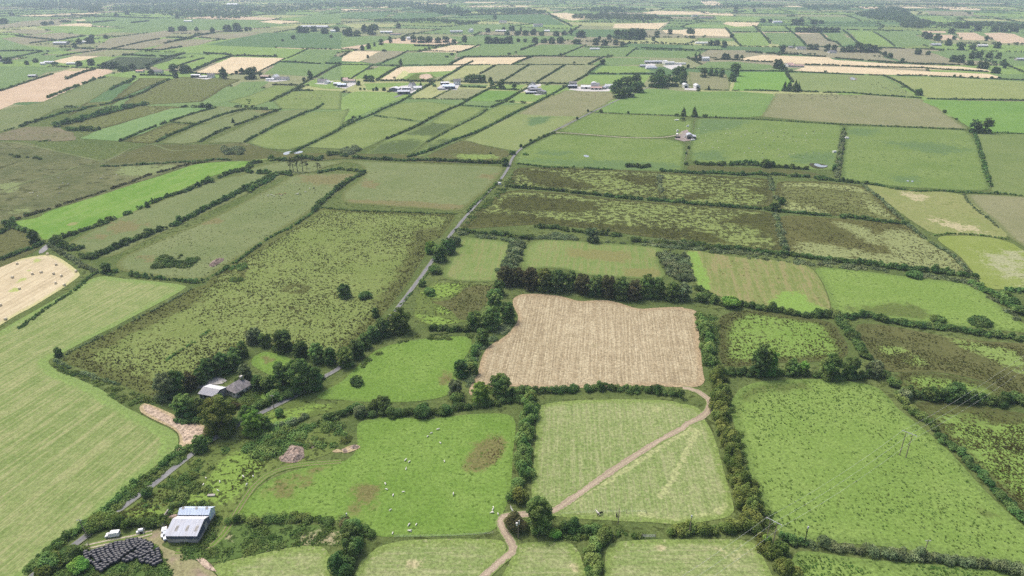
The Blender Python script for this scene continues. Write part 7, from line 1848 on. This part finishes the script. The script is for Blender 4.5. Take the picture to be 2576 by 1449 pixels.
# bits in the cattle yard
slab('feed_trailer', (1703, 340), 4.6, 2.2, 1.9, 70, 'white tipping trailer in the cattle yard', 'trailer', W_WHITE)
slab('feed_rack', (1705, 347), 5.6, 1.6, 1.6, 5, 'dark feed rack with pale roof in the cattle yard', 'rack', W_DARK)
slab('water_tank', (1722, 346), 1.8, 1.6, 1.8, 10, 'white square tank by the cattle barn door', 'tank', W_WHITE)
slab('trailer', (1743, 353), 4.2, 1.9, 1.3, 8, 'white cattle trailer just below the cattle barn', 'trailer', W_WHITE)
slab('water_tank', (1704, 331), 2.2, 2.0, 2.0, 20, 'white boxy tank at the top of the cattle yard', 'tank', W_WHITE)
slab('feed_rack', (1730, 319), 2.6, 1.8, 1.9, 0, 'white-topped feeder above the cattle yard', 'rack', W_WHITE)
slab('water_trough', (1702, 303), 5.0, 2.0, 1.2, -5, 'long white trough alone in pasture above the farm lane', 'trough', W_WHITE)
slab('creep_feeder', (2130, 349), 4.0, 2.4, 1.9, 5, 'white calf feeder beside the pale green hedge', 'feeder', W_WHITE)
slab('creep_feeder', (2099, 384), 3.6, 2.2, 1.8, 5, 'white calf feeder inside the sheep field corner', 'feeder', W_WHITE)
slab('horse_box', (1257, 464), 2.2, 1.8, 1.9, 30, 'small white box by the lane gate among cattle', 'box', W_WHITE)

# ------------------------------------------------------------------ bales
def silage_bale():
    """round bale lying on its side with soft shoulders, wrapped in film"""
    mb = MB(); n, prof = 20, [(-.60, .30), (-.61, .50), (-.56, .60), (-.42, .645), (-.2, .655), (.0, .65), (.2, .655), (.42, .645), (.56, .60), (.61, .50), (.60, .30)]
    vs, fs = [], []
    for x, r in prof:
        for i in range(n):
            a_ = 2 * math.pi * i / n
            z = .63 + r * math.cos(a_); y = r * math.sin(a_) * 1.03
            vs.append((x, y, max(0.0, z) if z > .06 else 0.0))
    for k in range(len(prof) - 1):
        for i in range(n): fs.append((k * n + i, k * n + (i + 1) % n, (k + 1) * n + (i + 1) % n, (k + 1) * n + i))
    fs.append(tuple(range(n))); fs.append(tuple((len(prof) - 1) * n + i for i in range(n)))
    mb.add(vs, fs)
    return mb.mesh('silage_bale', smooth=True)
t = NT('black_film')
pb = t.n('ShaderNodeBsdfPrincipled'); oi = t.n('ShaderNodeObjectInfo')
co = t.n('ShaderNodeTexCoord').outputs['Object']
wr = t.noise(co, 7, 3); bp = t.n('ShaderNodeBump'); bp.inputs['Strength'].default_value = .5; bp.inputs['Distance'].default_value = .03; t.put(bp.inputs['Height'], wr)
t.put(pb.inputs['Base Color'], t.mix(oi.outputs['Random'], (.010, .011, .019), (.021, .023, .036))); pb.inputs['Roughness'].default_value = .42; pb.inputs['Specular IOR Level'].default_value = .45
t.t.links.new(bp.outputs[0], pb.inputs['Normal']); t.t.links.new(pb.outputs[0], t.out.inputs[0])
BF = t.m
def VB(x, y): return (191.67 + x * .14017, 1245.9 + y * .14017)
BALE = """180,1030 180,1075 190,1120 215,1160 225,1195 270,1210 335,1230 365,1265 395,1300 440,1330 465,1360 250,1055 275,1090 310,1015 335,1050 340,1100 365,1130 385,1165 405,1200 390,990 415,1025 425,1070 445,1105 475,1140 490,1170 525,1190 540,1225 470,970 490,1005 495,1045 515,1080 540,1110 560,1135 605,1170 620,1200 645,1230 560,930 565,970 575,1015 585,1050 605,1080 635,1105 660,1130 700,1170 720,1200 635,900 640,935 640,970 665,1005 685,1040 710,1070 735,1100 745,1130 780,1155 725,870 725,910 735,950 745,985 750,1020 770,1055 790,1085 825,1110 800,860 795,900 805,940 830,975 835,1010 850,1040 885,1065 865,865 865,895 875,935 890,965 915,995 945,1025 930,825 930,860 945,895 955,925 980,955 1010,985 1005,810 1015,850 1030,880 1050,915 1075,940 1080,805 1085,840 1105,870 1130,905 1150,815 1170,835 1185,870 1215,895 1230,835 1260,865 1175,935 1130,970 1325,875 1360,905 1280,920 1365,950 1290,960 1225,960 1165,1000 1220,1020 1335,995 1370,1020 1305,1045 1260,1040 1180,1065 1120,1055 1090,1030 1230,1090 1390,1060 1305,1105 1160,1120 1090,1115 1045,1090 1000,1080 940,1120 975,1135 1010,1160 930,1190 870,1175 1250,1145 1310,1150 1395,1100 1430,1130 1355,1175 1410,1185 1170,1175 1205,1205 1290,1215 1355,1230 1410,1255 1465,1225 1525,1200 1485,1155 1500,1105 1480,1070 1475,1030 1470,985 400,1335 455,1260 505,1275 525,1310 580,1270""".split()
bm_ = silage_bale(); first = None
for i, q in enumerate(BALE):
    x, y = map(float, q.split(','))
    p = at(*VB(x, y + 14))
    yaw = R(8 + (x - 850) * -.02 + rng.uniform(-9, 9)) if x < 1100 else R(20 + rng.uniform(-22, 22))
    if first is None:
        first = link('silage_bale', bm_, BF, None, p, yaw)
        tag(first, 'black film-wrapped round bale in the big block beside the farm yard', 'bale', 'black silage bales beside the farm yard')
    else: dup(first, p, yaw)
for o in [o for o in COL.objects if o.name.startswith('silage_bale')]:
    o.location.z = .05
    o.scale = (rng.uniform(1.0, 1.08), rng.uniform(.98, 1.05), rng.uniform(.97, 1.04))
M_WFILM = paint('white_film', (.80, .80, .79), .4, .4, .05, 3)
def plain(m_):
    c = bm_.copy(); c.materials.clear(); c.materials.append(m_); return c
for V, lab in (((408, 1323.5), 'white film-wrapped bale left of the shed, the smaller of two'), ((416.8, 1320.5), 'white film-wrapped bale nearest the shed of the two')):
    tag(link('wrapped_bale', plain(M_WFILM), None, None, at(*V), R(35), (1.2, 1.2, 1.1)), lab, 'bale')
M_STRAW = paint('straw', (.80, .70, .52), 1, 0, .2, 4)
sb = plain(M_STRAW); sb.name = 'straw_bale'; fb = None
for q in "130,270 360,199 424,277 312,335 245,347 406,345 464,363 575,328 95,373 421,416 486,431 148,458 43,690 5,584".split():
    x, y = map(float, q.split(',')); p = at(x / 3, 575 + y / 3); yw = rng.uniform(0, 3.1)
    if fb is None:
        fb = link('straw_bale', sb, M_STRAW, None, p, yw, (1.15, 1.15, 1.15)); tag(fb, 'round straw bale lying on the pale stubble field at the left edge', 'bale', 'round straw bales on the stubble field')
    else: dup(fb, p, yw)

# ------------------------------------------------------------------ animals: one skinned body per kind, then copies
def skin_body(name, nodes, edges, mat, sub=2):
    me = bpy.data.meshes.new(name); me.from_pydata([n_[:3] for n_ in nodes], edges, [])
    o = bpy.data.objects.new(name, me); COL.objects.link(o)
    me.skin_vertices if False else None
    md = o.modifiers.new('Skin', 'SKIN'); md.use_smooth_shade = True
    for i, n_ in enumerate(nodes):
        sv = me.skin_vertices[0].data[i]; sv.radius = (n_[3], n_[4] if len(n_) > 4 else n_[3]); sv.use_root = (i == 0)
    s_ = o.modifiers.new('Sub', 'SUBSURF'); s_.levels = sub - 1; s_.render_levels = sub - 1
    dg = bpy.context.evaluated_depsgraph_get(); dg.update()
    out = bpy.data.meshes.new_from_object(o.evaluated_get(dg))
    bpy.data.objects.remove(o)
    out.name = name; out.materials.clear(); out.materials.append(mat)
    return out
def quad_nodes(L, hgt, leg, belly, neck_up, head, graze=True):
    # spine from rump forward; x forward
    b = hgt - belly
    nd = [(-L * .48, 0, b + belly * .05, belly * .62), (-L * .2, 0, b, belly * .88), (L * .12, 0, b - .01, belly * .92), (L * .40, 0, b, belly * .75)]
    if graze: nk, hd_, mz = (L * .62, 0, b - belly * .25, belly * .36), (L * .78, 0, b - belly * 1.2, head), (L * .88, 0, max(.06, b - belly * 1.9), head * .62)
    else: nk, hd_, mz = (L * .58, 0, b + neck_up * .5, belly * .38), (L * .72, 0, b + neck_up, head), (L * .92, 0, b + neck_up - head * .8, head * .65)
    nd += [nk, hd_, mz]
    e = [(0, 1), (1, 2), (2, 3), (3, 4), (4, 5), (5, 6)]
    for at_, x, s in ((0, -L * .46, 1), (0, -L * .46, -1), (3, L * .36, 1), (3, L * .36, -1)):
        k = len(nd)
        off = -.04 * L if at_ == 0 else .015 * L
        nd += [(x, s * belly * .48, b - belly * .55, leg * 1.7), (x + off, s * belly * .46, b * .42, leg * 1.05), (x - off * .3, s * belly * .46, .02, leg * .9)]
        e += [(at_, k), (k, k + 1), (k + 1, k + 2)]
    k = len(nd); nd.append((-L * .56, 0, b - belly * .6, leg * .6)); e.append((0, k))
    for s in (1, -1):
        k = len(nd); nd.append((hd_[0] - head * .3, s * head * 1.3, hd_[2] + head * .7, head * .28)); e.append((5, k))
    return nd, e
M_WOOL = paint('wool', (.74, .71, .64), 1, 0, .08, 6)
M_COWB = paint('black_hide', (.020, .018, .018), .8, .2, .2, 3)
M_COWW = paint('white_hide', (.72, .68, .60), .9, .1, .1, 3)
M_COWR = paint('tan_hide', (.42, .22, .11), .9, .1, .15, 3)
SH_G = skin_body('sheep', *quad_nodes(1.15, .82, .045, .30, .2, .10, True), M_WOOL)
SH_S = skin_body('sheep', *quad_nodes(1.15, .82, .045, .30, .28, .10, False), M_WOOL)
CW = {}
for k_, mt in (('b', M_COWB), ('w', M_COWW), ('r', M_COWR)):
    CW[k_, 0] = skin_body('cow', *quad_nodes(2.1, 1.38, .075, .42, .35, .16, True), mt, 1 + 1)
    CW[k_, 1] = skin_body('cow', *quad_nodes(2.1, 1.38, .075, .42, .35, .16, False), mt, 1 + 1)
def herd(name, cat, pts, meshes, label, group, sc=1.0):
    for i, V in enumerate(pts):
        me = meshes[rng.integers(len(meshes))]
        o = link(name, me, None, None, at(*V) + Vector((0, 0, .06)), rng.uniform(0, 6.28)); s_ = sc * .76 * rng.uniform(.88, 1.12)
        o.scale = (s_,) * 3; tag(o, label, cat, group)
SK = "728,240 680,267 652,292 747,342 484,472 514,483 489,539 778,480 332,650 342,692 391,737 467,712 846,723 370,848 512,958 566,958 524,1002 512,1006 388,1023 230,1031 1147,828 1143,846 1140,868 1182,876"
herd('sheep', 'sheep', [(858.7 + float(a) / 3, 1001.8 + float(b) / 3) for a, b in (q.split(',') for q in SK.split())], [SH_G, SH_G, SH_S], 'white sheep grazing in the green pasture with brown patches', 'sheep in the green pasture', 1.12)
SJ = "1555,606 1660,634 1836,594 1911,594 1863,654 1648,702 1536,656"
herd('sheep', 'sheep', [(float(a) / 3, 1001.8 + float(b) / 3) for a, b in (q.split(',') for q in SJ.split())], [SH_G, SH_S], 'white sheep in the rough grass above the farm shed', 'sheep above the farm shed', 1.12)
slab('feed_trough', (532, 1247.5), 2.6, 1.0, .5, 5, 'pale sheep trough in the grass above the farm shed', 'trough', W_CONC)
def inside(s, n, seed):
    P = pv(s); A = np.array(P); gg = np.random.default_rng(seed); out = []
    while len(out) < n:
        q = gg.uniform(A.min(0), A.max(0))
        if segdist(np.array([q]), P)[1][0]: out.append(tuple(q))
    return out
herd('sheep', 'sheep', inside("F120,150 600,180 1130,220 1130,320 1000,430 650,440 120,350", 62, 5), [SH_G, SH_S], 'white sheep in the large flock right of the cattle barn', 'flock right of the cattle barn', 1.35)
herd('cow', 'cow', [(1717.3 + float(a) / 3, 255.6 + float(b) / 3) for a, b in (q.split(',') for q in "558,235 607,240 765,240 795,243 715,268 830,268 765,290 655,333 985,228".split())], [CW['b', 0], CW['b', 1]], 'black cow among the white flock right of the cattle barn', 'black cows among the flock')
herd('cow', 'cow', inside("C1370,615 1520,630 1680,680 1720,712 1600,700 1450,665", 26, 6), [CW['b', 0], CW['b', 1]], 'black cow in the pasture right of the white pond', 'black cows right of the pond', 1.1)
herd('cow', 'cow', inside("C790,710 1000,705 1250,715 1380,735 1280,752 1000,748 800,740", 38, 7), [CW['b', 0], CW['b', 1]], 'black cow in the herd strung along the heath pasture hedge', 'black herd on the heath pasture', 1.1)
herd('cow', 'cow', [(float(a) / 3, 255.6 + float(b) / 3) for a, b in (q.split(',') for q in "2022,714 2050,708 2070,718 2122,712 2240,702 2305,686 2338,660 2250,700".split())], [CW['w', 0], CW['w', 1]], 'white cow resting in the strip pasture above the rushy field', 'white cows in the strip pasture')
herd('cow', 'cow', [(float(a) / 3, 255.6 + float(b) / 3) for a, b in (q.split(',') for q in "2085,705 2110,702 2150,698 2125,706".split())], [CW['r', 0]], 'tan cow among the white cows of the strip pasture', 'tan cows in the strip pasture')
herd('cow', 'cow', [(float(a) / 3, 255.6 + float(b) / 3) for a, b in (q.split(',') for q in "2260,664 2370,657 2378,672 2268,703".split())], [CW['b', 0], CW['b', 1]], 'black cow near the top of the strip pasture', 'black cows in the strip pasture')
herd('sheep', 'sheep', [(float(a) / 3, 255.6 + float(b) / 3) for a, b in (q.split(',') for q in "250,690 285,715 450,652 450,690 475,618 515,622 765,583 780,567 880,555 170,740 230,694 440,578".split())], [SH_G, SH_S], 'white sheep scattered on the olive bog', 'sheep on the olive bog', 1.4)
herd('cow', 'cow', inside("B1740,700 2030,705 2030,740 1780,750", 15, 8), [CW['b', 0], CW['r', 1]], 'dark cow in the beige field below the red roofed farm', 'dark cows below the red roofed farm')
herd('cow', 'cow', [(858.7 + float(a) / 3, float(b) / 3) for a, b in (q.split(',') for q in "905,690 880,705 900,712 955,700 930,720 985,705 870,712".split())], [CW['b', 0], CW['r', 1]], 'dark cow in the pale field below the slate-roofed white house', 'dark cows in the pale field')
herd('cow', 'cow', inside("A2130,720 2380,715 2500,735 2400,760 2120,755", 26, 9), [CW['b', 0], CW['r', 0]], 'dark cow in the pasture below the blue shed farmyard', 'dark cows below the farmyard')
herd('cow', 'cow', [(858.7 + float(a) / 3, 255.6 + float(b) / 3) for a, b in (q.split(',') for q in "1185,640 1205,642 1240,645 1310,628 1345,610 1395,632 1330,712 1345,715 1290,598".split())], [CW['b', 0], CW['b', 1]], 'black cow by the lane gate at the rushy fields', 'black cows by the lane gate')
herd('cow', 'cow', inside("A1850,640 2000,650 1960,680 1840,690", 10, 10), [CW['b', 0]], 'dark cow in the strip below the white gabled house', 'dark cows in the strip')
herd('sheep', 'sheep', inside("E180,20 340,30 300,60 60,70", 12, 12), [SH_G], 'white sheep in the green field below the blue-fronted sheds', 'sheep below the blue-fronted sheds', 1.3)
HK = [((1504, 1294.5), CW['w', 1], 'white horse grazing beside the wire fence of the tracked meadow', 1.0), ((1511, 1294.5), CW['b', 0], 'black horse beside the white horse at the wire fence', 1.05), ((1550.8, 1299.5), CW['b', 1], 'black horse standing alone right of the white horse', .9)]
for V, me, lab, s_ in HK:
    o = link('horse', me, None, None, at(*V), rng.uniform(0, 6.28), (s_ * .82, s_ * .68, s_ * .95)); tag(o, lab, 'horse')

# ------------------------------------------------------------------ vehicles
M_CAR = paint('white_paint', (.80, .80, .80), .25, .6, .03, 1)
M_CARB = paint('silver_blue_paint', (.45, .50, .58), .25, .6, .05, 1)
M_TYRE = paint('tyre', (.02, .02, .02), .8, .2, .1)
M_RIM = paint('wheel_rim', (.45, .45, .46), .4, .5, .1)
M_LAMP = paint('lamp_lens', (.65, .62, .55), .2, .6, .05)
M_TAIL = paint('tail_lens', (.35, .03, .02), .3, .5, .05)
def vehicle(name, label, cat, V, yaw, paintm, kind):
    p = at(*V); v = thing(name, label, cat, p + Vector((0, 0, .06)), yaw)
    L_, w_ = 4.5, 1.76
    if kind == 'van': prof = [(-2.2, .35), (-2.25, .9), (-2.2, 1.78), (-2.05, 1.92), (.35, 1.92), (.75, 1.75), (1.3, 1.12), (2.1, .95), (2.25, .75), (2.25, .35)]
    else: prof = [(-2.25, .35), (-2.3, .85), (-2.1, 1.3), (-1.7, 1.52), (.25, 1.52), (.95, 1.02), (2.05, .88), (2.25, .68), (2.25, .35)]
    mb = MB(); n = len(prof)
    for s in (-1, 1):
        pass
    vs = [(x, -w_ / 2 * (.90 if z > 1.15 else 1), z) for x, z in prof] + [(x, w_ / 2 * (.90 if z > 1.15 else 1), z) for x, z in prof]
    mb.add(vs, [(i, (i + 1) % n, n + (i + 1) % n, n + i) for i in range(n)] + [tuple(range(n - 1, -1, -1)), tuple(range(n, 2 * n))])
    mb.obj('body', paintm, v, bevel=.06)
    def pane(a_, b_, c_, d_, nm):
        k = [Vector(q) for q in (a_, b_, c_, d_)]; nn = (k[1] - k[0]).cross(k[2] - k[0]).normalized() * .025
        m_ = MB(); m_.add([q - nn * .2 for q in k] + [q + nn for q in k], [(3, 2, 1, 0), (4, 5, 6, 7), (0, 1, 5, 4), (1, 2, 6, 5), (2, 3, 7, 6), (3, 0, 4, 7)]); m_.obj(nm, M_GLASS, v)
    hw = w_ / 2
    if kind == 'van':
        pane((1.25, -hw * .84, 1.2), (1.25, hw * .84, 1.2), (.8, hw * .8, 1.72), (.8, -hw * .8, 1.72), 'windscreen')
        for s in (1, -1): pane(*[(x, s * hw * y_, z) for x, y_, z in ((.1, .945, 1.2), (1.0, .945, 1.2), (.6, .91, 1.68), (.1, .91, 1.68))][::s], 'side_window')
        pane((-2.235, hw * .8, 1.25), (-2.235, -hw * .8, 1.25), (-2.21, -hw * .75, 1.7), (-2.21, hw * .75, 1.7), 'rear_window')
    else:
        pane((.92, -hw * .84, 1.06), (.92, hw * .84, 1.06), (.32, hw * .8, 1.48), (.32, -hw * .8, 1.48), 'windscreen')
        for s in (1, -1): pane(*[(x, s * hw * y_, z) for x, y_, z in ((-1.8, .96, 1.06), (.7, .96, 1.06), (.2, .92, 1.44), (-1.6, .92, 1.44))][::s], 'side_window')
        pane((-2.2, hw * .8, 1.08), (-2.2, -hw * .8, 1.08), (-1.85, -hw * .75, 1.42), (-1.85, hw * .75, 1.42), 'rear_window')
    for x in (-1.4, 1.42):
        for s in (-1, 1):
            wl = MB(); wl.tube((x, s * (hw - .2), .33), (x, s * (hw + .02), .33), .33, n=16); wo_ = wl.obj('wheel', M_TYRE, v)
            rm = MB(); rm.tube((x, s * (hw + .022), .33), (x, s * (hw + .04), .33), .19, n=12); rm.obj('rim', M_RIM, wo_)
    for s in (-1, 1):
        m_ = MB(); m_.box(2.2, 2.28, s * .62 - .18, s * .62 + .18, .66, .8); m_.obj('headlight', M_LAMP, v)
        m_ = MB(); m_.box(-2.30, -2.22, s * .74 - .08, s * .74 + .08, .8, 1.15); m_.obj('tail_light', M_TAIL, v)
    return v
a, b_ = at(272, 1346), at(297, 1343)
vehicle('parked_van', 'white van parked on the grass in front of the bushy hedge', 'van', (285, 1349), math.atan2(a.y - b_.y, a.x - b_.x), M_CAR, 'van')
vehicle('parked_car', 'white car half hidden behind the left side of the shed', 'car', (414.5, 1343), R(-70), M_CAR, 'car')
vehicle('parked_car', 'pale blue car tight against the shed front corner', 'car', (418.5, 1350), R(-62), M_CARB, 'car')
# scrap machine with white tank on the yard edge
sp = thing('sprayer', 'old sprayer with white tank and thin arms at the yard edge', 'sprayer', at(356, 1339.5) + Vector((0, 0, .06)), R(15))
m = MB(); m.tube((-.8, 0, 1.0), (.8, 0, 1.0), .62, n=14); m.obj('tank', M_WFILM, sp, bevel=.1)
m = MB(); m.box(-1.1, 1.1, -.5, -.4, .3, .42); m.box(-1.1, 1.1, .4, .5, .3, .42); m.box(-1.1, -1.0, -.4, .4, .3, .42); m.obj('frame', M_STEEL, sp)
for s in (-1, 1):
    m = MB(); m.tube((.9, s * .6, .5), (1.4, s * 2.3, .9), .05); m.obj('boom', M_STEEL, sp)
    m = MB(); m.tube((0, s * .62, .35), (0, s * .8, .35), .35, n=14); m.obj('wheel', M_TYRE, sp)
slab('white_sack', (348, 1341), 1.1, .8, .7, 20, 'small white sack left of the old sprayer', 'sack', M_WFILM)

# ------------------------------------------------------------------ poles, wires, gates, fences
def pole(V, hgt, label, mat, arms, lean=(0, 0), extra=None):
    b = thing('utility_pole', label, 'pole', at(*V))
    tp = Vector((lean[0], lean[1], hgt))
    m = MB(); m.tube((0, 0, -.3), tp, .17, .11, 10); m.obj('shaft', mat, b)
    if arms:
        m = MB(); m.box(-.9, .9, -.06, .06, hgt - .55, hgt - .42); m.v = [(v[0] + lean[0], v[1] + lean[1], v[2]) for v in m.v]; ar = m.obj('crossarm', M_STEEL, b)
        for x in (-.8, 0, .8):
            m = MB(); m.tube((x + lean[0], lean[1], hgt - .42), (x + lean[0], lean[1], hgt - .2), .09, .05, 8); m.obj('insulator', M_PORC, ar)
    if extra == 'box':
        m = MB(); m.box(-.75, -.2, -.3, .3, hgt - 2.0, hgt - .9); m.obj('transformer', W_WHITE, b, bevel=.05)
        m = MB(); m.box(.15, .4, -.12, .12, hgt - 1.6, hgt + .1); m.obj('fuse_gear', W_WHITE, b)
    if extra == 'cap':
        m = MB(); m.box(-.2, .2, -.2, .2, hgt - .5, hgt + .25); m.obj('cap', M_STEEL, b)
    return b, tp
PO = [((222, 1353.5), 8.2, 'leaning pale wood utility pole at the roadside hedge', M_WOOD, True, (-1.0, 0), None),
      ((1303.5, 1354), 7.6, 'utility pole carrying white transformer boxes by the brown track', M_WOOD, False, (0, 0), 'box'),
      ((877, 1334), 7.2, 'utility pole with white head rising from the bottom edge hedge', M_WOOD, False, (0, 0), 'cap'),
      ((1733, 1348), 8.6, 'thin pale utility pole in the hedge gap right of the field gate', M_WOOD, False, (0, 0), 'cap'),
      ((2022, 1374), 8.2, 'black tarred utility pole with white cap in the hedge', M_BLACKPOLE, False, (0, 0), 'cap'),
      ((2320, 1405), 8.0, 'pale utility pole in the hedge at the bottom right', M_WOOD, True, (0, 0), None),
      ((690, 1033), 8.0, 'utility pole with short arm above the lane verge', M_WOOD, True, (0, 0), None),
      ((2505, 205), 10, 'thin pole on the pasture skyline at right', M_WOOD, False, (0, 0), None) if False else ((1555, 1318), 7.0, 'thin bleached pole beside the wire fence of the tracked meadow', M_WOOD, False, (0, 0), None)]
for a_ in PO: pole(*a_)
HT = 11.0
def hframe(V1, V2_, label):
    a_, b_ = at(*V1), at(*V2_); c = (a_ + b_) / 2; dr = b_ - a_
    t_ = thing('double_pole_pylon', label, 'pylon', c, math.atan2(dr.y, dr.x)); hl = max(1.1, min(1.6, dr.length / 2))
    for s, mt in ((-1, M_WOOD), (1, M_WOOD)):
        m = MB(); m.tube((s * hl, 0, -.3), (s * hl, 0, HT), .18, .12, 10); m.obj('shaft', mt, t_)
    m = MB(); m.box(-hl - 1.5, hl + 1.5, -.08, .08, HT - .1, HT + .08); ar = m.obj('crossarm', M_STEEL, t_)
    for x in (-hl - 1.4, 0, hl + 1.4):
        m = MB(); m.tube((x, 0, HT - .1), (x, 0, HT - .55), .13, .07, 8); m.obj('insulator', M_PORC, ar)
    bpy.context.view_layer.update()
    return [t_.matrix_world @ Vector((x, 0, HT - .5)) for x in (-hl - 1.4, 0, hl + 1.4)], t_
A1, tA = hframe((1927, 1373), (1940, 1379), 'double wooden pole pylon standing in the hedge by the bright small tree')
B1, tB = hframe((2266, 1146), (2275, 1150), 'double wooden pole pylon alone in the large tufted pasture')
tA.rotation_euler.z = tB.rotation_euler.z = R(-42); bpy.context.view_layer.update()
A1 = [tA.matrix_world @ Vector((x, 0, HT - .5)) for x in (-2.7, 0, 2.7)]; B1 = [tB.matrix_world @ Vector((x, 0, HT - .5)) for x in (-2.7, 0, 2.7)]
dirv = (sum(B1, Vector()) - sum(A1, Vector())) / 3
M_WIRE = paint('bare_wire', (.55, .57, .55), .5, .4, .05)
def wire(a_, b_, sag, label, r=.022):
    P = [a_.lerp(b_, i / 16) - Vector((0, 0, sag * 4 * (i / 16) * (1 - i / 16))) for i in range(17)]
    m = MB()
    for i in range(16): m.tube(P[i], P[i + 1], r, n=4, caps=False)
    return tag(m.obj('overhead_wire', M_WIRE), label, 'wire', 'overhead wires of the pylon line')
side_w = ['far', 'middle', 'near']
for i in range(3):
    wire(A1[i], B1[i], 2.0, f'{side_w[i]} overhead wire crossing the tufted pasture between the pylons')
    wire(A1[i] - dirv, A1[i], 2.0, f'{side_w[i]} overhead wire running off the bottom edge from the hedge pylon')
    wire(B1[i], B1[i] + dirv * 1.6, 3.0, f'{side_w[i]} overhead wire leaving the pasture pylon to the upper right')
def gate(V, w_, yaw, label, mat=M_STEEL):
    t_ = thing('field_gate', label, 'gate', at(*V), yaw)
    m = MB()
    for k in range(5): m.box(-w_ / 2, w_ / 2, -.02, .02, .25 + k * .24, .29 + k * .24)
    for x in (-w_ / 2, 0, w_ / 2 - .05): m.box(x, x + .05, -.025, .025, .22, 1.28)
    m.obj('bars', mat, t_)
    for s in (-1, 1):
        m = MB(); m.tube((s * (w_ / 2 + .15), 0, -.2), (s * (w_ / 2 + .15), 0, 1.5), .10, n=8); m.obj('post', M_WOOD, t_)
    return t_
gate((1632, 1352), 4.2, 0, 'silver steel field gate between two hedges at the bottom')
gate((213, 1380), 2.8, R(70), 'silver gate where the farm track meets the lane')
gate((1288, 1286), 3.2, R(110), 'narrow open gate at the end of the straight hedge', W_WHITE)
def fence(s, label, n=None, hgt=1.15, wires=2, gap=4.0):
    P = smooth_path([(p.x, p.y) for p in pw(s)], gap)
    c = P[0]; t_ = thing('wire_fence', label, 'fence', (c[0], c[1], .1))
    for i, q in enumerate(P[:90]):
        m = MB(); x, y = q - c; m.tube((x, y, -.2), (x + rng.uniform(-.06, .06), y, hgt), .065, n=6); m.obj('post', M_WOOD, t_)
    for k in range(wires):
        m = MB(); z = .5 + k * .5
        for i in range(len(P) - 1): m.tube((*(P[i] - c), z), (*(P[i + 1] - c), z), .018, n=4, caps=False)
        m.obj('wire', M_WIRE, t_)
fence("K1650,885 1800,872 1950,868 2050,865 2150,862 2300,868", 'wire fence on pale posts along the bottom of the tracked meadow')
fence("K400,1052 600,1052 800,1048 1000,1038 1150,1026", 'wire fence on low posts along the bottom of the sheep pasture', gap=5)
fence("D780,475 860,430 960,405 1050,390 1120,355 1190,330", 'line of white fence posts across the olive bog', gap=7, hgt=1.6)
fence("F100,120 88,160 75,220 70,270", 'pale post fence above the cattle barn', gap=8, hgt=1.4)
fence("F60,300 45,350 30,400 15,450 5,500", 'pale post fence below the cattle barn', gap=7, hgt=1.4)
fence("F2205,245 2220,300 2250,380 2270,460 2300,570 2325,650", 'pale post fence with bushes at the right pastures', gap=8, hgt=1.4)
# ------------------------------------------------------------------ light, air
SUN_EL, SUN_AZ = R(60), R(-48)      # azimuth from +Y towards +X
w = bpy.data.worlds.new('World'); scene.world = w; w.use_nodes = True
nt = w.node_tree; nt.nodes.clear()
sky = nt.nodes.new('ShaderNodeTexSky'); sky.sky_type = 'NISHITA'; sky.sun_disc = False
sky.sun_elevation = SUN_EL; sky.sun_rotation = SUN_AZ
sky.altitude = 60; sky.air_density = 1.0; sky.dust_density = 6.0; sky.ozone_density = 1.0
bg = nt.nodes.new('ShaderNodeBackground'); bg.inputs[1].default_value = 0.13
wo = nt.nodes.new('ShaderNodeOutputWorld')
nt.links.new(sky.outputs[0], bg.inputs[0]); nt.links.new(bg.outputs[0], wo.inputs[0])
sl = bpy.data.lights.new('sun', 'SUN'); sl.energy = 1.6; sl.angle = R(13); sl.color = (1, .965, .91)
so = bpy.data.objects.new('sun', sl); COL.objects.link(so)
d = Vector((math.sin(SUN_AZ) * math.cos(SUN_EL), math.cos(SUN_AZ) * math.cos(SUN_EL), math.sin(SUN_EL)))
so.rotation_euler = d.to_track_quat('Z', 'Y').to_euler()
so.location = (0, 0, 600)

HAZE = 0.000118
mb = MB(); mb.box(-15000, 15000, -400, 22000, -2.0, 182.0)
t = NT('haze_air'); t.t.nodes.remove(t.out)
out = t.n('ShaderNodeOutputMaterial')
vol = t.n('ShaderNodeVolumePrincipled'); vol.inputs['Color'].default_value = (.66, .80, 1.0, 1); vol.inputs['Density'].default_value = HAZE; vol.inputs['Anisotropy'].default_value = 0.25
t.t.links.new(vol.outputs[0], out.inputs['Volume'])
ho = mb.obj('haze', t.m); tag(ho, kind='stuff')

vs = scene.view_settings
vs.view_transform = 'Standard'; vs.look = 'None'; vs.exposure = 0.52; vs.gamma = 1.0; vs.use_curve_mapping = False
scene.cycles.max_bounces = 5; scene.cycles.diffuse_bounces = 2; scene.cycles.glossy_bounces = 2
scene.cycles.transmission_bounces = 2; scene.cycles.volume_bounces = 1; scene.cycles.transparent_max_bounces = 4
scene.cycles.use_denoising = False
scene.render.film_transparent = False
